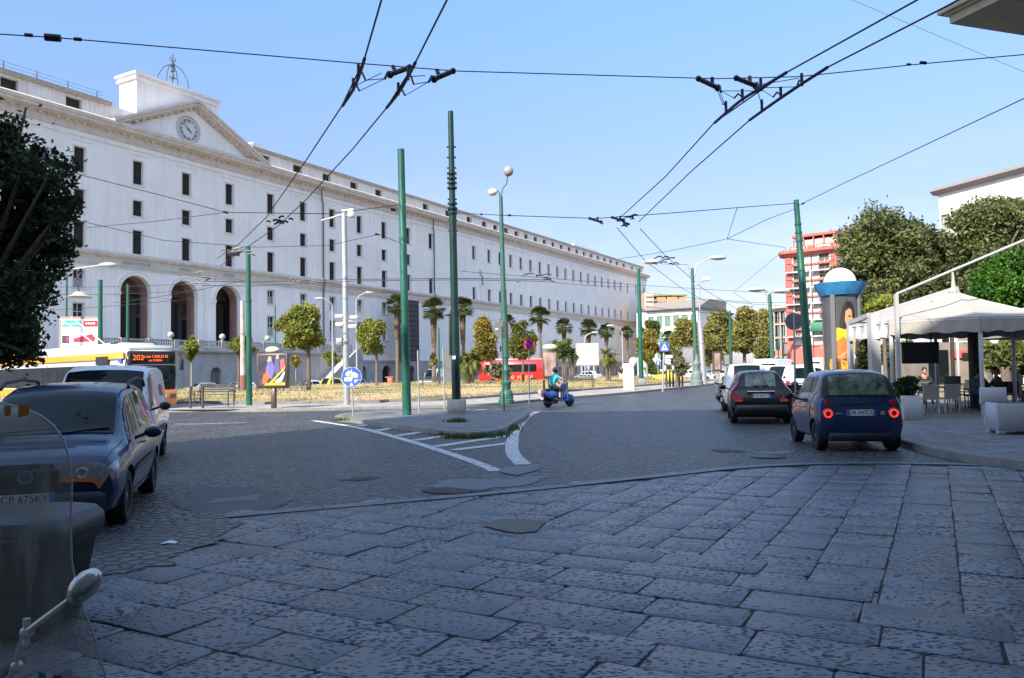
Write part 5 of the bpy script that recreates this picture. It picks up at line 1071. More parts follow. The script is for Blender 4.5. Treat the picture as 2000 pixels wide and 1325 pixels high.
# --- near scooter at the left edge: clear windshield, mirror, bars
def near_scooter():
    t = thing('scooter', 'parked scooter at the left edge with a tall streaked clear windshield and chrome mirror', 'scooter', (-1.27, 1.7, 0), R(228))
    # clear acrylic windshield, curved; outline measured: left edge out of the frame
    m = bpy.data.materials.new('clear_acrylic'); m.use_nodes = True; nt = m.node_tree; L = nt.links.new; p = nt.nodes['Principled BSDF']; p.inputs['Roughness'].default_value = .12; p.inputs['Base Color'].default_value = (.6, .57, .5, 1); p.inputs['Specular IOR Level'].default_value = .6
    tcn = nd(nt, 'TexCoord'); mp = nd(nt, 'Mapping'); mp.inputs['Scale'].default_value = (9, 9, 1.2); mp.inputs['Rotation'].default_value = (0, .35, 0); n = nd(nt, 'TexNoise', i_Scale=4., i_Detail=6.); L(tcn.outputs['Object'], mp.inputs[0]); L(mp.outputs[0], n.inputs[0])
    mrn = nd(nt, 'MapRange', i_1=.45, i_2=.8, i_3=.17, i_4=.5); L(n.outputs[0], mrn.inputs[0]); L(mrn.outputs[0], p.inputs['Alpha']); SH = m  # streaky alpha and warm base colour imitate reflections and haze on the acrylic
    W = lambda px, py, Y: D(px, py, Y)
    # right-hand outline of the shield in picture coordinates, at depth 1.55 growing away from us to the left
    edge = [(2, 788), (40, 797), (75, 812), (100, 832), (118, 860), (127, 900), (128, 950), (121, 1020), (117, 1100), (122, 1160), (135, 1210), (152, 1260), (166, 1330), (178, 1400)]
    inv = Matrix.Translation((-1.27, 1.7, 0)) @ Matrix.Rotation(R(228), 4, 'Z'); inv = inv.inverted()
    rows = []
    for k, (px, py) in enumerate(edge):
        e = W(px, py, 1.62); row = []
        cx = -1.3; hw = e.x-cx
        for i in range(15):
            a = -1+2*i/14; x = cx+hw*a; y = 1.62-.13*(1-a*a)+.1*(1.5-e.z)*0; row.append(inv @ Vector((x, y+(e.z-1.2)*-.12+.05, e.z)))
        rows.append(row)
    b = B(); b.grid(rows)
    n = len(b.v); b2 = B(); b2.v = b.v+[tuple(Vector(v)+Vector((0, -.004, 0))) for v in b.v]; b2.f = [f[::-1] for f in b.f]+[tuple(i+n for i in f) for f in b.f]; b2.m = b.m*2
    ws = b2.build('windshield', SH, t, 60)
    rim = [Vector(r[-1]) for r in rows]; rim2 = [Vector(r[0]) for r in rows][::-1]; b = B(); b.tube(rim2+rim, .0022, 5); b.build('shield_rim', M('rim_clear', (.45, .47, .47), .3), ws)
    # rust-orange stickers at the top, small tricolour sticker at the bottom
    b = B()
    def quadp(pts, Y, mi): b.add([inv @ W(px, py, Y) for px, py in pts], [(0, 1, 2, 3)], mi)
    quadp([(36, 792), (58, 791), (56, 812), (35, 816)], 1.5, 0); quadp([(8, 794), (22, 792), (20, 812), (9, 814)], 1.5, 0)
    b.build('sticker', [M('orange_sticker', (.6, .2, .03), .6)], t, 0)
    b = B(); quadp([(75, 1313), (90, 1315), (89, 1332), (75, 1330)], 1.46, 0); quadp([(90, 1315), (104, 1318), (103, 1334), (89, 1332)], 1.46, 1); quadp([(104, 1318), (121, 1321), (120, 1337), (103, 1334)], 1.46, 2)
    b.build('tricolour_sticker', [M('flag_green', (.02, .3, .1), .5), PLATEW, M('flag_red', (.5, .03, .03), .5)], t, 0)
    # mirror: stem with clamp, chrome shell
    A_ = [inv @ W(*q) for q in [(15, 1335, 1.72), (30, 1300, 1.71), (48, 1236, 1.7)]]; b = B(); b.tube(A_, .006, 8)
    A2 = [inv @ W(*q) for q in [(52, 1237, 1.7), (68, 1222, 1.69), (135, 1172, 1.66)]]; b.tube(A2, [.0075, .007, .006], 8)
    j = inv @ W(52, 1236, 1.7); b.sph(j, .014, 10); b.tube([j+Vector((0, 0, .03)), j-Vector((0, 0, .025))], .008, 7); b.sph(inv @ W(33, 1303, 1.71), .014, 8); b.build('mirror_stem', M('stem_grey', (.5, .52, .53), .3, .8), t)
    mc = inv @ W(165, 1145, 1.66); ax = ((inv @ W(193, 1116, 1.66))-(inv @ W(140, 1172, 1.66))).normalized(); fwd = Vector((0, 1, 0)); fwd = (fwd-ax*fwd.dot(ax)).normalized(); sd = fwd.cross(ax)
    Mx = Matrix((sd, fwd, ax)).transposed().to_4x4(); Mx.translation = mc
    b = B(); b.sph((0, 0, 0), 1, 24, sx=.026, sy=.03, sz=.043, M_=Mx); mb = b.build('mirror_shell', M('mirror_chrome', (.55, .54, .52), .22, .9), t)
    # head cowl, bars, leg shield and wheel, mostly outside the frame
    b = B(); b.sph((0.02, .05, .95), .13, 20, sx=1.2, sy=.8, sz=.8); b.grid([[(x, .12+.3*(1.0-z)*.35-.3*x*x, z) for x in np.linspace(-.3*(.75+.25*cos((z-.6)*3)), .3*(.75+.25*cos((z-.6)*3)), 9)] for z in np.linspace(.3, .98, 9)])
    b.bbox(-.2, .2, -.75, .1, .3, .4, .04); b.sph((-.02, -.8, .58), .28, 18, sy=1.5); b.sph((0, .42, .4), .2, 14, sx=.5, sy=1.3); b.build('body', M('scooter_silver', (.35, .36, .37), .3, .6), t, 50)
    b = B(); b.tube([(-.2, -.06, .98), (-.1, 0, .96), (.1, 0, .96), (.2, -.06, .98)], .014, 8); b.build('handlebar', PLASTIC, t)
    b = B(); b.lathe([(1e-5, .07), (.09, .05), (.1, 0)], n=20, M_=Matrix.Translation((0.02, .16, .98)) @ Matrix.Rotation(-PI/2, 4, 'X')); b.build('headlight', CLRL, t)
    b = B(); b.bbox(-.16, .16, -1.05, -.3, .76, .88, .05); b.build('seat', PLASTIC, t)
    for y in (.46, -.85): b = B(); b.lathe([(.15, -.06), (.23, -.055), (.255, -.02), (.255, .02), (.23, .055), (.15, .06)], n=22, M_=Matrix.Translation((0, y, .255)) @ Matrix.Rotation(PI/2, 4, 'Y')); b.build('wheel', TYRE, t)
near_scooter()
# ================================================================== street furniture
GREEN = M('pole_green', (.012, .11, .07), .42, .1, var=.45, vs=2.2, coat=.2, ani=(1, 1, .35)); GREEND = M('pole_green_dark', (.008, .038, .033), .4, .2, coat=.2, var=.4, vs=3, ani=(1, 1, .35)); GREENL = M('pole_green_faded', (.04, .12, .095), .5, .1, var=.2, vs=4)
GREY = M('galvanised', (.38, .39, .4), .5, .4, var=.15, vs=5); WPOLE = M('pole_white', (.5, .5, .46), .6, var=.25, vs=3, tint=(.8, .6, .5)); WIRE = M('wire_black', (.012, .013, .02), .6); LAMPH = M('lamp_head', (.5, .5, .48), .4, .3); GLOBE = M('globe_white', (.75, .73, .68), .35)
CONCR = M('concrete', (.42, .4, .36), .9, var=.2, vs=5, bump=.005, bs=50)
def ptop(px, py, Y): return D(px, py, Y)
def pole(label, base, top, r0, r1, mat, rings=(), name='tram_pole', cat='pole', group='green overhead line poles', z=None, base_block=None, lean=True):
    """base (px,py), top (px,py) in the photograph"""
    g = G(*base, z if z is not None else 0.); 
    t = thing(name, label, cat, (g.x, g.y, g.z), 0, group); T = D(top[0], top[1], g.y)-g; b = B(); h = T.z
    if not lean: T.x *= .4
    def at(f): return Vector((T.x*f, 0, T.z*f))
    fs = [0, .33, .331, .66, .661, 1.]; rs = [r0, r0*.97, r0*.86, r0*.84, (r0*.84+r1)/2, r1]
    b.tube([at(0)-Vector((0, 0, .1))]+[at(f) for f in fs[1:]], rs, 16); b.build('shaft', mat, t)
    for f in (.33, .66): b = B(); b.tube([at(f-.006), at(f+.006)], [r0*1.06*(1 if f < .5 else .92)]*2, 16); b.build('collar', mat, t)
    for f, n in rings: 
        for k in range(n): b = B(); b.tube([at(f+k*.016), at(f+k*.016+.006)], [r0*1.12]*2, 12); b.build('collar', mat, t)
    return t, T, g
t, T1, g1 = pole('bright green steel pole on the traffic island, left of the tall dark one', (795, 811), (783, 292), .155, .125, GREEN, z=.14)
t, T2, g2 = pole('tallest dark green pole standing in a pale concrete block on the island', (892, 806), (880, 218), .165, .1, GREEND, [(.74, 4), (.655, 3)], z=.14)
b = B(); b.bbox(-.33, .33, -.3, .3, -.02, .48, .03); b.build('concrete_foot', CONCR, t)
b = B(); b.tube([(-.21, -.05, 2.1), (-.21, -.05, 3.6), (-.2, -.03, 3.62)], .045, 8); b.bbox(-.38, -.16, -.1, 0, 3.55, 3.64, .01); b.build('conduit', M('conduit_black', (.02, .025, .025), .5), t)
b = B(); b.bbox(-.13, .0, -.19, -.165, 1.95, 2.08, .003); b.build('sticker', PLATEW, t, 0)
for i in range(9): a = .6+i*.035; b = B(); b.tube([(T2.x*a-.17, 0, T2.z*a), (T2.x*a+.17, 0, T2.z*a)], .035, 6); b.build('insulator', GREEND, t)
t, T3, g3 = pole('green pole at the pavement edge left of the film poster board', (487, 797), (485, 482), .15, .11, GREEN)
b = B(); b.bbox(-1.05, -.5, -.15, .15, T3.z-.45, T3.z-.15, .03); b.tube([(-.55, 0, T3.z-.25), (0, 0, T3.z-.2)], .03, 6); b.build('camera_box', M('box_black', (.02, .02, .022), .5), t)
t, T4, g4 = pole('green pole with grey foot beside the white stone pier', (1253, 756), (1247, 525), .23, .15, GREEN)
b = B(); b.bbox(-.33, .33, -.33, .33, 0, .75, .03); b.build('foot', M('foot_grey', (.2, .21, .23), .7), t)
# leaning pole on the right pavement
q = D(1581, 740, 26); t = thing('tram_pole', 'green pole leaning left on the right pavement, behind the small blue car', 'pole', (q.x+.05, q.y, .13), 0, 'green overhead line poles'); T5 = D(1555, 391, 26)-Vector((q.x+.05, q.y, .13)); g5 = Vector((q.x+.05, q.y, .13))
b = B(); b.tube([(0, 0, -.1), T5*.35, T5*.352, T5*.66, T5*.662, T5], [.15, .145, .13, .12, .115, .085], 16); b.build('shaft', GREEN, t)
for f in (.35, .66, .8, .84, .88): b = B(); b.tube([T5*f, T5*(f+.008)], [.16-.05*f]*2, 14); b.build('collar', GREEN, t)
# far-left green poles behind the trolleybus
for i, (px, y0, y1, Y, lab) in enumerate([(195, 547, 740, 43, 'green pole rising behind the roof of the trolleybus beside the billboard'), (249, 555, 740, 52, 'green pole in front of the first palace arch'), (129, 540, 740, 50, 'thin green pole left of the billboard behind the trolleybus'), (70, 585, 740, 55, 'dark green pole seen through the edge of the left tree'),
                                        (538, 598, 740, 78, 'slim green pole left of the big round tree'), (858, 640, 740, 70, 'slim green pole between the round headed palms')]):
    a = D(px, y1, Y); c = D(px-1, y0, Y); zt = c.z; t = thing('tram_pole', lab, 'pole', (a.x, a.y, 0), 0, 'green overhead line poles'); r = .16 if i < 2 else .09; r = [.16, .13, .08, .1, .09, .1][i]
    b = B(); b.tube([(0, 0, -.3), (0, 0, zt*.4), (0, 0, zt*.401), (0, 0, zt)], [r, r*.96, r*.85, r*.7], 12); b.build('shaft', GREEN, t)
for px, y0, Y, r, lab, fork in [(1428, 607, 95, .17, 'distant green pole above the white car', 0), (1530, 640, 85, .1, 'slim green pole just right of the far double lamp', 0), (1522, 660, 100, .1, 'slimmest far green pole beside the distant double lamp', 0)]:
    a = D(px, 735, Y); c = D(px-3, y0, Y); t = thing('tram_pole', lab, 'pole', (a.x, a.y, 0), 0, 'green overhead line poles'); b = B(); b.tube([(0, 0, -.3), (0, 0, c.z*.4), (c.x-a.x, 0, c.z)], [r, r*.95, r*.7], 10); b.build('shaft', GREEN, t)

# ornate green lamp standard
def lamp_head(b, c, d, s=1.):      # elongated head, c its root, d horizontal direction
    d = Vector(d).normalized(); side = Vector((-d.y, d.x, 0)); M_ = Matrix((d, side, Vector((0, 0, 1)))).transposed().to_4x4(); M_.translation = Vector(c)+d*.32*s; b.sph((0, 0, 0), 1, 14, sx=.36*s, sy=.17*s, sz=.1*s, M_=M_)
g = G(989, 789, .12); t = thing('street_lamp', 'tall green lamp standard with ornate foot and two heads, right of the dark pole', 'street lamp', (g.x, g.y, g.z), 0, 'street lamps'); T = D(978, 384, g.y)-g; s = g.y/1525.
prof = [(.5, 0), (.5, .28), (.42, .36), (.44, .75), (.36, .95), (.3, 1.0), (.28, 1.35), (.34, 1.45), (.34, 1.55), (.22, 1.7), (.2, 2.25), (.25, 2.35), (.25, 2.45), (.18, 2.6), (.17, 3.3), (.2, 3.4), (.17, 3.5)]
b = B(); b.lathe([(q*.72, z*.64) for q, z in prof], n=24)
for k in range(8): a = k*PI/4; b.tube([(.31*cos(a), .31*sin(a), .25), (.22*cos(a), .22*sin(a), .6)], .035, 6)
b.build('ornate_foot', GREENL, t)
b = B(); b.tube([(0, 0, 2.15), (T.x*.55, 0, T.z*.55), (T.x*.551, 0, T.z*.551), (T.x, 0, T.z)], [.15, .14, .12, .09], 14); b.build('shaft', GREENL, t)
b = B(); U_ = D(991, 345, g.y)-g; V_ = D(968, 372, g.y)-g; b.tube([T, T+Vector((.1, 0, .4)), U_-Vector((.05, 0, .35)), U_], .035, 7); b.tube([T-Vector((0, 0, .1)), T+Vector((-.1, 0, .25)), V_], .03, 7); b.build('arm', GREENL, t)
for c_ in (D(993, 335, g.y)-g, D(962, 376, g.y)-g):
    b = B(); b.sph(c_, .21, 16, sz=1.15 if c_.z > T.z+1 else .8, sx=1.1); b.build('lamp_globe', GLOBE if c_.z < T.z+1 else M('globe_dull', (.3, .28, .24), .5), t)
# grey pole with cameras
t, T, g = pole('pale grey pole carrying cameras and boxes, behind the blue round sign', (677, 791), (672, 415), .16, .13, GREY, name='camera_pole', group='grey camera poles', z=.12)
b = B(); b.tube([(T.x, 0, T.z-.1), (T.x-1.1, 0, T.z-.4)], .05, 6); b.tube([(T.x, 0, T.z-.15), (T.x+.5, 0, T.z-.25)], .05, 6); b.build('arm', GREY, t)
b = B(); b.bbox(T.x+.2, T.x+.5, -.15, .15, T.z-.25, T.z+.15, .05); b.bbox(T.x-.1, T.x+.3, -.1, .1, T.z+.02, T.z+.12, .02); b.build('camera', GLOBE, t)
def boxat(px, py, w_, h_, d_, mat, nm, t, g):
    c = D(px, py, g.y)-g; b = B(); b.bbox(c.x-w_/2, c.x+w_/2, -d_/2-.05, d_/2-.05, c.z-h_/2, c.z+h_/2, .03); b.build(nm, mat, t)
boxat(664, 668, .3, .35, .3, GREY, 'control_box', t, g); 
for q in ((663, 618), (692, 620), (664, 634), (689, 638)): boxat(*q, .38, .16, .2, GLOBE, 'camera', t, g)
b = B(); c = D(688, 628, g.y)-g; b.tube([(-.1, 0, c.z), (c.x+.2, 0, c.z)], .04, 6); b.tube([(-.3, 0, c.z-.3), (c.x+.2, 0, c.z-.3)], .04, 6); b.build('bracket', GREY, t)
t, T, g = pole('grey pole with a camera cluster right of the green double lamp', (1375, 750), (1367, 630), .3, .25, GREY, name='camera_pole', group='grey camera poles', z=.12)
q = D(1366, 545, g.y)-g; b = B(); b.tube([T, q], [.08, .06], 8); b.tube([(q.x, 0, q.z-.3), (q.x+.9, 0, q.z-.1)], .06, 6); b.build('mast', GREY, t); b = B(); b.bbox(q.x+.3, q.x+1., -.2, .2, q.z-.2, q.z+.2, .05); b.bbox(q.x-.6, q.x-.2, -.2, .2, q.z-.6, q.z-.4, .05); b.build('camera', GLOBE, t)
# rusty footed white pole
t, T, g = pole('slim white pole with rusty foot on the lawn, left of the green pole', (475, 771), (473, 588), .2, .14, WPOLE, name='flag_pole', group=None, z=.2, cat='pole')
b = B(); b.tube([(0, 0, -.1), (0, 0, 1.4)], .235, 12); b.build('rusty_foot', M('rust', (.22, .1, .08), .9, var=.4, vs=8), t)
# double armed green lamps
def double_lamp(label, base, top, hl, hr, r, foot=True):
    g = G(*base, .12); t = thing('street_lamp', label, 'street lamp', (g.x, g.y, g.z), 0, 'street lamps'); T = D(*top, g.y)-g; k = g.y/60.
    b = B(); b.tube([(0, 0, -.2), (T.x*.3, 0, T.z*.3), (T.x*.301, 0, T.z*.301), T], [r, r*.95, r*.75, r*.55], 14); b.build('shaft', GREENL, t)
    if foot: b = B(); b.lathe([(q*1.15, z*1.25) for q, z in prof[:11]], n=16); b.build('ornate_foot', M('foot_pale_green', (.13, .17, .16), .6), t)
    for h_ in (hl, hr):
        c = D(*h_, g.y)-g; dx = 1 if c.x > T.x else -1; b = B(); b.tube([(T.x+dx*.1, 0, T.z-.8*k), (T.x+dx*.35*k, 0, T.z+.3*k), (c.x-dx*.8*k, 0, c.z-.15*k), (c.x-dx*.3*k, 0, c.z)], .05*k, 6); b.build('arm', GREY, t)
        b = B(); lamp_head(b, (c.x-dx*.5*k, 0, c.z), (dx, 0, .0), 1.9*k); b.build('lamp_head', LAMPH, t)
double_lamp('green double armed lamp with ornate foot beside the row of bollards', (1361, 752), (1352, 524), (1275, 512), (1399, 504), .24)
g_ = D(1512, 735, 70); gg = (1513, 752)
double_lamp('green double armed lamp further off, above the black hatchback', (1511, 757), (1503, 575), (1480, 566), (1524, 569), .22, False)
# cobra head lamps on thin poles at the far side of the square
for i, (px, y0, Y, dx, lab) in enumerate([(80, 520, 46, 1, 'grey lamp with long arm at far left, near the tree'), (650, 583, 88, -1, 'thin lamp left of the grey camera pole'), (697, 572, 88, 1, 'thin lamp right of the grey camera pole'), (1143, 650, 110, 1, 'thin lamp before the third palm on the right'), (1217, 636, 100, -1, 'thin lamp near the end of the palace')]):
    a = D(px, 740, Y); c = D(px, y0, Y); t = thing('street_lamp', lab, 'street lamp', (a.x, a.y, gz(a.x, a.y)), 0, 'street lamps'); h = c.z-a.z+1.2 if 0 else c.z-gz(a.x, a.y)
    ln = 3.4 if i == 0 else 1.0; b = B(); b.tube([(0, 0, -.3), (0, 0, h-.8)], [.11, .08], 8); b.build('shaft', GREY, t); b = B(); b.tube([(0, 0, h-.85), (dx*.3, 0, h-.4), (dx*ln, 0, h-.02)], .045, 6); b.build('arm', GREY, t)
    b = B(); lamp_head(b, (dx*ln, 0, h), (dx, 0, 0), 1.6 if i == 0 else 1.5); b.build('lamp_head', LAMPH, t)
# hanging lamp over the trolleybus
c = D(155, 580, 40); t = thing('street_lamp', 'flat lamp hanging from wires above the trolleybus', 'street lamp', c, 0, 'street lamps'); b = B(); b.lathe([(1e-5, .28), (.2, .25), (.35, .1), (.62, .0), (.55, -.08), (1e-5, -.1)], n=18); b.build('lamp_head', M('lamp_rusty', (.4, .37, .33), .6), t); b = B(); b.tube([(0, 0, .25), (-.2, 0, .8), (.1, 0, 1.3)], .04, 6); b.build('hook', IRON, t)

# ------------------------------------------------------------------ signs
def sign(name, label, base, top, rad, z=.12, cat='sign', group='road signs', r=.03, mat=None, Y=None, shape='disc', face=None, back=False, fx=None):
    g = G(*base, z) if Y is None else D(base[0], base[1], Y); g.z = z
    t = thing(name, label, cat, (g.x, g.y, g.z), 0, group); T = D(*top, g.y)-g; b = B(); b.tube([(0, 0, -.2), (T.x, 0, T.z+.1)], r, 8); b.build('post', mat or GREY, t)
    return t, T, g
BLUE = M('sign_blue', (.02, .2, .72), .4); SWH = M('sign_white', (.78, .78, .78), .5); SRED = M('sign_red', (.6, .02, .03), .4); SBACK = M('sign_back_grey', (.2, .21, .22), .5, .5); PURP = M('sign_blue_dark', (.03, .03, .3), .4)
def disc(t, c, r, mats, ang=0, rim=None, sx=1.):
    b = B(); M_ = Matrix.Translation(c) @ Matrix.Rotation(ang, 4, 'Z') @ Matrix.Rotation(PI/2, 4, 'X'); b.lathe([(1e-5, -.012), (r, -.012), (r, .012), (1e-5, .012)], n=32, mi=0); b.lathe([(1e-5, .013), (r*.97, .013)], n=32, mi=1) if len(mats) > 1 else None
    b.xf(M_); return b.build('sign_disc', mats, t, 20), M_
t, T, g = sign('road_sign', 'round blue sign with white lorry and arrows pictogram on a slim post', (690, 813), (687, 737), .4)
c_ = D(687, 737, g.y)-g; d_, M_ = disc(t, (c_.x, -.04, c_.z), .36, [SWH, BLUE])
b = B()
for pl in [[(-.2, .05), (-.02, .05), (-.02, .22), (-.14, .22), (-.2, .15)], [(.03, -.02), (.22, -.02), (.22, .1), (.12, .17), (.03, .17)], [(-.25, -.14), (.0, -.14), (.05, -.02), (-.1, .02), (-.25, -.02)], [(.0, .0), (.05, .08), (.0, .28), (-.05, .08)], [(-.06, -.3), (.06, -.3), (.0, -.18)], [(.1, -.2), (.27, -.1), (.12, -.08)]]: b.prism([(x, y) for x, y in pl], lambda x, y, z: (x, y, z), .014, .018)
b.xf(M_); b.build('pictogram', SWH, d_, 0)
for base, top, lab in [((819, 808), (816, 690), 'bare slim pole just right of the bright green pole'), ((869, 798), (865, 682), 'slim pole with a narrow panel left of the dark green pole')]:
    t, T, g = sign('sign_post', lab, base, top, 0, group='slim sign posts', cat='pole')
    if base[0] == 869: b = B(); b.box(T.x+.05, T.x+.35, -.02, .02, T.z-1.4, T.z-.1); b.build('panel', SBACK, t, 0)
t, T, g = sign('road_sign', 'grey back of a large round sign in front of the ornate green lamp', (985, 803), (980, 643), .5, mat=GREENL)
c_ = D(981, 643, g.y)-g; d_, M_ = disc(t, (c_.x, .05, c_.z), .34, [SBACK, SBACK]); b = B(); b.box(c_.x+.02, c_.x+.16, -.04, .035, c_.z-.32, c_.z+.3); b.build('bracket', M('bracket_dark', (.05, .07, .08), .5), d_ and t, 0); b = B(); b.box(c_.x-.26, c_.x-.16, .02, .037, c_.z-.03, c_.z+.03); b.build('sticker', SWH, t, 0)
t, T, g = sign('road_sign', 'small round red and blue no parking sign near the rider', (1034, 785), (1033, 674), .3)
c_ = D(1033, 673, g.y)-g; d_, M_ = disc(t, (c_.x, -.05, c_.z), .26, [SRED, SRED]); b = B(); b.lathe([(1e-5, .016), (.19, .016)], n=24, mi=0); b.xf(M_); b.build('blue_field', PURP, d_); b = B(); b.prism([(-.17, .13), (-.13, .17), (.17, -.13), (.13, -.17)], lambda x, y, z: (x, y, z), .018, .021); b.xf(M_); b.build('diagonal_bar', SRED, d_, 0)
t, T, g = sign('road_sign', 'square blue pedestrian crossing sign left of the bollards', (1294, 762), (1297, 672), .3, r=.06)
c_ = D(1297, 678, g.y)-g; k = g.y/1525; b = B(); w_ = 9*k; b.box(c_.x-w_, c_.x+w_, -.14, -.08, c_.z-w_, c_.z+w_); d_ = b.build('sign_plate', BLUE, t, 0)
b = B(); b.prism([(c_.x-w_*.72, c_.z-w_*.7), (c_.x+w_*.72, c_.z-w_*.7), (c_.x, c_.z+w_*.75)], lambda a, z, d: (a, d, z), -.16, -.141); tr = b.build('white_triangle', SWH, d_, 0)
b = B(); q = w_; x, z = c_.x, c_.z; b.sph((x+.02*q, -.17, z+.28*q), .09*q, 8, sy=.3); b.prism([(x-.1*q, z-.1*q), (x+.1*q, z-.1*q), (x+.08*q, z+.2*q), (x-.06*q, z+.2*q)], lambda a, zz, d: (a, d, zz), -.175, -.161); b.prism([(x-.3*q, z-.55*q), (x-.2*q, z-.55*q), (x+.08*q, z-.1*q), (x-.08*q, z-.1*q)], lambda a, zz, d: (a, d, zz), -.175, -.161); b.prism([(x+.22*q, z-.55*q), (x+.32*q, z-.55*q), (x+.1*q, z-.1*q), (x-.06*q, z-.1*q)], lambda a, zz, d: (a, d, zz), -.175, -.161); b.build('walking_figure', LETB, tr, 0)
q = D(1552, 740, 24.5); t = thing('road_sign', 'grey back of a round sign on a slim post left of the leaning green pole', 'sign', (q.x, q.y, .13), 0, 'road signs'); c_ = D(1551, 628, q.y)-Vector((q.x, q.y, .13))
b = B(); b.tube([(0, 0, -.1), (c_.x, 0, c_.z+.25)], .03, 8); b.build('post', GREY, t); disc(t, (c_.x, .04, c_.z), .27, [SBACK, SBACK])
for px, py, Y, r, lab in [(1285, 709, 105, .75, 'small round blue arrow sign in the shade of the far trees'), (1149, 718, 104, .6, 'round blue sign standing under the white billboard')]:
    a = D(px, py, Y); t = thing('road_sign', lab, 'sign', (a.x, a.y, gz(a.x, a.y)), 0, 'road signs'); z = a.z-gz(a.x, a.y); b = B(); b.tube([(0, 0, -.1), (0, 0, z)], .05, 6); b.build('post', GREY, t); d_, M_ = disc(t, (0, -.08, z), r*.5, [SWH, BLUE]); b = B(); b.prism([(-.05, -.2), (.05, -.2), (.05, .05), (.13, .05), (0, .22), (-.13, .05), (-.05, .05)], lambda x, y, z: (x, y, z), .015, .03); b.xf(M_); b.build('arrow', SWH, d_, 0)

# ------------------------------------------------------------------ advertising boards
BROWN = M('board_brown', (.075, .045, .035), .5, coat=.3)
g = G(535, 803); k = g.y/1525; t = thing('poster_board', 'brown framed board with dark film poster and pale oval cap, near the green pole', 'advertising board', (g.x, g.y, g.z), R(-7))
def PB(px, py): q = D(px, py, g.y)-g; return q
a, c = PB(505, 757), PB(562, 692); b = B(); b.bbox(a.x-.08, c.x+.08, -.14, .14, a.z-.05, c.z+.05, .03); b.build('case', BROWN, t)
b = B(); b.bbox(-.1, .1, -.1, .1, 0, a.z, .02); b.lathe([(.2, 0), (.2, .08), (.12, .12)], n=12); b.build('post', BROWN, t)
b = B(); b.box(a.x, c.x, -.147, -.141, a.z+.04, c.z-.03); po = b.build('poster', M('poster_dark', (.05, .045, .07), .3, var=.5, vs=2.5), t, 0)
w_, h_ = c.x-a.x, c.z-a.z
def pp(poly, col, nm, d=0): b = B(); b.prism([(a.x+u*w_, a.z+v*h_) for u, v in poly], lambda x, z, y: (x, y, z), -.153-d, -.148-d); b.build(nm, M('print_%02d%02d%02d' % tuple(int(q*99) for q in col), col, .45, var=.25, vs=6), po, 0)
pp([(.22, .06), (.97, .06), (.97, .14), (.3, .13)], (.75, .5, .02), 'printed_band'); pp([(.27, .5), (.36, .78), (.5, .8), (.62, .55), (.5, .25), (.3, .3)], (.16, .14, .4), 'printed_figure'); pp([(.33, .78), (.4, .95), (.48, .93), (.5, .8)], (.6, .36, .25), 'printed_face', .003)
pp([(.58, .6), (.64, .86), (.76, .86), (.78, .45), (.66, .3)], (.1, .1, .24), 'printed_figure', .002); pp([(.64, .86), (.67, .98), (.75, .98), (.75, .86)], (.6, .38, .28), 'printed_face', .004); pp([(.14, .12), (.2, .38), (.38, .5), (.42, .3), (.28, .1)], (.6, .14, .04), 'printed_figure', .004)
pp([(.8, .55), (.8, .82), (.93, .88), (.99, .6), (.88, .45)], (.45, .12, .12), 'printed_figure', .004); pp([(.6, .18), (.66, .12), (.86, .18), (.96, .4), (.95, .5), (.8, .3)], (.7, .68, .62), 'printed_crescent', .005); pp([(.42, .14), (.97, .62), (.97, .56), (.5, .12)], (.6, .5, .05), 'printed_stroke', .006)
b = B(); q = PB(532, 684); b.sph((q.x, 0, q.z), 1, 20, sx=.33, sy=.2, sz=.16); b.tube([(q.x, 0, c.z), (q.x, 0, q.z-.1)], .05, 8); b.build('oval_cap', M('cap_cream', (.66, .64, .45), .5), t)
# rust coloured board by the rider
g = G(1073, 765, .2); t = thing('poster_board', 'worn reddish board on a post behind the scooter rider', 'advertising board', (g.x, g.y, g.z), R(-6)); PBg = g
a, c = D(1060, 735, g.y)-g, D(1089, 687, g.y)-g; b = B(); b.bbox(a.x, c.x, -.2, .2, a.z-.2, c.z, .05); b.build('case', BROWN, t); b = B(); b.box(a.x+.15, c.x-.12, -.215, -.205, a.z, c.z-.1); b.build('poster', M('poster_torn', (.35, .25, .21), .8, var=.7, vs=1.8, ani=(1, 1, .4)), t, 0)
b = B(); b.tube([((a.x+c.x)/2, 0, 0), ((a.x+c.x)/2, 0, a.z)], .18, 8); b.build('post', BROWN, t); b = B(); b.sph(((a.x+c.x)/2, 0, c.z+.3), 1, 16, sx=.5, sy=.35, sz=.22); b.build('oval_cap', M('cap_grey', (.55, .52, .46), .5), t)
# white billboard and two big ones
def billboard(label, px0, px1, py0, py1, Y, mat, posts=True, fr=None, parts=None, rz=0):
    a, c = D(px0, py1, Y), D(px1, py0, Y); ctr = (a+c)/2; gzz = gz(ctr.x, ctr.y); t = thing('billboard', label, 'billboard', (ctr.x, Y, gzz), rz, 'billboards'); w_, h_ = c.x-a.x, c.z-a.z; z0 = a.z-gzz
    b = B(); b.bbox(-w_/2-.15, w_/2+.15, .0, .25, z0-.15, z0+h_+.15, .03); b.build('frame', fr or BROWN, t, 20); b = B(); b.box(-w_/2, w_/2, -.03, -.001, z0, z0+h_); s_ = b.build('poster', mat, t, 0)
    if posts: b = B(); [b.box(x-.1, x+.1, .05, .25, -.3, z0) for x in (-w_*.3, w_*.3)]; b.build('posts', GREY, t, 0)
    return t, s_, w_, h_, z0
billboard('blank white billboard on posts in front of the palace', 1128, 1167, 673, 712, 96, M('white_sheet', (.8, .79, .78), .6), fr=M('board_pink', (.5, .38, .33), .7))
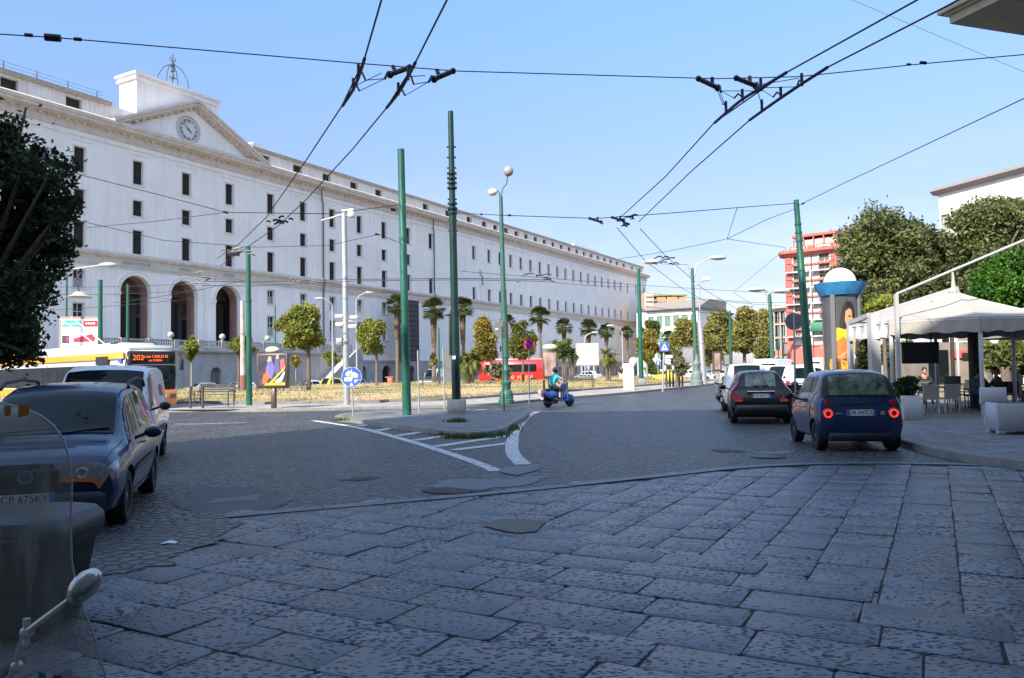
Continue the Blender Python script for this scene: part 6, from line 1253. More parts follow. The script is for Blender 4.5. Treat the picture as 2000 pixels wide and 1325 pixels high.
t, s_, w_, h_, z0 = billboard('white billboard with teal, red and pink adverts above the trolleybus', 122, 190, 623, 700, 48, M('white_sheet', (.8, .79, .78), .6), fr=M('board_tan', (.32, .22, .18), .7), rz=R(8))
def ad(x0, x1, y0, y1, col, nm, d=.0): b = B(); b.box(-w_/2+w_*x0, -w_/2+w_*x1, -.037-d, -.031-d, z0+h_*y0, z0+h_*y1); return b.build(nm, M('ad_%02d%02d%02d' % tuple(int(q*99) for q in col), col, .5), s_, 0)
ad(.02, .52, .8, .97, (.02, .42, .32), 'teal_banner'); ad(.6, .98, .8, .96, (.65, .02, .03), 'red_label'); ad(.02, .22, .38, .58, (.06, .05, .06), 'dark_picture'); ad(.13, .21, .42, .55, (.4, .03, .15), 'pink_square', .008); text('Foscarini', h_*.1, SWH, s_, facing((-w_*.22, -.042, z0+h_*.885), (1, 0, 0), (0, 0, 1)), 'lettering', .004) if 0 else None
b = B(); b.prism([(-w_/2+w_*.33, z0+h_*.4), (-w_/2+w_*.9, z0+h_*.42), (-w_/2+w_*.93, z0+h_*.52), (-w_/2+w_*.88, z0+h_*.55), (-w_/2+w_*.85, z0+h_*.62), (-w_/2+w_*.33, z0+h_*.5)], lambda x, z, y: (x, y, z), -.037, -.031); b.build('red_arrow', M('ad_red', (.6, .03, .08), .5), s_, 0)
text('OFFERTA', h_*.085, SWH, s_, facing((w_*.29, -.042, z0+h_*.88), (1, 0, 0), (0, 0, 1)), 'lettering', .004, sx=.9) if 0 else None
b = B()
for i in range(6): b.box(-w_/2+w_*(.04+.075*i), -w_/2+w_*(.085+.075*i), -.045, -.038, z0+h_*.86, z0+h_*.9)
for i in range(4): b.box(-w_/2+w_*(.66+.07*i), -w_/2+w_*(.705+.07*i), -.045, -.038, z0+h_*.86, z0+h_*.91)
b.build('lettering', SWH, s_, 0)
t, s_, w_, h_, z0 = billboard('white billboard with blue print behind the crossing sign', 1299, 1315, 695, 712, 100, M('white_sheet', (.8, .79, .78), .6), fr=SBACK)
ad(.1, .9, .6, .75, (.15, .15, .5), 'printed_band'); ad(.2, .7, .25, .35, (.15, .15, .5), 'printed_band')
billboard('large grey billboard behind the olive tree', 1334, 1357, 680, 708, 105, M('grey_sheet', (.25, .24, .27), .6, var=.4, vs=.6), fr=SBACK)
for px0, px1, py0, py1, Y, lab, m_ in [(1396, 1406, 690, 722, 72, 'reddish board on a post left of the white parked car', M('poster_torn', (.35, .25, .21), .8)), (1532, 1543, 672, 692, 72, 'grey board above the white off-roader', M('grey_sheet', (.25, .24, .27), .6)), (1415, 1424, 694, 712, 90, 'narrow grey board among the far trees', M('grey_sheet', (.25, .24, .27), .6))]: billboard(lab, px0, px1, py0, py1, Y, m_)

# ------------------------------------------------------------------ pier, bollards, benches, bin
g = G(1229, 762, .1); t = thing('stone_pier', 'white stone pier with moulded cap beside the green pole on the pavement', 'pier', (g.x, g.y, g.z), R(-12)); w_ = 20*g.y/1525/2; h = (762-708)*g.y/1525
WS = M('white_stone', (.66, .63, .56), .85, var=.15, vs=2, bump=.02, bs=8); b = B(); b.bbox(-w_, w_, -w_*.9, w_*.9, -.2, h*.84, .04); b.bbox(-w_*1.02, w_*1.02, -w_*.92, w_*.92, -.2, h*.2, .04); b.build('shaft', WS, t)
b = B(); b.bbox(-w_*1.15, w_*1.15, -w_*1.05, w_*1.05, h*.84, h*.9, .03); b.bbox(-w_*1.02, w_*1.02, -w_*.92, w_*.92, h*.9, h*.95, .03); b.build('cap', WS, t); b = B(); b.sph((w_*.9, 0, h+.05), .32, 10); b.build('finial', GLOBE, t)
b0 = None
def bollard(label, g, h=1.0, r=.05, group='slim brown bollards in a row'):
    t = thing('bollard', label, 'bollard', (g.x, g.y, g.z), 0, group); b = B(); b.tube([(0, 0, -.05), (0, 0, h)], [r, r*.9], 10); b.build('shaft', M('bollard_brown', (.07, .05, .045), .5), t); b = B(); b.sph((0, 0, h+r*.5), r*1.15, 8); b.build('knob', M('bollard_brown', (.07, .05, .045), .5), t); return t
ords = ['first', 'second', 'third', 'fourth', 'fifth', 'sixth']
g0 = G(1302, 757, .12); b0 = bollard('first bollard from the left in the row by the pedestrian crossing', g0, 1.25, .09)
for i, px in enumerate([1308.5, 1315, 1321, 1327, 1333]): g = G(px, 757-.5*(i+1), .12); dup(b0, g, None, ords[i+1]+' bollard from the left in the row by the pedestrian crossing')
for px, py, lab in [(372, 798, 'left of two brown bollards on the pavement beside the trolleybus'), (396, 798, 'right of two brown bollards on the pavement beside the trolleybus'), (1063, 783, 'short bollard on the pavement left of the scooter rider'), (1079, 780, 'taller dark bollard directly behind the scooter')]:
    g = G(px, py, .12); bollard(lab, g, .95, .055, 'brown bollards on the pavement')
SLAT = M('bench_metal', (.05, .052, .055), .5)
def bench(label, px, py, rz, L_=1.8, z=.3):
    g = G(px, py, z); t = thing('bench', label, 'bench', (g.x, g.y, g.z), rz, 'metal park benches'); b = B(); [b.box(-L_/2, L_/2, -.22+i*.11, -.14+i*.11, .44, .47) for i in range(4)]; b.build('seat', SLAT, t, 0); b = B(); [b.box(-L_/2, L_/2, .24+i*.02, .26+i*.02, .55+i*.1, .62+i*.1) for i in range(4)]; b.build('backrest', SLAT, t, 0)
    for sg in (-1, 1): b = B(); b.tube([(sg*L_*.45, -.22, -.1), (sg*L_*.45, -.22, .62), (sg*L_*.45, .2, .62)], .03, 6); b.tube([(sg*L_*.45, .2, -.1), (sg*L_*.45, .24, .5), (sg*L_*.45, .32, .98)], .03, 6); b.build('leg', SLAT, t)
    return t
bench('dark metal bench on the lawn left of the green pole', 418, 790, R(-15), 2.0); bench('dark bench on the lawn below the white high roof van', 848, 757, R(5), 2.2); bench('dark bench on the lawn behind the scooter rider', 1132, 757, R(12), 2.4); bench('dark bench right of the film poster board', 572, 770, R(-25), 2.2)
# orange bin
q = D(762, 748, 92); t = thing('litter_bin', 'small orange tilted stand below the palace arches', 'litter bin', (q.x, q.y, gz(q.x, q.y)), 0); b = B(); b.bbox(-.3, .3, -.2, .2, .7, 1.5, .05); b.tube([(-.2, 0, 0), (-.1, 0, .8)], .04, 6); b.tube([(.2, 0, 0), (.1, 0, .8)], .04, 6); b.build('bin', M('orange_plastic', (.6, .12, .05), .6), t); b = B(); b.bbox(-.55, .4, -.25, .25, 1.5, 1.62, .03); b.build('lid', M('orange_plastic', (.6, .12, .05), .6), t)
# dark wheelie container by the near scooter
g = Vector((-3.39, 5.15, 0)); t = thing('refuse_container', 'dark grey plastic refuse container with rounded lid, partly behind the clear windshield', 'refuse container', g, R(6)); t.scale = (1, 1, .84); BINM = M('bin_black', (.006, .007, .008), .7, bump=.002, bs=60); BINL = M('bin_lid', (.014, .018, .025), .45)
def rr(w_, d_, z, r, n=5):
    out = []
    for cx, cy, a0 in ((w_-r, d_-r, 0), (-w_+r, d_-r, PI/2), (-w_+r, -d_+r, PI), (w_-r, -d_+r, 1.5*PI)):
        for i in range(n+1): a = a0+i*PI/2/n; out.append((cx+r*cos(a), cy+r*sin(a), z))
    return out
rows = [rr(w_, d_, z, .1) for w_, d_, z in [(.40, .3, .06), (.43, .33, .1), (.5, .39, .66), (.505, .395, .665), (.535, .42, .67), (.535, .42, .76), (.52, .41, .77)]]; b = B(); b.grid(rows, closed=True); n = len(rows[0]); b.f.append(tuple(range(n-1, -1, -1))); b.m.append(0); b.f.append(tuple(range(6*n, 7*n))); b.m.append(0); b.build('tub', BINM, t, 35)
rows = [rr(w_, d_, z, .14) for w_, d_, z in [(.545, .43, .755), (.55, .435, .79), (.545, .43, .84), (.51, .4, .9), (.42, .32, .93), (.2, .15, .945)]]; b = B(); b.grid(rows, closed=True); b.f.append(tuple(range(5*n, 6*n))); b.m.append(0)
b.build('lid', BINL, t, 40)
b = B(); b.tube([(-.35, -.44, .8), (-.35, -.49, .8), (.35, -.49, .8), (.35, -.44, .8)], .014, 6); b.build('handle', BINM, t)
for sx_ in (-.36, .36):
    for sy_ in (-.26, .26): b = B(); b.lathe([(1e-5, -.03), (.075, -.03), (.075, .03), (1e-5, .03)], (sx_, sy_, .075), 14, 0, Matrix.Rotation(PI/2, 4, 'Y')); b.build('castor', TYRE, t)
b = B(); b.lathe([(1e-5, 0), (.03, 0), (.03, .01)], n=12); b.xf(Matrix.Translation((.18, -.43, .45)) @ Matrix.Rotation(PI/2, 4, 'X')); b.build('red_reflector', SRED, t)

# ================================================================== overhead wires
def wire(label, pts, r=.012, hw=(), name='overhead_wire', cat='wire', group='overhead wires', sag=0.):
    """pts world; hw = [(index position 0..1, kind)]"""
    P = [Vector(p) for p in pts]
    if sag:
        Q = []
        for a, c in zip(P, P[1:]): Q += [a.lerp(c, k/10)-Vector((0, 0, sag*4*(k/10)*(1-k/10))) for k in range(10)]
        P = Q+[P[-1]]
    o = P[0].copy(); b = B(); b.tube([p-o for p in P], r, 5, cap=False); t = thing(name, label, cat, o, 0, group); b.build('cable', WIRE, t, 60)
    if hw:
        for i, c in hw:
            b = B(); d = (P[min(len(P)-1, 1)]-P[0]).normalized(); c = Vector(c)-o; b.tube([c-d*i, c+d*i], [i*.55]*2, 8)
            b.build('insulator', WIRE, t)
    return t
ZW, ZS = 5.6, 5.95
def zp(px, py, z): return G(px, py, z)
lineA = [(752, -20), (745, 0), (712, 115), (668, 207), (600, 310), (520, 425), (465, 478), (424, 505)]; lineB = [(880, -20), (873, 0), (811, 123), (754, 212), (690, 290), (600, 388), (545, 440), (470, 492), (430, 520)]
lineC = [(1830, -25), (1792, 0), (1536, 142), (1395, 240), (1300, 345), (1205, 431)]; lineD = [(1900, -15), (1850, 12), (1616, 132), (1464, 235), (1350, 335), (1248, 433)]
lineE = [(1205, 445), (1260, 510), (1330, 562), (1420, 612), (1470, 640)]; lineF = [(1250, 447), (1300, 500), (1370, 562), (1440, 605), (1490, 636)]
for n_, l in zip(['left trolley wire of the pair crossing above the palace', 'right trolley wire of the pair crossing above the palace', 'upper trolley wire of the pair running to the top right corner', 'lower trolley wire of the pair running to the top right corner', 'left trolley wire receding towards the far trees', 'right trolley wire receding towards the far trees'], [lineA, lineB, lineC, lineD, lineE, lineF]):
    wire(n_, [zp(x, y, ZW) for x, y in l], .0115, name='trolley_wire', group='trolley wires')
# curved carrier bars and their hangers
def bar(label, pts, hang):
    P = [zp(x, y, ZW) for x, y in pts]; o = P[0]; t = thing('wire_carrier', label, 'wire carrier', o, 0, 'curved carriers holding the trolley wires'); b = B(); b.tube([p-o for p in fine(P, 4)], .023, 8); b.build('curved_bar', M('carrier_steel', (.03, .035, .06), .5, .4), t)
    b = B()
    for (x, y), (x2, y2) in hang: a, c = zp(x, y, ZW+.05)-o, zp(x2, y2, ZW+.12)-o; b.tube([a-Vector((0, 0, .06)), a+Vector((0, 0, .12))], .022, 6); b.tube([a, (a+c)/2+Vector((0, 0, .06)), c], .014, 5)
    b.build('bracket', IRON, t); return t
bar('curved carrier on the left wire, above the tall poles', [(712, 115), (700, 152), (688, 178), (669, 207)], [((700, 143), (714, 157)), ((690, 170), (702, 178))])
bar('curved carrier on the second wire, above the tall poles', [(811, 123), (796, 152), (778, 182), (755, 211)], [((797, 148), (808, 165)), ((778, 178), (791, 187))])
bar('long curved carrier on the upper wire at right', [(1536, 142), (1490, 170), (1445, 198), (1396, 240)], [((1486, 170), (1474, 178)), ((1450, 190), (1434, 192)), ((1418, 213), (1412, 205))])
bar('long curved carrier on the lower wire at right', [(1616, 132), (1560, 168), (1520, 195), (1464, 235)], [((1566, 160), (1556, 170)), ((1525, 186), (1510, 190)), ((1488, 210), (1486, 200))])
def insul(label, a, c, hook, down, Z=ZS-.05):
    A_, C_, H_, D_ = zp(*a, Z), zp(*c, Z), zp(*hook, Z+.12), zp(*down, Z-.12); o = A_; t = thing('insulator', label, 'insulator', o, 0, 'rod insulators on the span wire'); b = B(); b.tube([A_*0, C_-o], .038, 8); b.sph(A_*0, .055, 8); b.sph(C_-o, .045, 8); b.tube([(A_-o)*.7+(C_-o)*.3, H_-o], .03, 6); b.build('rod', M('insulator_brown', (.02, .012, .018), .3), t)
    b = B(); b.tube([C_*0, (D_-o)*.5+Vector((0, 0, .06)), D_-o], .02, 6); b.build('hook', IRON, t)
insul('left of two rod insulators above the tall green poles', (762, 146), (800, 132), (767, 130), (752, 154)); insul('right of two rod insulators above the tall green poles', (848, 155), (885, 139), (853, 137), (838, 160))
insul('left of two rod insulators at upper right', (1402, 172), (1364, 154), (1391, 152), (1408, 180)); insul('right of two rod insulators at upper right', (1476, 168), (1438, 153), (1464, 150), (1482, 172))
for (x, y), lab in zip([(1162, 430), (1206, 428)], ['left small insulator above the far end of the palace', 'right small insulator above the far end of the palace']): insul(lab, (x+12, y+4), (x-10, y-3), (x+5, y-6), (x+15, y+8), ZS)
# stays from carriers to insulators
b = B(); o = zp(1420, 190, ZW)
for q in [((714, 157), (752, 154)), ((702, 178), (752, 154)), ((690, 170), (745, 143)), ((808, 165), (838, 160)), ((791, 187), (838, 160)), ((800, 150), (830, 148)), ((1474, 178), (1408, 178)), ((1434, 192), (1408, 178)), ((1412, 205), (1402, 178)), ((1418, 213), (1406, 178)), ((1556, 170), (1482, 172)), ((1510, 190), (1482, 172)), ((1486, 200), (1478, 172)), ((1560, 153), (1482, 166))]: b.tube([zp(*q[0], ZW+.08)-o, zp(*q[1], ZS-.17)-o], .006, 4)
t = thing('stay_wires', 'thin stay wires linking the rod insulators to the curved carriers', 'wire', o); b.build('cable', WIRE, t)
wire('long span wire crossing the whole sky from left to right', [zp(x, y, ZS+.05) for x, y in [(-25, 65), (0, 67), (100, 73), (360, 95), (700, 124), (890, 139), (1160, 147), (1400, 154), (1560, 150), (1800, 125), (2020, 105)]], .008, [(.09, zp(103, 74, ZS+.05)), (.045, zp(56, 69, ZS+.1)), (.045, zp(152, 77, ZS+.1)), (.045, zp(1803, 123, ZS+.05)), (.03, zp(1775, 126, ZS+.05))])
wire('span wire from the dark pole to the leaning pole', [g2+T2*.66, zp(985, 421, 6.4), zp(1165, 427, 6.3), zp(1290, 418, 6.3), zp(1440, 406, 6.4), g5+T5*.985], .012, [(.06, zp(995, 421, 6.4)), (.05, zp(940, 419, 6.4))])
wire('slack wire from the leaning pole up to the right edge', [g5+T5*.97, zp(1640, 362, 7.1), D(2010, 188, 14)], .011, [(.06, g5+T5*.97+Vector((.2, -.05, .08)))])
wire('wire from the leaning pole down to the middle of the street', [g5+T5*.96, zp(1500, 428, 6.3), zp(1420, 467, 6.2)], .01); wire('wire from the knot to the far span', [zp(1420, 467, 6.2), zp(1440, 406, 6.4)], .01)
wire('wire from the knot towards the red apartment block', [zp(1420, 467, 6.2), zp(1535, 484, 7.5)], .01); wire('wire falling from the red block to the lower knot', [zp(1535, 486, 7.6), zp(1432, 571, 7.)], .01)
wire('wire from the lower knot to the far trees', [zp(1432, 571, 7.), zp(1500, 615, 7.)], .012); wire('wire from the knot to the double armed lamp', [zp(1420, 467, 6.2), zp(1378, 476, 6.3), zp(1300, 492, 6.4), zp(1210, 506, 6.4)], .01)
wire('faint thin wire high in the right hand sky', [D(1640, -10, 30), D(2010, 145, 30)], .008)
wire('wire from the left tree to the green poles across the palace front', [zp(150, 340, 7.5), zp(300, 378, 7.), zp(441, 415, 6.6), zp(640, 418, 6.4), g1+T1*.79], .012, [(.07, zp(441, 415, 6.6)), (.07, zp(768, 410, 6.2))])
wire('lower wire joining the small knot before the palace', [zp(170, 445, 7.), zp(310, 432, 6.8), zp(441, 415, 6.6)], .01); wire('wire slanting down from the left tree to the green pole', [zp(150, 430, 7.2), zp(320, 470, 6.8), zp(500, 483, 6.8), zp(640, 480, 6.5), zp(740, 458, 6.3), g1+T1*.64], .011, [(.06, zp(736, 458, 6.3))])
for y0, y1, lab in [(552, 546, 'upper of two taut wires between the green poles'), (560, 549, 'lower of two taut wires between the green poles')]: wire(lab, [zp(395, y0-2, 6.2), zp(487, y0-1, 6.2), zp(700, y1, 6.), zp(790, y1-1, 5.9), zp(890, y1-2, 5.8), zp(985, y1-1, 6.), zp(1065, y1+1, 6.2)], .016)
for a, c, lab in [((0, 610), (380, 583), 'lowest wire above the trolleybus'), ((90, 575), (400, 566), 'middle wire above the trolleybus'), ((60, 560), (395, 553), 'upper wire above the trolleybus'), ((220, 592), (490, 545), 'pale wire slanting across the arches'), ((560, 545), (790, 575), 'thin wire sloping right above the round tree'), ((1065, 550), (1245, 560), 'wire running to the green pole with grey foot'), ((900, 530), (1560, 575), 'long thin wire across the far wing of the palace'), ((1250, 570), (1560, 600), 'wire over the far trees'), ((1270, 600), (1545, 622), 'lower wire over the far trees'), ((1400, 585), (1540, 590), 'short high wire over the far trees')]:
    wire(lab, [D(*a, 40), D(*c, 40 if c[0] < 1000 else 55)], .012, sag=.1)
# switch gear where the wires meet at left and centre
for (x, y, s_, lab) in [(385, 545, 1.2, 'tangle of switch gear on the wires in front of the middle arch'), (455, 490, .9, 'switch gear beside the camera box on the green pole'), (590, 550, .8, 'switch gear on the wires above the big round tree'), (1030, 545, 1.1, 'switch gear on the wires right of the ornate lamp'), (540, 430, .7, 'switch gear where the trolley wires cross'), (1225, 432, .8, 'crossing gear where the trolley wires meet above the palace end'), (1290, 510, .9, 'switch gear near the far double lamp')]:
    o = zp(x, y, 5.8); k = o.y/1525; t = thing('switch_gear', lab, 'wire fitting', o, 0, 'trolley wire switch gear'); b = B(); rr_ = random.Random(x)
    for i in range(9):
        a = Vector((rr_.uniform(-30, 30)*k*s_, rr_.uniform(-.3, .3), rr_.uniform(-9, 9)*k*s_)); d = Vector((rr_.uniform(8, 20)*k*s_, 0, rr_.uniform(-5, 6)*k*s_)); b.tube([a, a+d*.5+Vector((0, 0, 2*k)), a+d], .022+.01*rr_.random(), 6)
    b.build('rods', M('rod_metal', (.15, .14, .13), .5, .5) if x in (385, 455, 590) else WIRE, t)
# ================================================================== buildings
def facade(b_, A, C, z0, z1, wins, depth, wallmat, root, wname='wall', y_in=.0):
    pass
def building(name, label, A, C, z0, z1, depth, wallm, floors, cols, ww, wh, wmats, shutter=None, balcony=None, cornice=.6, roofm=None, trim=None, first=3.5, group=None, roof='flat', side=2):
    """A, C: foot of the front, left to right as seen; front faces the camera side"""
    A = Vector((*A, 0)); C = Vector((*C, 0)); d = (C-A).normalized(); Ln = (C-A).length; n = Vector((d.y, -d.x, 0)); rz = math.atan2(d.y, d.x)
    t = thing(name, label, 'building', (A.x, A.y, z0), rz, group); H = z1-z0; b = B(); fh = (H-first-.8)/max(1, floors-1) if floors > 1 else H; hl = []
    for f in range(floors):
        zb = .9 if f == 0 else first+(f-1)*fh+.55
        for k in range(cols): x = (k+.5)*Ln/cols; hl.append((x-ww/2, x+ww/2, zb if f else .1, zb+(wh if f else min(wh+.4, first-1)), 'r', f))
    wall(b, 0, Ln, -1, H, hl, 0, 0, .3); b.box(0, .05, .01, depth, -1, H); b.box(Ln-.05, Ln, .01, depth, -1, H); b.box(0, Ln, depth-.05, depth, -1, H); b.box(0, Ln, .01, depth, H-.02, H); b.build('wall', wallm, t, 0)
    proto = None
    for h in hl:
        w_, h_ = h[1]-h[0], h[3]-h[2]; key = (round(h_, 2),)
        bb = B(); bb.box(0, w_, .2, .25, 0, h_, 0); bb.box(-.12, 0, -.04, .25, -.1, h_+.12, 1); bb.box(w_, w_+.12, -.04, .25, -.1, h_+.12, 1); bb.box(0, w_, -.04, .2, h_, h_+.12, 1)
        bb.box(w_/2-.03, w_/2+.03, .15, .2, 0, h_, 1)
        if shutter and h[5]: bb.box(.02, w_/2-.03, .1, .16, .02, h_-.02, 2); bb.box(w_/2+.03, w_-.02, .1, .16, .02, h_-.02, 2)
        bb.xf(Matrix.Translation((h[0], 0, h[2]))); o = bb.build('window', [GLASS, trim or FRAMEW, shutter or FRAMEW], t, 0)
        if balcony and h[5]:
            bb = B(); bb.box(h[0]-.5, h[1]+.5, -.45, -.001, h[2]-.14, h[2]-.06, 0)
            for i in range(int((w_+1)/.28)+1): x = h[0]-.48+i*.28; bb.box(x-.012, x+.012, -.43, -.41, h[2]-.06, h[2]+.85, 1)
            bb.box(h[0]-.5, h[1]+.5, -.44, -.4, h[2]+.83, h[2]+.87, 1); bb.build('balcony', [balcony, IRON], t, 0)
    b = B(); sweep(b, [(.02, H-.35), (-.15, H-.35), (-cornice, H-.1), (-cornice, H+.12), (.3, H+.2), (depth, H+.2), (depth, H-.3)], -cornice*.8, Ln+cornice*.8); b.build('cornice', roofm or STONE, t, 20)
    return t, Ln, H, hl
def foot(px, Y): p = D(px, 730, Y); return (p.x, p.y)
# red and white apartment block
REDP = M('red_plaster', (.5, .14, .11), .85, var=.15, vs=1.); PALEP = M('pale_pink_plaster', (.6, .57, .57), .85, var=.1, vs=.7, streak=.3)
Yr = 62; A_, C_ = foot(1541, Yr), foot(1643, Yr-2.7); zr = D(1600, 489, Yr-1.5).z
t, Ln, H, hl = building('apartment_block', 'tall red and pale pink apartment block with balconies beyond the leaning pole', A_, C_, 0, zr, 6, PALEP, 6, 2, .75, 1.75, None, M('brown_shutter', (.16, .12, .1), .8), PALEP, .5, REDP, PALEP)
b = B(); 
for x in (0, Ln-.45): b.box(x-.03, x+.48, -.12, .02, -.5, H-.3)
fh = (H-3.5-.8)/5
for f in range(6): b.box(0, Ln, -.1, .02, 3.25+f*fh-.06, 3.25+f*fh+.06)
b.box(-.04, Ln+.04, -.08, .01, -.5, 3.1); b.build('red_trim', REDP, t, 0)
b = B(); b.box(.6, Ln-.3, .6, 5, H+.2, H+1.0); b.build('penthouse', PALEP, t, 0); b = B(); b.box(.4, Ln-.2, .3, 5.5, H+1.2, H+1.4); [b.box(x, x+.08, .35, .45, H+.2, H+1.2) for x in np.linspace(.5, Ln-.4, 5)]; b.build('terrace_roof', REDP, t, 0)
rng2 = random.Random(3); b = B(); [b.bbox(.3+i*.7, .8+i*.7, .1, .4, H+.2, H+.5, .02) for i in range(int(Ln/.75))]; b.build('flower_box', M('terracotta', (.4, .16, .08), .8), t)
b = B(); b.bbox(Ln*.5, Ln*.98, -.6, -.1, 4.3, 5.0, .03); b.build('green_awning', M('awning_green', (.05, .2, .12), .7), t)
b = B(); b.box(Ln*.5, Ln*.5+.06, -.12, -.05, .1, H); b.build('drainpipe', IRON, t, 0)
# low red wing beside it, far
p0, p1 = foot(1515, 115), foot(1548, 112); building('apartment_block', 'low orange red building just visible left of the red block', p0, p1, 0, D(1530, 600, 113).z, 10, M('orange_plaster', (.5, .2, .12), .85), 4, 3, 1., 1.7, None)
# bright palace block at the far right
WB = M('cream_white_plaster', (.68, .65, .6), .85, var=.1, vs=.5, streak=.2)
Af, Cf = Vector((*foot(1846, 60), 0)), None
p0 = foot(1846, 62); p1 = foot(2075, 53.0); z1 = D(1846, 372, 62).z
t, Ln, H, hl = building('apartment_block', 'tall bright cream building with projecting cornice at the right edge behind trees', p0, p1, 0, z1, 14, WB, 4, 8, .8, 1.6, None, M('cream_shutter', (.4, .38, .34), .7), None, .5, M('cornice_grey', (.3, .27, .26), .85), WB, 4.5)
# white block at the end of the palace with roof terraces behind
t, Ln, H, hl = building('apartment_block', 'white building with green shutters closing the street beyond the palace end', foot(1266, 190), foot(1366, 182), -.6, D(1300, 606, 188).z, 16, M('bright_white_plaster', (.72, .72, .7), .85, var=.06, vs=.3), 4, 6, 1.5, 2.6, None, M('green_shutter', (.1, .2, .16), .8), None, .9, M('roof_dark', (.13, .125, .12), .8), None, 4.)
b = B(); sweep(b, [(-.9, H+.1), (6, H+2.4), (16, H+2.4), (16, H+.1)], -.5, Ln+.5); b.build('roof', M('roof_tile_grey', (.25, .22, .19), .9, var=.2, vs=2), t, 0)
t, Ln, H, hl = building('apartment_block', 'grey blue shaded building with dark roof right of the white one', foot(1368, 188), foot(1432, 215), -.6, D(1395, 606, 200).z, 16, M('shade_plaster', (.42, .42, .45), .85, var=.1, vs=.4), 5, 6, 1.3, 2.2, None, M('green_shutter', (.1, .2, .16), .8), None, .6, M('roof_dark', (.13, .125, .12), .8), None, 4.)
# stepped terrace building on the hill
TB = M('terrace_beige', (.55, .42, .3), .85, var=.2, vs=.4); ORG = M('orange_awning', (.6, .25, .14), .8)
p0 = Vector((*foot(1262, 235), 0)); t = thing('terraced_building', 'stepped beige building with orange awnings and roof terraces on the skyline', 'building', (p0.x, p0.y, 0), R(-4)); b = B(); k = 235/1525; zt_ = lambda y: D(1300, y, 235).z
b.box(0, 16*k*1.1, 0, 14, 0, zt_(570)); b.box(15*k, 86*k, 4, 18, 0, zt_(585)); b.box(0, 88*k, -1, 14, 0, zt_(603)); b.box(18*k, 85*k, 3.9, 18.1, zt_(575), zt_(572)); b.build('wall', TB, t, 0)
b = B(); [b.box(2*k, 15*k, -.6, -.01, zt_(y+2), zt_(y)) for y in (577, 586, 596)]; [b.box(x*k, x*k+.25, 3.4, 3.6, zt_(603), zt_(575)) for x in range(20, 86, 9)]; b.build('parapet', M('parapet_cream', (.62, .54, .4), .8), t, 0)
b = B(); b.box(26*k, 44*k, 3.3, 3.9, zt_(588), zt_(579)); b.box(48*k, 66*k, 3.3, 3.9, zt_(589), zt_(579)); b.box(70*k, 83*k, 3.3, 3.9, zt_(598), zt_(580)); b.build('awning', ORG, t, 0); b = B(); b.box(20*k, 86*k, 3.0, 3.88, zt_(577), zt_(574)); b.build('roof_hedge', M('hedge_green', (.15, .22, .1), .9), t, 0)
b = B(); b.box(22*k, 46*k, -.5, 3.9, zt_(602), zt_(593)); b.build('dark_opening', DARKIN, t, 0)
# building behind the camera that shades the foreground (two roof heights), and the corner house whose balcony shows top right
HB = M('house_plaster', (.3, .27, .23), .85, var=.15, vs=.5, streak=.3)
def shade_block(lab, x0, x1, H): 
    t, Ln, H_, hl = building('town_house', lab, (x1, -3.), (x0, -3.), 0, H, 14, HB, 7, 4, 1.2, 2.2, None, M('green_shutter', (.1, .2, .16), .8)); return t
shade_block('tall ochre town house behind the camera, its higher part', -23.1, -9.2, 32.9); shade_block('ochre town house behind the camera, its lower part', -9.0, 34, 28.)
t = thing('corner_house', 'ochre corner house at right whose balcony slab juts into the top right corner', 'building', (0, 0, 0)); w0, w1 = Vector((8.75, 12.9, 0)), Vector((13.4, 0, 0)); dd = (w1-w0).normalized(); nn = Vector((-dd.y, dd.x, 0))
if nn.x > 0: nn = -nn
b = B(); q = [w0, w1, w1-nn*9, w0-nn*9]; b.add([(p.x, p.y, z) for z in (0, 9.) for p in q], [(0, 1, 5, 4), (1, 2, 6, 5), (2, 3, 7, 6), (3, 0, 4, 7), (4, 5, 6, 7)]); b.build('wall', HB, t, 0)
c0 = D(1855, 47, 12.3); SLB = M('balcony_stone', (.7, .58, .4), .8, var=.15, vs=4)
far_ = D(2030, 60, 12.9); far_.z = c0.z; nearp = G(1952, 0, c0.z); e1 = (nearp-c0).normalized(); e2 = (far_-c0).normalized()
def bq(o0, o1, z0, z1, mat, nm): 
    P = [c0-e1*o0-e2*o0, c0+e1*9-e2*o0, c0+e1*9+e2*4, c0-e1*o0+e2*4]; b = B(); b.add([(p.x, p.y, c0.z+z) for z in (z0, z1) for p in P], [(0, 1, 2, 3), (4, 7, 6, 5), (0, 4, 5, 1), (1, 5, 6, 2), (2, 6, 7, 3), (3, 7, 4, 0)]); return b.build(nm, mat, t, 0)
bq(0, 0, 0, .13, SLB, 'balcony_slab'); bq(.05, 0, .131, .17, SLB, 'balcony_moulding'); bq(.12, 0, .171, .26, SLB, 'balcony_edge')

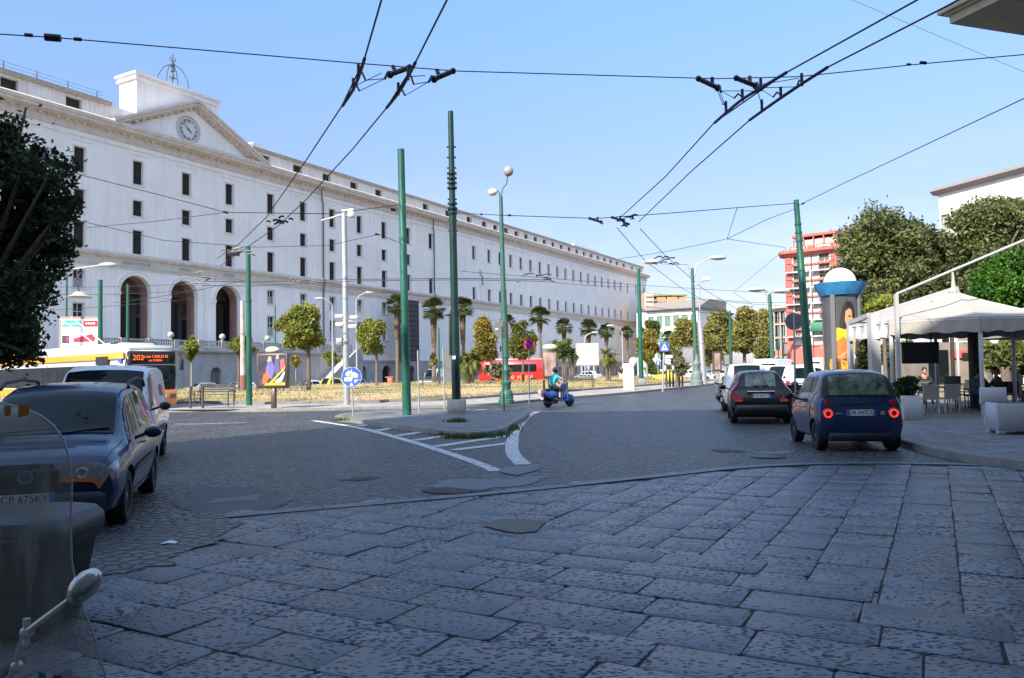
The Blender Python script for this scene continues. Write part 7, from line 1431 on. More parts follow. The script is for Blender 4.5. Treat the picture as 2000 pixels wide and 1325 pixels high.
# ================================================================== trees
LM = leafmat('leaf_maple', (.07, .095, .02), (.19, .22, .04), (.44, .4, .08)); LG = leafmat('leaf_green', (.045, .065, .018), (.12, .15, .035), (.27, .27, .07)); LY = leafmat('leaf_yellow', (.09, .08, .02), (.24, .2, .04), (.45, .33, .06))
LD = leafmat('leaf_dark', (.012, .022, .009), (.03, .05, .016), (.075, .1, .035)); LO = leafmat('leaf_oak', (.035, .048, .018), (.11, .135, .045), (.24, .25, .09)); LB = leafmat('leaf_bright', (.02, .06, .008), (.05, .14, .015), (.12, .25, .03)); LOL = leafmat('leaf_olive', (.1, .11, .06), (.19, .2, .1), (.3, .3, .17)); LP = leafmat('leaf_plane', (.07, .08, .02), (.22, .21, .055), (.46, .39, .11))
def ptree(label, base, x0, x1, y0, y1, n, mat, size=.13, z=.3, Y=None, seed=0, r=.11, k=9, bark=None, name='tree', group='young trees on the square', y_=.85, nar=.3):
    g = G(*base, z) if Y is None else D(base[0], base[1], Y)
    if Y is not None: g.z = z
    a, c = D(x0, y1, g.y)-g, D(x1, y0, g.y)-g; w_, h_ = (c.x-a.x)/2, (c.z-a.z)/2
    return tree(name, label, 'tree', g, max(.8, a.z+.25*h_), blob((a.x+c.x)/2, (a.z+c.z)/2, w_, h_, n, 1, k, y_, seed, nar), size, mat, r, bark, group)
ptree('largest round green tree on the lawn, above the film poster board', (603, 769), 533, 643, 588, 694, 22000, LM, .115, seed=1, r=.16, k=14)
ptree('oval dense tree right of the grey camera pole', (736, 758), 695, 759, 610, 706, 14000, LM, .13, z=.22, seed=2, r=.15, k=11)
ptree('thin sparse young tree beside the trolleybus front', (374, 776), 354, 396, 656, 706, 900, LM, .14, seed=3, r=.07, k=6, bark=BARKG); ptree('small bushy tree partly behind the green pole', (466, 768), 438, 503, 653, 702, 7000, LM, .1, seed=4, r=.1)
ptree('small tree before the palace stairs, left of the grey pole', (651, 755), 627, 665, 680, 720, 3200, LM, .12, z=.1, seed=5, r=.1); ptree('nearly bare brown sapling left of the big round tree trunk', (578, 765), 562, 592, 690, 722, 350, LY, .13, seed=6, r=.05, bark=BARKG)
ptree('bare brown sapling before the white van', (845, 752), 835, 855, 685, 718, 300, LY, .16, seed=26, r=.06, bark=BARKG)
ptree('tall yellowing tree behind the ornate lamp', (959, 755), 912, 988, 608, 715, 15000, LY, .14, z=.2, seed=7, r=.12, k=12, bark=BARKG); ptree('green tree between the ornate lamp and the reddish board', (1022, 752), 988, 1050, 618, 712, 14000, LG, .14, z=.2, seed=8, r=.13, k=12)
ptree('dark green small tree right of the reddish board', (1100, 750), 1078, 1128, 655, 705, 8000, LG, .14, z=.2, seed=9, r=.1); ptree('yellow brown tree beside the green pole with grey foot', (1264, 745), 1238, 1292, 640, 715, 9000, LY, .18, z=.1, seed=10, r=.15, k=11, bark=BARKG)
ptree('conical dark tree at the end of the palace', (1270, 735), 1252, 1290, 622, 665, 2500, LG, .35, z=0, Y=130, seed=11, r=.25); ptree('grey leaved olive tree leaning right among the bollards', (1322, 755), 1306, 1348, 682, 738, 4200, LOL, .12, z=.2, seed=12, r=.16, y_=1.)
PLT = 'big plane trees along the avenue'
for i, (x0, x1, y0, y1, Y, n, lab) in enumerate([(1300, 1372, 612, 705, 125, 7000, 'leftmost big plane tree, behind the olive'), (1345, 1425, 628, 722, 118, 7000, 'plane tree right of the green double lamp'), (1372, 1440, 600, 700, 150, 5000, 'pale crowned plane tree behind the far green pole'), (1415, 1495, 590, 706, 130, 8000, 'tallest far plane tree, left of the distant double lamp'), (1468, 1545, 592, 712, 122, 8000, 'plane tree right of the distant double lamp, beside the red block'), (1285, 1330, 660, 712, 135, 3500, 'low shaded tree behind the crossing sign')]):
    ptree(lab, ((x0+x1)/2, 735, )+(), x0, x1, y0, y1, n*2, LP if i != 5 else LG, .24, z=-.1, Y=Y, seed=20+i, r=.35, k=14, group=PLT, name='plane_tree')
ptree('low dark bush beside the blue arrow sign', (1272, 738), 1258, 1290, 700, 738, 2500, LG, .3, z=0, Y=112, seed=31, r=.1, name='bush', group='bushes')
# evergreen oaks at the right
ptree('tall broad evergreen oak rising behind the advertising column', (1740, 735), 1642, 1852, 400, 655, 70000, LO, .12, z=0, Y=48, seed=41, r=.35, k=30, nar=-.05, group='evergreen oaks', name='oak_tree')
ptree('evergreen oak hiding the cream building at right', (1925, 735), 1842, 2060, 372, 610, 60000, LO, .115, z=0, Y=44, seed=42, r=.35, k=26, nar=0, group='evergreen oaks', name='oak_tree')
ptree('narrower evergreen oak filling the gap between the two big oaks', (1850, 735), 1786, 1905, 440, 640, 26000, LO, .12, z=0, Y=50, seed=47, r=.25, k=16, nar=.1, group='evergreen oaks', name='oak_tree')
ptree('bright green leafy tree above the cafe canopy at the right edge', (1985, 735), 1890, 2100, 465, 660, 42000, LB, .09, z=0, Y=34, seed=43, r=.2, k=20, group=None)
ptree('low yellow green tree right of the advertising column', (1730, 735), 1683, 1772, 572, 650, 7000, leafmat('leaf_lime', (.08, .1, .015), (.22, .24, .04), (.4, .4, .08)), .12, z=0, Y=42, seed=44, r=.12, group=None)
ptree('shaded leafy tree seen under the cafe canopy', (1965, 735), 1915, 2040, 645, 735, 8000, LG, .13, z=0, Y=33, seed=45, r=.25, group=None); ptree('dim green trees seen under the canopy behind the screen', (1745, 735), 1700, 1800, 655, 725, 5000, LG, .14, z=0, Y=46, seed=46, r=.15, group=None)
# dark laurel at the left edge, trunk hidden behind the cars
g = D(-60, 740, 14.5); g.z = 0; rr_ = random.Random(5)
def cl(px, py, w_, h_, n): c = D(px, py, 14.5)-g; k = 14.5/1525; return ((c.x, rr_.uniform(-.7, .7), c.z), (w_*k, w_*k*1.1, h_*k), n)
tree('laurel_tree', 'dark leafy tree filling the left edge above the trolleybus', 'tree', g, 2.6, [cl(10, 310, 50, 50, 1500), cl(45, 360, 50, 42, 1500), cl(0, 430, 80, 60, 2800), cl(80, 405, 45, 30, 1000), cl(40, 480, 60, 42, 1800), cl(-10, 560, 80, 60, 2800), cl(55, 560, 50, 24, 800), cl(20, 625, 48, 38, 1500), cl(-20, 690, 55, 36, 1200), cl(-5, 245, 30, 42, 600), cl(112, 310, 18, 34, 240), cl(140, 345, 16, 26, 170), cl(150, 400, 22, 20, 260), cl(128, 440, 26, 16, 240), cl(120, 535, 22, 9, 130), cl(68, 700, 22, 9, 120), cl(-70, 400, 110, 160, 4500), cl(-6, 195, 9, 26, 80), cl(98, 640, 14, 8, 60), cl(96, 480, 34, 22, 460), cl(10, 665, 45, 24, 600), cl(80, 340, 26, 36, 380), cl(60, 285, 16, 34, 260), cl(100, 585, 18, 8, 90), cl(40, 210, 6, 18, 30)], .06, LD, .16)
# --- palms
PG = leafmat('palm_green', (.02, .035, .012), (.05, .075, .02), (.12, .14, .04)); PB_ = leafmat('palm_dead', (.1, .07, .04), (.18, .13, .08), (.27, .2, .13)); PLG = leafmat('palm_lime', (.06, .08, .015), (.16, .18, .04), (.36, .34, .08))
def strips(name, quads, rnd, mat, parent):
    V = np.array(quads, float).reshape(-1, 3); n = len(quads); me = bpy.data.meshes.new(name); me.vertices.add(4*n); me.vertices.foreach_set('co', V.ravel()); me.loops.add(4*n); me.loops.foreach_set('vertex_index', np.arange(4*n)); me.polygons.add(n)
    me.polygons.foreach_set('loop_start', np.arange(n)*4); me.polygons.foreach_set('loop_total', np.full(n, 4)); me.update(calc_edges=True); at = me.attributes.new('rnd', 'FLOAT', 'FACE'); at.data.foreach_set('value', rnd); me.materials.append(mat)
    o = bpy.data.objects.new(name, me); COL.objects.link(o); o.parent = parent; return o
def fan_palm(label, px, ytop, ybot, Y, cw, z=0, group='fan palms before the palace'):
    p = D(px, 735, Y); p.z = gz(p.x, p.y); T = D(px, ytop, Y).z-p.z; Bt = D(px, ybot, Y).z-p.z; t = thing('palm_tree', label, 'palm tree', p, 0, group); cw = 1.5*cw*Y/1525; ch = T-cw*.55; b = B(); b.tube([(0, 0, -.3), (.05, 0, ch*.5), (0, 0, ch)], [.24, .2, .18], 12); b.build('trunk', BARK, t)
    Q = []; rn = []; q2 = []; r2 = []
    for i in range(64):
        az = random.uniform(0, 2*PI); el = random.uniform(-.75, 1.4); d = Vector((cos(az)*cos(el), sin(az)*cos(el), sin(el))); o = Vector((0, 0, ch)); c = o+d*cw*.55; side = d.cross(Vector((0, 0, 1))).normalized(); nrm = side.cross(d); r_ = random.random()
        for k in range(11):
            a = (k-5)*.27; e = (d*cos(a)+side*sin(a)).normalized(); tip = c+e*cw*.55-Vector((0, 0, .12*cw)); w_ = .04*cw; s_ = e.cross(nrm).normalized()*w_; m_ = c+e*cw*.3; Q.append([c, m_+s_, tip, m_-s_]); rn.append(r_*.6+random.random()*.4)
        s_ = side*.02*cw; Q.append([o-s_, o+s_, c+s_, c-s_]); rn.append(.3)
    for i in range(300):
        az = random.uniform(0, 2*PI); u = random.random(); z = ch-(ch-Bt)*u-.0; rr_ = cw*.26*(1-u*.4); a = Vector((.25*cos(az), .25*sin(az), z+.5)); tip = Vector((rr_*cos(az), rr_*sin(az), z-.7*cw*.5)); s_ = Vector((-sin(az), cos(az), 0))*.07*cw; q2.append([a-s_*.4, a+s_*.4, tip+s_, tip-s_]); r2.append(random.random())
    strips('crown', Q, rn, PG, t); strips('dead_skirt', q2, r2, PB_, t); return t
for px, yt, yb, Y, cw, lab in [(776, 583, 655, 92, 16, 'fan palm left of the bright green pole'), (848, 590, 668, 92, 18, 'fan palm between the two tall green poles'), (905, 588, 665, 96, 17, 'fan palm just right of the dark pole'), (993, 620, 650, 115, 12, 'small fan palm behind the ornate lamp'), (1056, 606, 642, 112, 16, 'bushiest fan palm above the reddish board'), (1103, 628, 660, 125, 13, 'fan palm fifth from the left'), (1151, 630, 668, 120, 14, 'fan palm with yellowed skirt above the white billboard'), (1186, 638, 668, 128, 12.5, 'fan palm right of the white billboard'), (1226, 642, 680, 120, 10, 'last fan palm before the pole with grey foot')]: fan_palm(lab, px, yt, yb, Y, cw)
def date_palm(label, px, py, Y, rad, h, stems=1, mat=PLG, z=.25):
    p = D(px, 735, Y); p.z = z; k = Y/1525; R_ = rad*k; H_ = (D(px, py, Y).z-z); t = thing('palm_bush', label, 'palm', p, 0, 'low feathery palms'); b = B(); Q = []; rn = []
    for s_ in range(stems):
        ox = (s_-(stems-1)/2)*R_*.35; th = max(.3, H_-R_*.8)*random.uniform(.75, 1.); b.tube([(ox*.4, 0, -.2), (ox, random.uniform(-.3, .3), th)], [R_*.1, R_*.11], 9)
        for i in range(60 if stems == 1 else 40):
            az = random.uniform(0, 2*PI); el = random.uniform(-.7, 1.4); d = Vector((cos(az), sin(az), 0)); P = []; v = Vector((ox, 0, th)); ln = R_*random.uniform(.8, 1.1); e = el; r_ = random.random()
            for j in range(8): P.append(v.copy()); v = v+(d*cos(e)+Vector((0, 0, 1))*sin(e))*ln/7; e -= .2
            side = Vector((-d.y, d.x, 0))
            for j in range(1, 8):
                for sg in (-1, 1):
                    for q in (0, .5): 
                        a = P[j-1].lerp(P[j], q); dr = (P[j]-P[j-1]).normalized(); l_ = R_*.2*(1.1-abs(j-3.5)/6); tip = a+(side*sg+dr*.9-Vector((0, 0, .25))).normalized()*l_; w_ = dr*R_*.03; Q.append([a-w_, a+w_, tip+w_*.2, tip-w_*.2]); rn.append(r_*.5+random.random()*.5)
    b.build('trunk', BARK, t); strips('fronds', Q, rn, mat, t)
date_palm('clustered feathery palm just right of the dark pole', 915, 672, 72, 38, 0, 3); date_palm('round spiky palm behind the reddish board', 1086, 645, 84, 30, 0); date_palm('spiky palm between the reddish board and the billboard', 1116, 668, 80, 22, 0, 2, PG); date_palm('yellow green feathery palm beside the stone pier', 1188, 668, 78, 27, 0, 2)
ptree('pale yellow bush behind the cluster of palms', (975, 755), 940, 1000, 705, 745, 2200, LOL, .15, z=.1, Y=80, seed=51, r=.05, name='bush', group='bushes')
fan_palm('palm behind the white building corner', 1307, 650, 680, 150, 10)
# ================================================================== advertising column, cafe
COLG = M('column_grey', (.13, .135, .14), .4, .3); BLUEP = M('dish_blue', (.03, .2, .42), .55, var=.35, vs=3)
Y = 32.; c = D(1646, 735, Y); t = thing('advertising_column', 'round advertising column with white dome, blue dish and a poster of a dark haired woman', 'advertising column', (c.x, c.y, 0)); z0, z1 = .1, D(1646, 578, Y).z; r = .7
b = B(); b.lathe([(r+.08, 0), (r+.08, .35), (r, .4), (r, z1)], n=40); b.build('drum', COLG, t)
b = B(); b.lathe([(r+.02, z1-.02), (r*1.15, z1), (1.0, z1+.42), (1.02, z1+.5), (.9, z1+.52), (r*.8, z1+.4), (1e-5, z1+.4)], n=44); b.build('dish', BLUEP, t)
b = B(); b.sph((0, 0, z1+.5), .64, 28, sz=1.02); b.build('dome', M('dome_white', (.78, .77, .72), .4), t)
b = B()
for a in (-2.35, -.75, 2.2): b.box(-.09, .09, -r-.1, -r+.02, .1, z1, 0, rotz(a+PI/2)) 
b.build('mullion', M('mullion_grey', (.2, .2, .2), .35, .5), t, 0)
def cyl_patch(u0, u1, v0, v1, poly, mat, nm, off, parent):   # u angle across the front (radians, 0 = towards camera), v height
    b = B(); n = len(poly); ys = [p[1] for p in poly]; lo, hi = min(ys), max(ys); m_ = max(6, int((hi-lo)*110))
    def span(y):            # crossings of a scan line with the outline
        xs_ = []
        for i in range(n):
            (xa, ya), (xc, yc) = poly[i], poly[(i+1) % n]
            if (ya <= y) != (yc <= y): xs_.append(xa+(y-ya)/(yc-ya)*(xc-xa))
        return sorted(xs_)
    for k in range(m_):
        ya, yb = lo+(hi-lo)*k/m_, lo+(hi-lo)*(k+1)/m_; xs_ = span((ya+yb)/2)
        for xa, xb in zip(xs_[::2], xs_[1::2]):
            q = max(1, int((xb-xa)/.05)); L0 = [u0+(u1-u0)*(xa+(xb-xa)*j/q) for j in range(q+1)]
            b.grid([[(sin(a)*(r+off), -cos(a)*(r+off), v0+(v1-v0)*y) for a in L0] for y in (ya, yb)])
    return b.build(nm, mat, parent, 0)
b = B(); rows = [[(sin(a)*(r+.006), -cos(a)*(r+.006), z) for a in np.linspace(-1.9, 1.15, 30)] for z in np.linspace(.45, z1-.08, 12)]; b.grid(rows); po = b.build('poster', M('poster_grey', (.07, .075, .08), .25, var=.3, vs=1.5, coat=.5), t, 60); po.rotation_euler = (0, 0, 0)
aa = -math.atan2(c.x, c.y)        # turn the print toward the viewer's side
SK = M('print_skin', (.62, .28, .14), .6); 
def pr(poly, col, nm, off): return cyl_patch(-1.25, .65, .45+(z1-.55)*.3, z1-.12, poly, M('print_%02d%02d%02d' % tuple(int(q*99) for q in col), col, .5, var=.3, vs=5), nm, off, po)
pr([(.38, .48), (.42, .7), (.5, .86), (.62, .95), (.78, .93), (.88, .8), (.86, .68), (.72, .62), (.66, .5), (.52, .45)], (.02, .016, .018), 'printed_hair', .012)
pr([(.58, .8), (.7, .84), (.77, .8), (.77, .72), (.81, .68), (.76, .64), (.72, .58), (.6, .58), (.55, .66)], (.62, .28, .14), 'printed_face', .018); pr([(.6, .72), (.7, .735), (.75, .72), (.7, .71)], (.05, .03, .03), 'printed_eye', .024); pr([(.64, .62), (.72, .63), (.73, .615), (.66, .605)], (.45, .08, .05), 'printed_mouth', .024)
pr([(.18, .3), (.2, .48), (.35, .56), (.55, .53), (.8, .53), (.88, .4), (.84, .2), (.6, .16), (.3, .2)], (.8, .42, .015), 'printed_dress', .016); pr([(.2, .18), (.32, .36), (.5, .42), (.74, .3), (.7, .14), (.4, .08)], (.75, .16, .03), 'printed_dress', .022); pr([(.3, .12), (.4, .16), (.62, .24), (.64, .21), (.45, .12)], (.62, .28, .14), 'printed_arm', .028); pr([(.58, .08), (.62, .2), (.78, .22), (.86, .12), (.7, .03)], (.7, .68, .6), 'printed_cup', .03)
pr([(-.32, .02), (-.3, .4), (-.2, .3), (-.18, .02)], (.75, .4, .02), 'printed_dress', .014); pr([(.05, 0.0), (.1, .1), (.5, .08), (.8, .02), (.8, -.06), (.1, -.06)], (.7, .3, .03), 'printed_dress', .012)

# --- cafe canopy: octagonal gazebo
FAB = M('canopy_fabric', (.36, .335, .29), .8, var=.08, vs=2.5); FABG = M('canopy_drape', (.5, .5, .48), .75, var=.25, vs=3); WMET = M('white_metal', (.45, .45, .45), .4)
cx, cy = 14.2, 25.; zg = .13; RR = 3.12; ph = R(207); cz = 2.68; t = thing('gazebo', 'white octagonal cafe canopy with pointed roof and hanging valance', 'canopy', (cx, cy, zg)); V = [Vector((RR*cos(ph+i*PI/4), RR*sin(ph+i*PI/4), cz+.3-zg)) for i in range(8)]; ap = Vector((-.0, 0, 4.0-zg))
b = B()
for i in range(8):
    a, c = V[i], V[(i+1) % 8]; rows = []
    for k in range(7): f = k/6; rows.append([ap.lerp(a.lerp(c, j/6), f)-Vector((0, 0, .28*f*(1-f)+.1*sin(j/6*PI)*f*(1-f)*2)) for j in range(7)])
    b.grid(rows)
n0 = len(b.v); b.v += [tuple(Vector(v)-Vector((0, 0, .012))) for v in b.v[:n0]]; b.f += [tuple(i+n0 for i in f[::-1]) for f in b.f]; b.m = [0]*len(b.f); b.build('roof', FAB, t, 50)
def valance(i, mat, dz=.42, sway=.03):
    a, c = V[i], V[(i+1) % 8]; n_ = Vector((a.y-c.y, c.x-a.x, 0)).normalized(); n_ = n_ if n_.dot(a) > 0 else -n_; rows = []
    for k in range(5): f = k/4; rows.append([a.lerp(c, j/24)+n_*(.02+sway*sin(j*1.3+f)*f)-Vector((0, 0, dz*f*(1+.06*sin(j*.9)))) for j in range(25)])
    b = B(); b.grid(rows); n0 = len(b.v); b.v += [tuple(Vector(v)-n_*.008) for v in b.v]; b.f += [tuple(q+n0 for q in f[::-1]) for f in b.f]; b.m = [0]*len(b.f); return b.build('valance', mat, t, 60)
for i in range(8): valance(i, FABG if i in (7,) else FAB, .42 if i != 7 else .5, .03 if i != 7 else .12)
b = B(); b.tube([ap-Vector((0, 0, .05)), ap+Vector((0, 0, .12)), ap+Vector((0, 0, .35)), ap+Vector((0, 0, .6))], [.16, .07, .05, .03], 10); b.build('finial', FAB, t)
b = B()
for i in range(8): a, c = V[i], V[(i+1) % 8]; b.tube([a-Vector((0, 0, .06)), c-Vector((0, 0, .06))], .03, 6); b.tube([a-Vector((0, 0, .06)), ap-Vector((0, 0, .1))], .022, 6)
b.build('roof_frame', WMET, t)
for i in range(8):
    a = V[i]*.985; b = B(); b.bbox(a.x-.045, a.x+.045, a.y-.045, a.y+.045, 0, cz+.2-zg, .01); b.build('post', WMET, t)
# roof drape gathered on the left (grey translucent plastic sheet rolled)
# second canopy further right/behind, dark underside
t = thing('gazebo', 'second cream canopy behind the first, at the right edge', 'canopy', (19.6, 27.2, zg)); b = B(); w_ = 2.6; rows = []
for k in range(7):
    f = k/6; ring = [(-w_, -w_), (0, -w_), (w_, -w_), (w_, 0), (w_, w_), (0, w_), (-w_, w_), (-w_, 0)]; rows.append([(x*f, y*f, 4.1-1.3*f-.25*f*(1-f)) for x, y in ring])
b.grid(rows, closed=True); b.build('roof', FAB, t, 50); b = B(); b.grid([[(x, y, z) for x, y in ring] for z in (2.8, 2.4)], closed=True); b.build('valance', FAB, t, 30)
for x, y in ((-w_, -w_), (w_, -w_), (w_, w_), (-w_, w_)): b = B(); b.bbox(x-.04, x+.04, y-.04, y+.04, 0, 2.8, .01); b.build('post', WMET, t)
# white portal frame beside it
t = thing('portal_frame', 'white square tube frame of two posts and a sloping beam before the canopy', 'frame', (0, 0, zg)); P1 = D(1660, 628, 27.); P2 = D(1705, 612, 24.5); P3 = D(1868, 560, 25.3)
def sq(b, a, c, w_): 
    a, c = Vector(a), Vector(c); d = (c-a).normalized(); up = Vector((0, 0, 1)) if abs(d.z) < .9 else Vector((0, 1, 0)); s_ = d.cross(up).normalized()*w_; u_ = s_.cross(d).normalized()*w_; b.add([p+x*s_+y*u_ for p in (a, c) for x, y in ((-1, -1), (1, -1), (1, 1), (-1, 1))], [(0, 3, 2, 1), (4, 5, 6, 7), (0, 1, 5, 4), (1, 2, 6, 5), (2, 3, 7, 6), (3, 0, 4, 7)])
Z_ = Vector((0, 0, zg))
b = B(); sq(b, Vector((P1.x, P1.y, 0)), P1-Z_, .085); b.build('post', WMET, t, 0); b = B(); sq(b, Vector((P2.x, P2.y, 0)), P2-Z_, .14); b.build('post', WMET, t, 0)
b = B(); sq(b, P1-Z_-Vector((0, 0, .06)), P2-Z_-Vector((.1, 0, .06)), .07); sq(b, P2-Z_-Vector((0, 0, .1)), P3-Z_-Vector((0, 0, .1)), .1); sq(b, P2-Z_-Vector((0, .1, .36)), D(1815, 590, 24.9)-Z_, .05); b.build('beam', WMET, t, 0)
t = thing('canopy_mast', 'white post with a long thin pipe rising to the right edge', 'frame', (0, 0, zg)); q = D(1750, 575, 23.2); b = B(); sq(b, Vector((q.x, q.y, 0)), q-Z_, .05); b.build('post', WMET, t, 0); b = B(); b.tube([q-Z_, D(2060, 444, 23.2)-Z_], .035, 8); b.build('pipe', WMET, t)
# television, speaker
t = thing('television', 'large black flat television hanging under the canopy', 'television', (0, 0, 0)); a, c = D(1762, 711, 24.4), D(1833, 668, 24.4); b = B(); b.bbox(a.x, c.x, 24.35, 24.45, a.z, c.z, .02); b.build('case', M('tv_black', (.008, .008, .009), .35), t); b = B(); b.box(a.x+.05, c.x-.05, 24.34, 24.349, a.z+.05, c.z-.05); b.build('screen', M('tv_screen', (.01, .01, .012), .1), t, 0); b = B(); [b.tube([(x, 24.42, c.z-.1), (x, 24.6, 2.8)], .02, 6) for x in (a.x+.2, c.x-.2)]; b.build('bracket', IRON, t)
# rear kiosk wall behind the cafe, partly seen through
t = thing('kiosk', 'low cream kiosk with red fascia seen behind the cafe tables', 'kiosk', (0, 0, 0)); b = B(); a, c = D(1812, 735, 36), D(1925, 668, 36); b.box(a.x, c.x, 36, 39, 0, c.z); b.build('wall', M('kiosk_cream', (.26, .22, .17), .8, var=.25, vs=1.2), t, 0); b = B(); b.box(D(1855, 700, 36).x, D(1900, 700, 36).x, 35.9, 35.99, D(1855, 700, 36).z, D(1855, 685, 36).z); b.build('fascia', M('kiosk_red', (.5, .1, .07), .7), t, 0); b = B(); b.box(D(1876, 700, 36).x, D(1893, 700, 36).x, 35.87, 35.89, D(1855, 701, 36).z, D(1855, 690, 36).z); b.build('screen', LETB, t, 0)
b = B(); b.box(D(1812, 700, 36).x, D(1850, 700, 36).x, 35.9, 35.98, .8, 2.3); b.build('window', GLASS, t, 0)
for px, Y, lab in [(1907, 26.8, 'dark pillar in the shade of the canopy'), (1862, 31, 'thin dark pillar behind the cafe tables')]: q = D(px, 735, Y); t = thing('pillar', lab, 'pillar', (q.x, q.y, zg)); b = B(); w_ = .17 if px > 1900 else .06; b.bbox(-w_, w_, -w_, w_, 0, 2.9, .02); b.build('shaft', M('pillar_dark', (.03, .025, .025), .7), t); b = B(); b.bbox(-w_*1.3, w_*1.3, -w_*1.3, w_*1.3, 0, .08, .01); b.build('base', M('pillar_dark', (.03, .025, .025), .7), t)
# --- chairs, tables, planters
CW = M('chair_white', (.6, .6, .57), .5); CF = M('chair_sling', (.42, .41, .36), .7)
def chair(label, pos, rz, mat=None, fab=None):
    t = thing('cafe_chair', label, 'chair', pos, rz, 'cafe chairs'); m_ = mat or CW; b = B()
    for sg in (-1, 1): bb = B(); bb.tube([(sg*.24, .2, 0), (sg*.23, .2, .44)], .018, 6); bb.build('leg', m_, t); bb = B(); bb.tube([(sg*.24, -.24, 0), (sg*.23, -.2, .44), (sg*.23, -.3, .88)], .018, 6); bb.build('leg', m_, t); bb = B(); bb.tube([(sg*.26, .22, .44), (sg*.27, .2, .64), (sg*.26, -.22, .66)], .016, 6); bb.build('armrest', m_, t)
    b.bbox(-.24, .24, -.22, .24, .42, .46, .015); b.build('seat', fab or CF, t); b = B(); b.add([(-.23, -.21, .48), (.23, -.21, .48), (.23, -.3, .88), (-.23, -.3, .88), (-.23, -.23, .48), (.23, -.23, .48), (.23, -.32, .88), (-.23, -.32, .88)], [(0, 1, 2, 3), (4, 7, 6, 5), (3, 2, 6, 7), (0, 4, 5, 1), (0, 3, 7, 4), (1, 5, 6, 2)]); b.build('backrest', fab or CF, t, 0); b = B(); b.tube([(-.23, -.3, .88), (.23, -.3, .88)], .018, 6); b.build('top_rail', m_, t); return t
def at(px, py, z=.13): g = G(px, py, z); return (g.x, g.y, z)
ch = chair('white armchair with pale sling, second from the white planter', at(1851, 806), R(6)); dup(ch, at(1812, 807), R(-3), 'white armchair with pale sling, nearest to the red topped planter')
DK = M('chair_dark', (.02, .02, .02), .6); cd_ = chair('dark chair of the man in dark clothes, furthest right', at(1952, 802), R(60), DK, DK); dup(cd_, at(1905, 799), R(30), 'dark chair of the man in the grey blue shirt'); dup(cd_, at(1808, 790), R(150), 'dark chair of the man behind the white armchairs'); dup(cd_, at(1872, 796), R(200), 'dark empty chair between the white armchairs and the seated men'); dup(cd_, at(1890, 788), R(120), 'dark chair behind the man in the grey blue shirt'); dup(cd_, at(1978, 796), R(-40), 'dark chair furthest right at the frame edge')
def table(label, pos, mat): 
    t = thing('cafe_table', label, 'table', pos, 0, 'cafe tables'); b = B(); b.bbox(-.38, .38, -.38, .38, .7, .74, .01); b.build('tabletop', mat, t)
    for x in (-.33, .33):
        for y in (-.33, .33): b = B(); b.tube([(x, y, 0), (x, y, .7)], .02, 6); b.build('leg', mat, t)
    return t
TD = M('table_dark', (.03, .028, .026), .5); tb = table('dark table between the white armchairs and the seated men', at(1838, 797), TD); dup(tb, at(1932, 800), R(20), 'dark table in front of the man in the grey blue shirt'); dup(tb, at(1880, 786), R(5), 'dark table further back under the canopy'); dup(tb, at(1985, 790), R(0), 'dark table beside the shrub pot at the frame edge')
# laptop-like menu stand
p = at(1862, 797); t = thing('menu_board', 'pale menu board standing on the table behind the white chairs', 'menu', (p[0], p[1], .87), R(5)); b = B(); b.box(-.3, .3, -.02, .0, .0, .36); b.build('board', M('menu_grey', (.2, .2, .19), .6), t, 0); b = B(); b.bbox(-.2, .2, -.06, .06, -.0, .02, .005); b.build('stand', TD, t)
def planter(label, pos, rz, w_, h, mat, leafm, plant_h, n, feet=True, group='planters', seed=0, leafsize=.07, soil=True, over=None, notch=False):
    t = thing('planter', label, 'planter', pos, rz, group); b = B(); b.bbox(-w_, w_, -w_, w_, .07 if feet else 0, h, .02)
    if feet: [b.bbox(x-.08, x+.08, y-.08, y+.08, 0, .08, .01) for x in (-w_+.09, w_-.09) for y in (-w_+.09, w_-.09)]
    if notch: b.bbox(-w_-.025, w_+.025, -w_-.025, w_+.025, h-.12, h, .02)
    b.build('box', mat, t); b = B(); b.box(-w_*.88, w_*.88, -w_*.88, w_*.88, h-.02, h+.005); b.build('soil', over or EARTH, t, 0)
    if n: leaves('plant', [((0, 0, h+plant_h*.45), (w_*1.15, w_*1.15, plant_h*.55), n), ((w_*.3, 0, h+plant_h*.7), (w_*.8, w_*.8, plant_h*.4), n//2)], leafsize, leafm, t)
    return t
GRP = M('planter_white', (.46, .49, .52), .5)
p = at(1958, 850); planter('large square white planter with feet at the right edge', (p[0]+.42, p[1]+.38, .13), R(-14), .37, .66, GRP, LB, .3, 0, notch=False, seed=1)
b = B(); g_ = at(1955, 835); t = thing('planter_screen', 'raised white panel standing behind the large white planter', 'panel', (g_[0]+.36, g_[1]+.85, .13), R(-14)); b.bbox(-.3, .3, -.03, .03, .5, .92, .02); b.build('panel', GRP, t); b = B(); b.tube([(-.2, 0, 0), (-.2, 0, .5)], .02, 6); b.tube([(.2, 0, 0), (.2, 0, .5)], .02, 6); b.build('leg', GRP, t)
p = at(1776, 820); planter('tall white planter with terracotta coloured top and dark leafy plant', (p[0]+.1, p[1]+.3, .13), R(4), .27, .66, GRP, leafmat('leaf_aspidistra', (.01, .03, .01), (.02, .06, .02), (.05, .1, .04)), .5, 700, feet=False, over=M('terracotta', (.4, .16, .08), .8), leafsize=.1)
p = at(1763, 819); planter('low black planter with grassy plant next to the small blue car', (p[0]-.1, p[1]+.1, .13), 0, .22, .42, M('planter_black', (.015, .015, .017), .6), WEED, .35, 400, feet=False, leafsize=.06)
p = at(1990, 790); planter('dark green shrub in a pot at the right edge of the cafe', (p[0]+.6, p[1], .13), 0, .3, .5, M('planter_black', (.015, .015, .017), .6), LD, 1.6, 1800, feet=False, leafsize=.08)
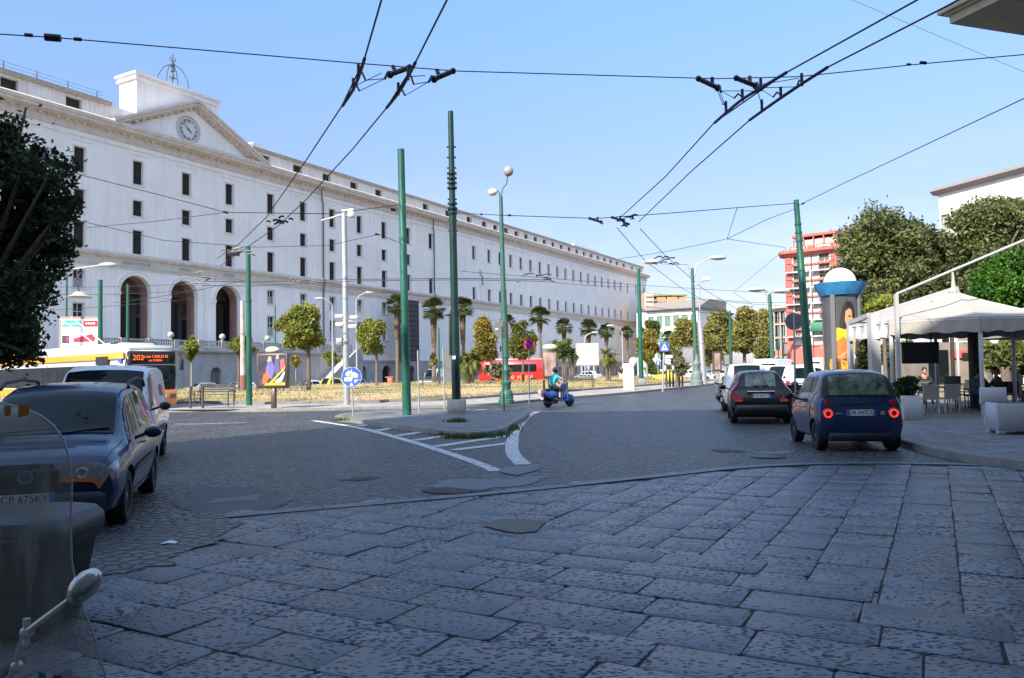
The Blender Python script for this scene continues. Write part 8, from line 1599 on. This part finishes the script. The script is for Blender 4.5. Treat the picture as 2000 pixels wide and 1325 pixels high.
q = D(1690, 735, 25.5); t = planter('tall dark pot with a leafy climbing plant beside the white post', (q.x, q.y, .13), 0, .25, .6, M('planter_black', (.015, .015, .017), .6), LG, 1.9, 1500, feet=False, leafsize=.07)
# --- people
SKIN = M('skin', (.45, .24, .16), .55); HAIRD = M('hair_dark', (.02, .014, .01), .7)
def person(label, loc, rz, J, shirt, trousers, sleeve=True, hair=True, helmet=None, s=1., hands=None, group=None, shorts=False, shoes=None, face_dir=0):
    """J: joints in local metres, facing +Y. Body: one skinned surface; colours by region."""
    t = thing('person', label, 'person', loc, rz, group)
    N_ = ['pelvis', 'waist', 'chest', 'neck', 'headbase', 'shL', 'elL', 'wrL', 'shR', 'elR', 'wrR', 'hipL', 'knL', 'anL', 'toL', 'hipR', 'knR', 'anR', 'toR']
    rad = dict(pelvis=.13, waist=.12, chest=.145, neck=.058, headbase=.055, shL=.062, elL=.045, wrL=.03, hipL=.095, knL=.062, anL=.04, toL=.032); E_ = [('pelvis', 'waist'), ('waist', 'chest'), ('chest', 'neck'), ('neck', 'headbase')]
    for q in 'LR': E_ += [('chest', 'sh'+q), ('sh'+q, 'el'+q), ('el'+q, 'wr'+q), ('pelvis', 'hip'+q), ('hip'+q, 'kn'+q), ('kn'+q, 'an'+q), ('an'+q, 'to'+q)]
    P = [Vector(J[n]) for n in N_]; Ed = [(N_.index(a), N_.index(c)) for a, c in E_]; R_ = [rad.get(n, rad.get(n[:-1]+'L', .05)) for n in N_]; ends = []
    for q in 'LR':       # palm, four fingers and a thumb
        w = Vector(J['wr'+q]); d = (w-Vector(J['el'+q])).normalized(); up = Vector((0, 0, 1)); sd = d.cross(up).normalized() if abs(d.z) < .95 else Vector((1, 0, 0)); nr = sd.cross(d); pi = len(P); P.append(w+d*.07); R_.append(.026); Ed.append((N_.index('wr'+q), pi))
        for k, (o, l) in enumerate([(-.03, .065), (-.01, .075), (.01, .07), (.03, .055)]):
            a = P[pi]+sd*o+d*.015; m_ = a+d*l*.5-nr*.008; e = m_+d*l*.3-nr*.03; i0 = len(P); P += [a, m_, e]; R_ += [.0095, .009, .0075]; Ed += [(pi, i0), (i0, i0+1), (i0+1, i0+2)]
        i0 = len(P); sg = 1 if q == 'L' else -1; a = w+d*.035-sd*sg*.03; P += [a, a+d*.03-sd*sg*.025, a+d*.055-sd*sg*.03-nr*.01]; R_ += [.011, .01, .008]; Ed += [(N_.index('wr'+q), i0), (i0, i0+1), (i0+1, i0+2)]
    me = bpy.data.meshes.new('body'); me.from_pydata(P, Ed, []); o = bpy.data.objects.new('body', me); COL.objects.link(o); sk = o.modifiers.new('s', 'SKIN'); sk.use_smooth_shade = True
    for i, v in enumerate(me.skin_vertices[0].data if me.skin_vertices else []): v.radius = (R_[i]*1.12, R_[i]*1.12); v.use_root = (i == 0)
    sb = o.modifiers.new('d', 'SUBSURF'); sb.levels = 2; sb.render_levels = 2
    dg = bpy.context.evaluated_depsgraph_get(); m2 = bpy.data.meshes.new_from_object(o.evaluated_get(dg)); bpy.data.objects.remove(o)
    m2.materials.clear(); [m2.materials.append(x) for x in (SKIN, shirt, trousers, shoes or DK)]
    segs = [(Vector(J[a]), Vector(J[c]), a, c) for a, c in E_]; neckz = Vector(J['neck'])
    for f in m2.polygons:
        c = f.center; best = None
        for a, e, an, en in segs:
            t_ = max(0, min(1, (c-a).dot(e-a)/(e-a).length_squared)); dd = (c-(a+(e-a)*t_)).length
            if best is None or dd < best[0]: best = (dd, an, en, t_)
        _, an, en, t_ = best; k = 0
        if en in ('waist', 'chest') or en[:2] == 'sh': k = 1
        elif en[:3] == 'hip' or an[:3] == 'hip': k = 2
        elif an[:2] == 'kn': k = 0 if shorts else 2
        elif an[:2] == 'an': k = 3
        elif an[:2] == 'sh': k = 1 if (t_ < .6 or not sleeve is True) and t_ < (.6 if sleeve is True else 1.1) else 0
        elif an[:2] == 'el': k = 1 if sleeve == 'long' else 0
        f.material_index = k; f.use_smooth = True
    bo = bpy.data.objects.new('body', m2); COL.objects.link(bo); bo.parent = t
    # head joined as its own smooth form with face features
    h = Vector(J['headbase']); hc = h+Vector((0, .02, .11)); b = B(); b.sph(hc, .105, 20, sx=.8, sy=.95, sz=1.15); b.sph(hc+Vector((0, .05, -.07)), .055, 12, sx=1, sz=.8); b.sph(hc+Vector((0, .105, -.01)), .02, 8, sx=.7, sz=1.3); [b.sph(hc+Vector((x*.088, 0, -.005)), .028, 8, sx=.4, sz=1.2) for x in (-1, 1)]
    n_ = len(b.f); [b.sph(hc+Vector((x*.035, .092, .012)), .011, 6, 1) for x in (-1, 1)]; b.bbox(hc.x-.025, hc.x+.025, hc.y+.09, hc.y+.1, hc.z-.058, hc.z-.048, .002, 2); b.build('head', [SKIN, LETB, M('lips', (.35, .1, .08), .5)], t, 60)
    if hair: b = B(); b.sph(hc+Vector((0, -.018, .022)), .114, 18, sx=.84, sy=.98, sz=1.1); b.v = [(x, y, max(z, hc.z-.03) if y > hc.y+.03 else z) for x, y, z in b.v]; b.v = [(x, min(y, hc.y+.085), z+ (0.03 if y > hc.y+.07 else 0)) for x, y, z in b.v]; b.build('hair', hair if hair is not True else HAIRD, t, 60)
    if helmet: b = B(); b.sph(hc+Vector((0, -.01, .03)), .145, 20, sx=.92, sz=.98); b.v = [(x, y, max(z, hc.z-.05)) for x, y, z in b.v]; b.build('helmet', helmet, t, 60)
    return t, hc
RX, RY = mid.x, mid.y
RJ = dict(pelvis=(0, -.35, .92), waist=(0, -.33, 1.06), chest=(0, -.24, 1.28), neck=(0, -.18, 1.44), headbase=(0, -.16, 1.5), shL=(-.19, -.22, 1.36), elL=(-.3, .02, 1.2), wrL=(-.29, .22, 1.1), shR=(.19, -.22, 1.36), elR=(.3, .02, 1.2), wrR=(.29, .22, 1.1),
          hipL=(-.11, -.33, .88), knL=(-.2, .12, .78), anL=(-.15, .1, .38), toL=(-.15, .25, .34), hipR=(.11, -.33, .88), knR=(.2, .12, .78), anR=(.15, .1, .38), toR=(.15, .25, .34))
TURQ = M('shirt_turquoise', (.02, .5, .62), .8); TRD = M('trousers_dark', (.03, .035, .05), .8)
t, hc = person('rider in a turquoise t-shirt and black helmet with a strap across the back', (RX, RY, 0), sc_h, RJ, TURQ, TRD, helmet=M('helmet_black', (.015, .015, .02), .25, coat=1))
b = B(); b.tube([(-.15, -.3, 1.42), (-.02, -.42, 1.25), (.14, -.48, 1.02)], .014, 6); b.build('shoulder_strap', M('strap_dark', (.04, .04, .07), .7), t)
# pink bag hung behind the rider
t = thing('bag', 'pale pink and red bag hanging at the back of the ridden scooter', 'bag', (RX, RY, 0), sc_h); b = B(); b.bbox(-.12, .12, -1.12, -.88, .55, .8, .05); b.build('pouch', M('bag_pink', (.65, .35, .4), .7), t); b = B(); b.tube([(-.08, -1., .8), (0, -.95, .95), (.08, -.9, .8)], .012, 5); b.build('strap', M('bag_red', (.4, .04, .08), .7), t)
def seated(lean=0, arm=0): return dict(pelvis=(0, -.1, .52), waist=(0, -.08, .66), chest=(0, -.04+lean, .92), neck=(0, .0+lean, 1.1), headbase=(0, .01+lean, 1.16), shL=(-.19, -.03+lean, 1.02), elL=(-.26, .1+lean, .8), wrL=(-.16, .32+lean, .78+arm), shR=(.19, -.03+lean, 1.02), elR=(.26, .1+lean, .8), wrR=(.14, .32+lean, .76),
    hipL=(-.1, -.06, .5), knL=(-.15, .36, .52), anL=(-.15, .38, .09), toL=(-.16, .52, .04), hipR=(.1, -.06, .5), knR=(.15, .36, .52), anR=(.15, .38, .09), toR=(.16, .52, .04))
p = at(1812, 789); person('man in black seen beyond the white armchairs, seated at the cafe', (p[0], p[1]+.2, .13), R(170), seated(.03), M('shirt_black', (.015, .015, .017), .85), TRD, 'long', group=None)
p = at(1912, 800); person('man in a grey blue shirt and shorts seated at the cafe table', (p[0]+.02, p[1]+.05, .13), R(-60), seated(.05), M('shirt_greyblue', (.09, .12, .18), .85), M('shorts_dark', (.04, .04, .05), .85), True, shorts=True)
p = at(1950, 802); person('man in dark clothes seated furthest right at the cafe', (p[0], p[1]+.05, .13), R(75), seated(.0, .1), M('shirt_olive_dark', (.03, .033, .025), .85), TRD, 'long')
WJ = dict(pelvis=(0, 0, .95), waist=(0, 0, 1.08), chest=(0, .02, 1.3), neck=(0, .03, 1.47), headbase=(0, .04, 1.53), shL=(-.19, .02, 1.4), elL=(-.25, .08, 1.12), wrL=(-.24, .26, .95), shR=(.19, .02, 1.4), elR=(.26, -.06, 1.12), wrR=(.24, .02, .88), hipL=(-.1, 0, .9), knL=(-.11, .14, .5), anL=(-.11, .12, .09), toL=(-.11, .26, .04), hipR=(.1, 0, .9), knR=(.11, -.02, .48), anR=(.11, -.26, .12), toR=(.11, -.14, .05))
p = D(1131, 740, 96); 
p = D(1213, 740, 74); person('distant man in dark shirt and white shorts beside the stone pier', (p.x, p.y, .2), R(-160), WJ, M('shirt_black', (.015, .015, .017), .85), M('shorts_white', (.6, .6, .6), .8), shorts=True)
for o in bpy.data.objects:
    if o.parent is None and o.type in ('MESH', 'EMPTY') and 'category' not in o and o.get('kind') is None: print('UNTAGGED', o.name)
print('objects', len(bpy.data.objects), 'top', sum(1 for o in bpy.data.objects if o.parent is None))
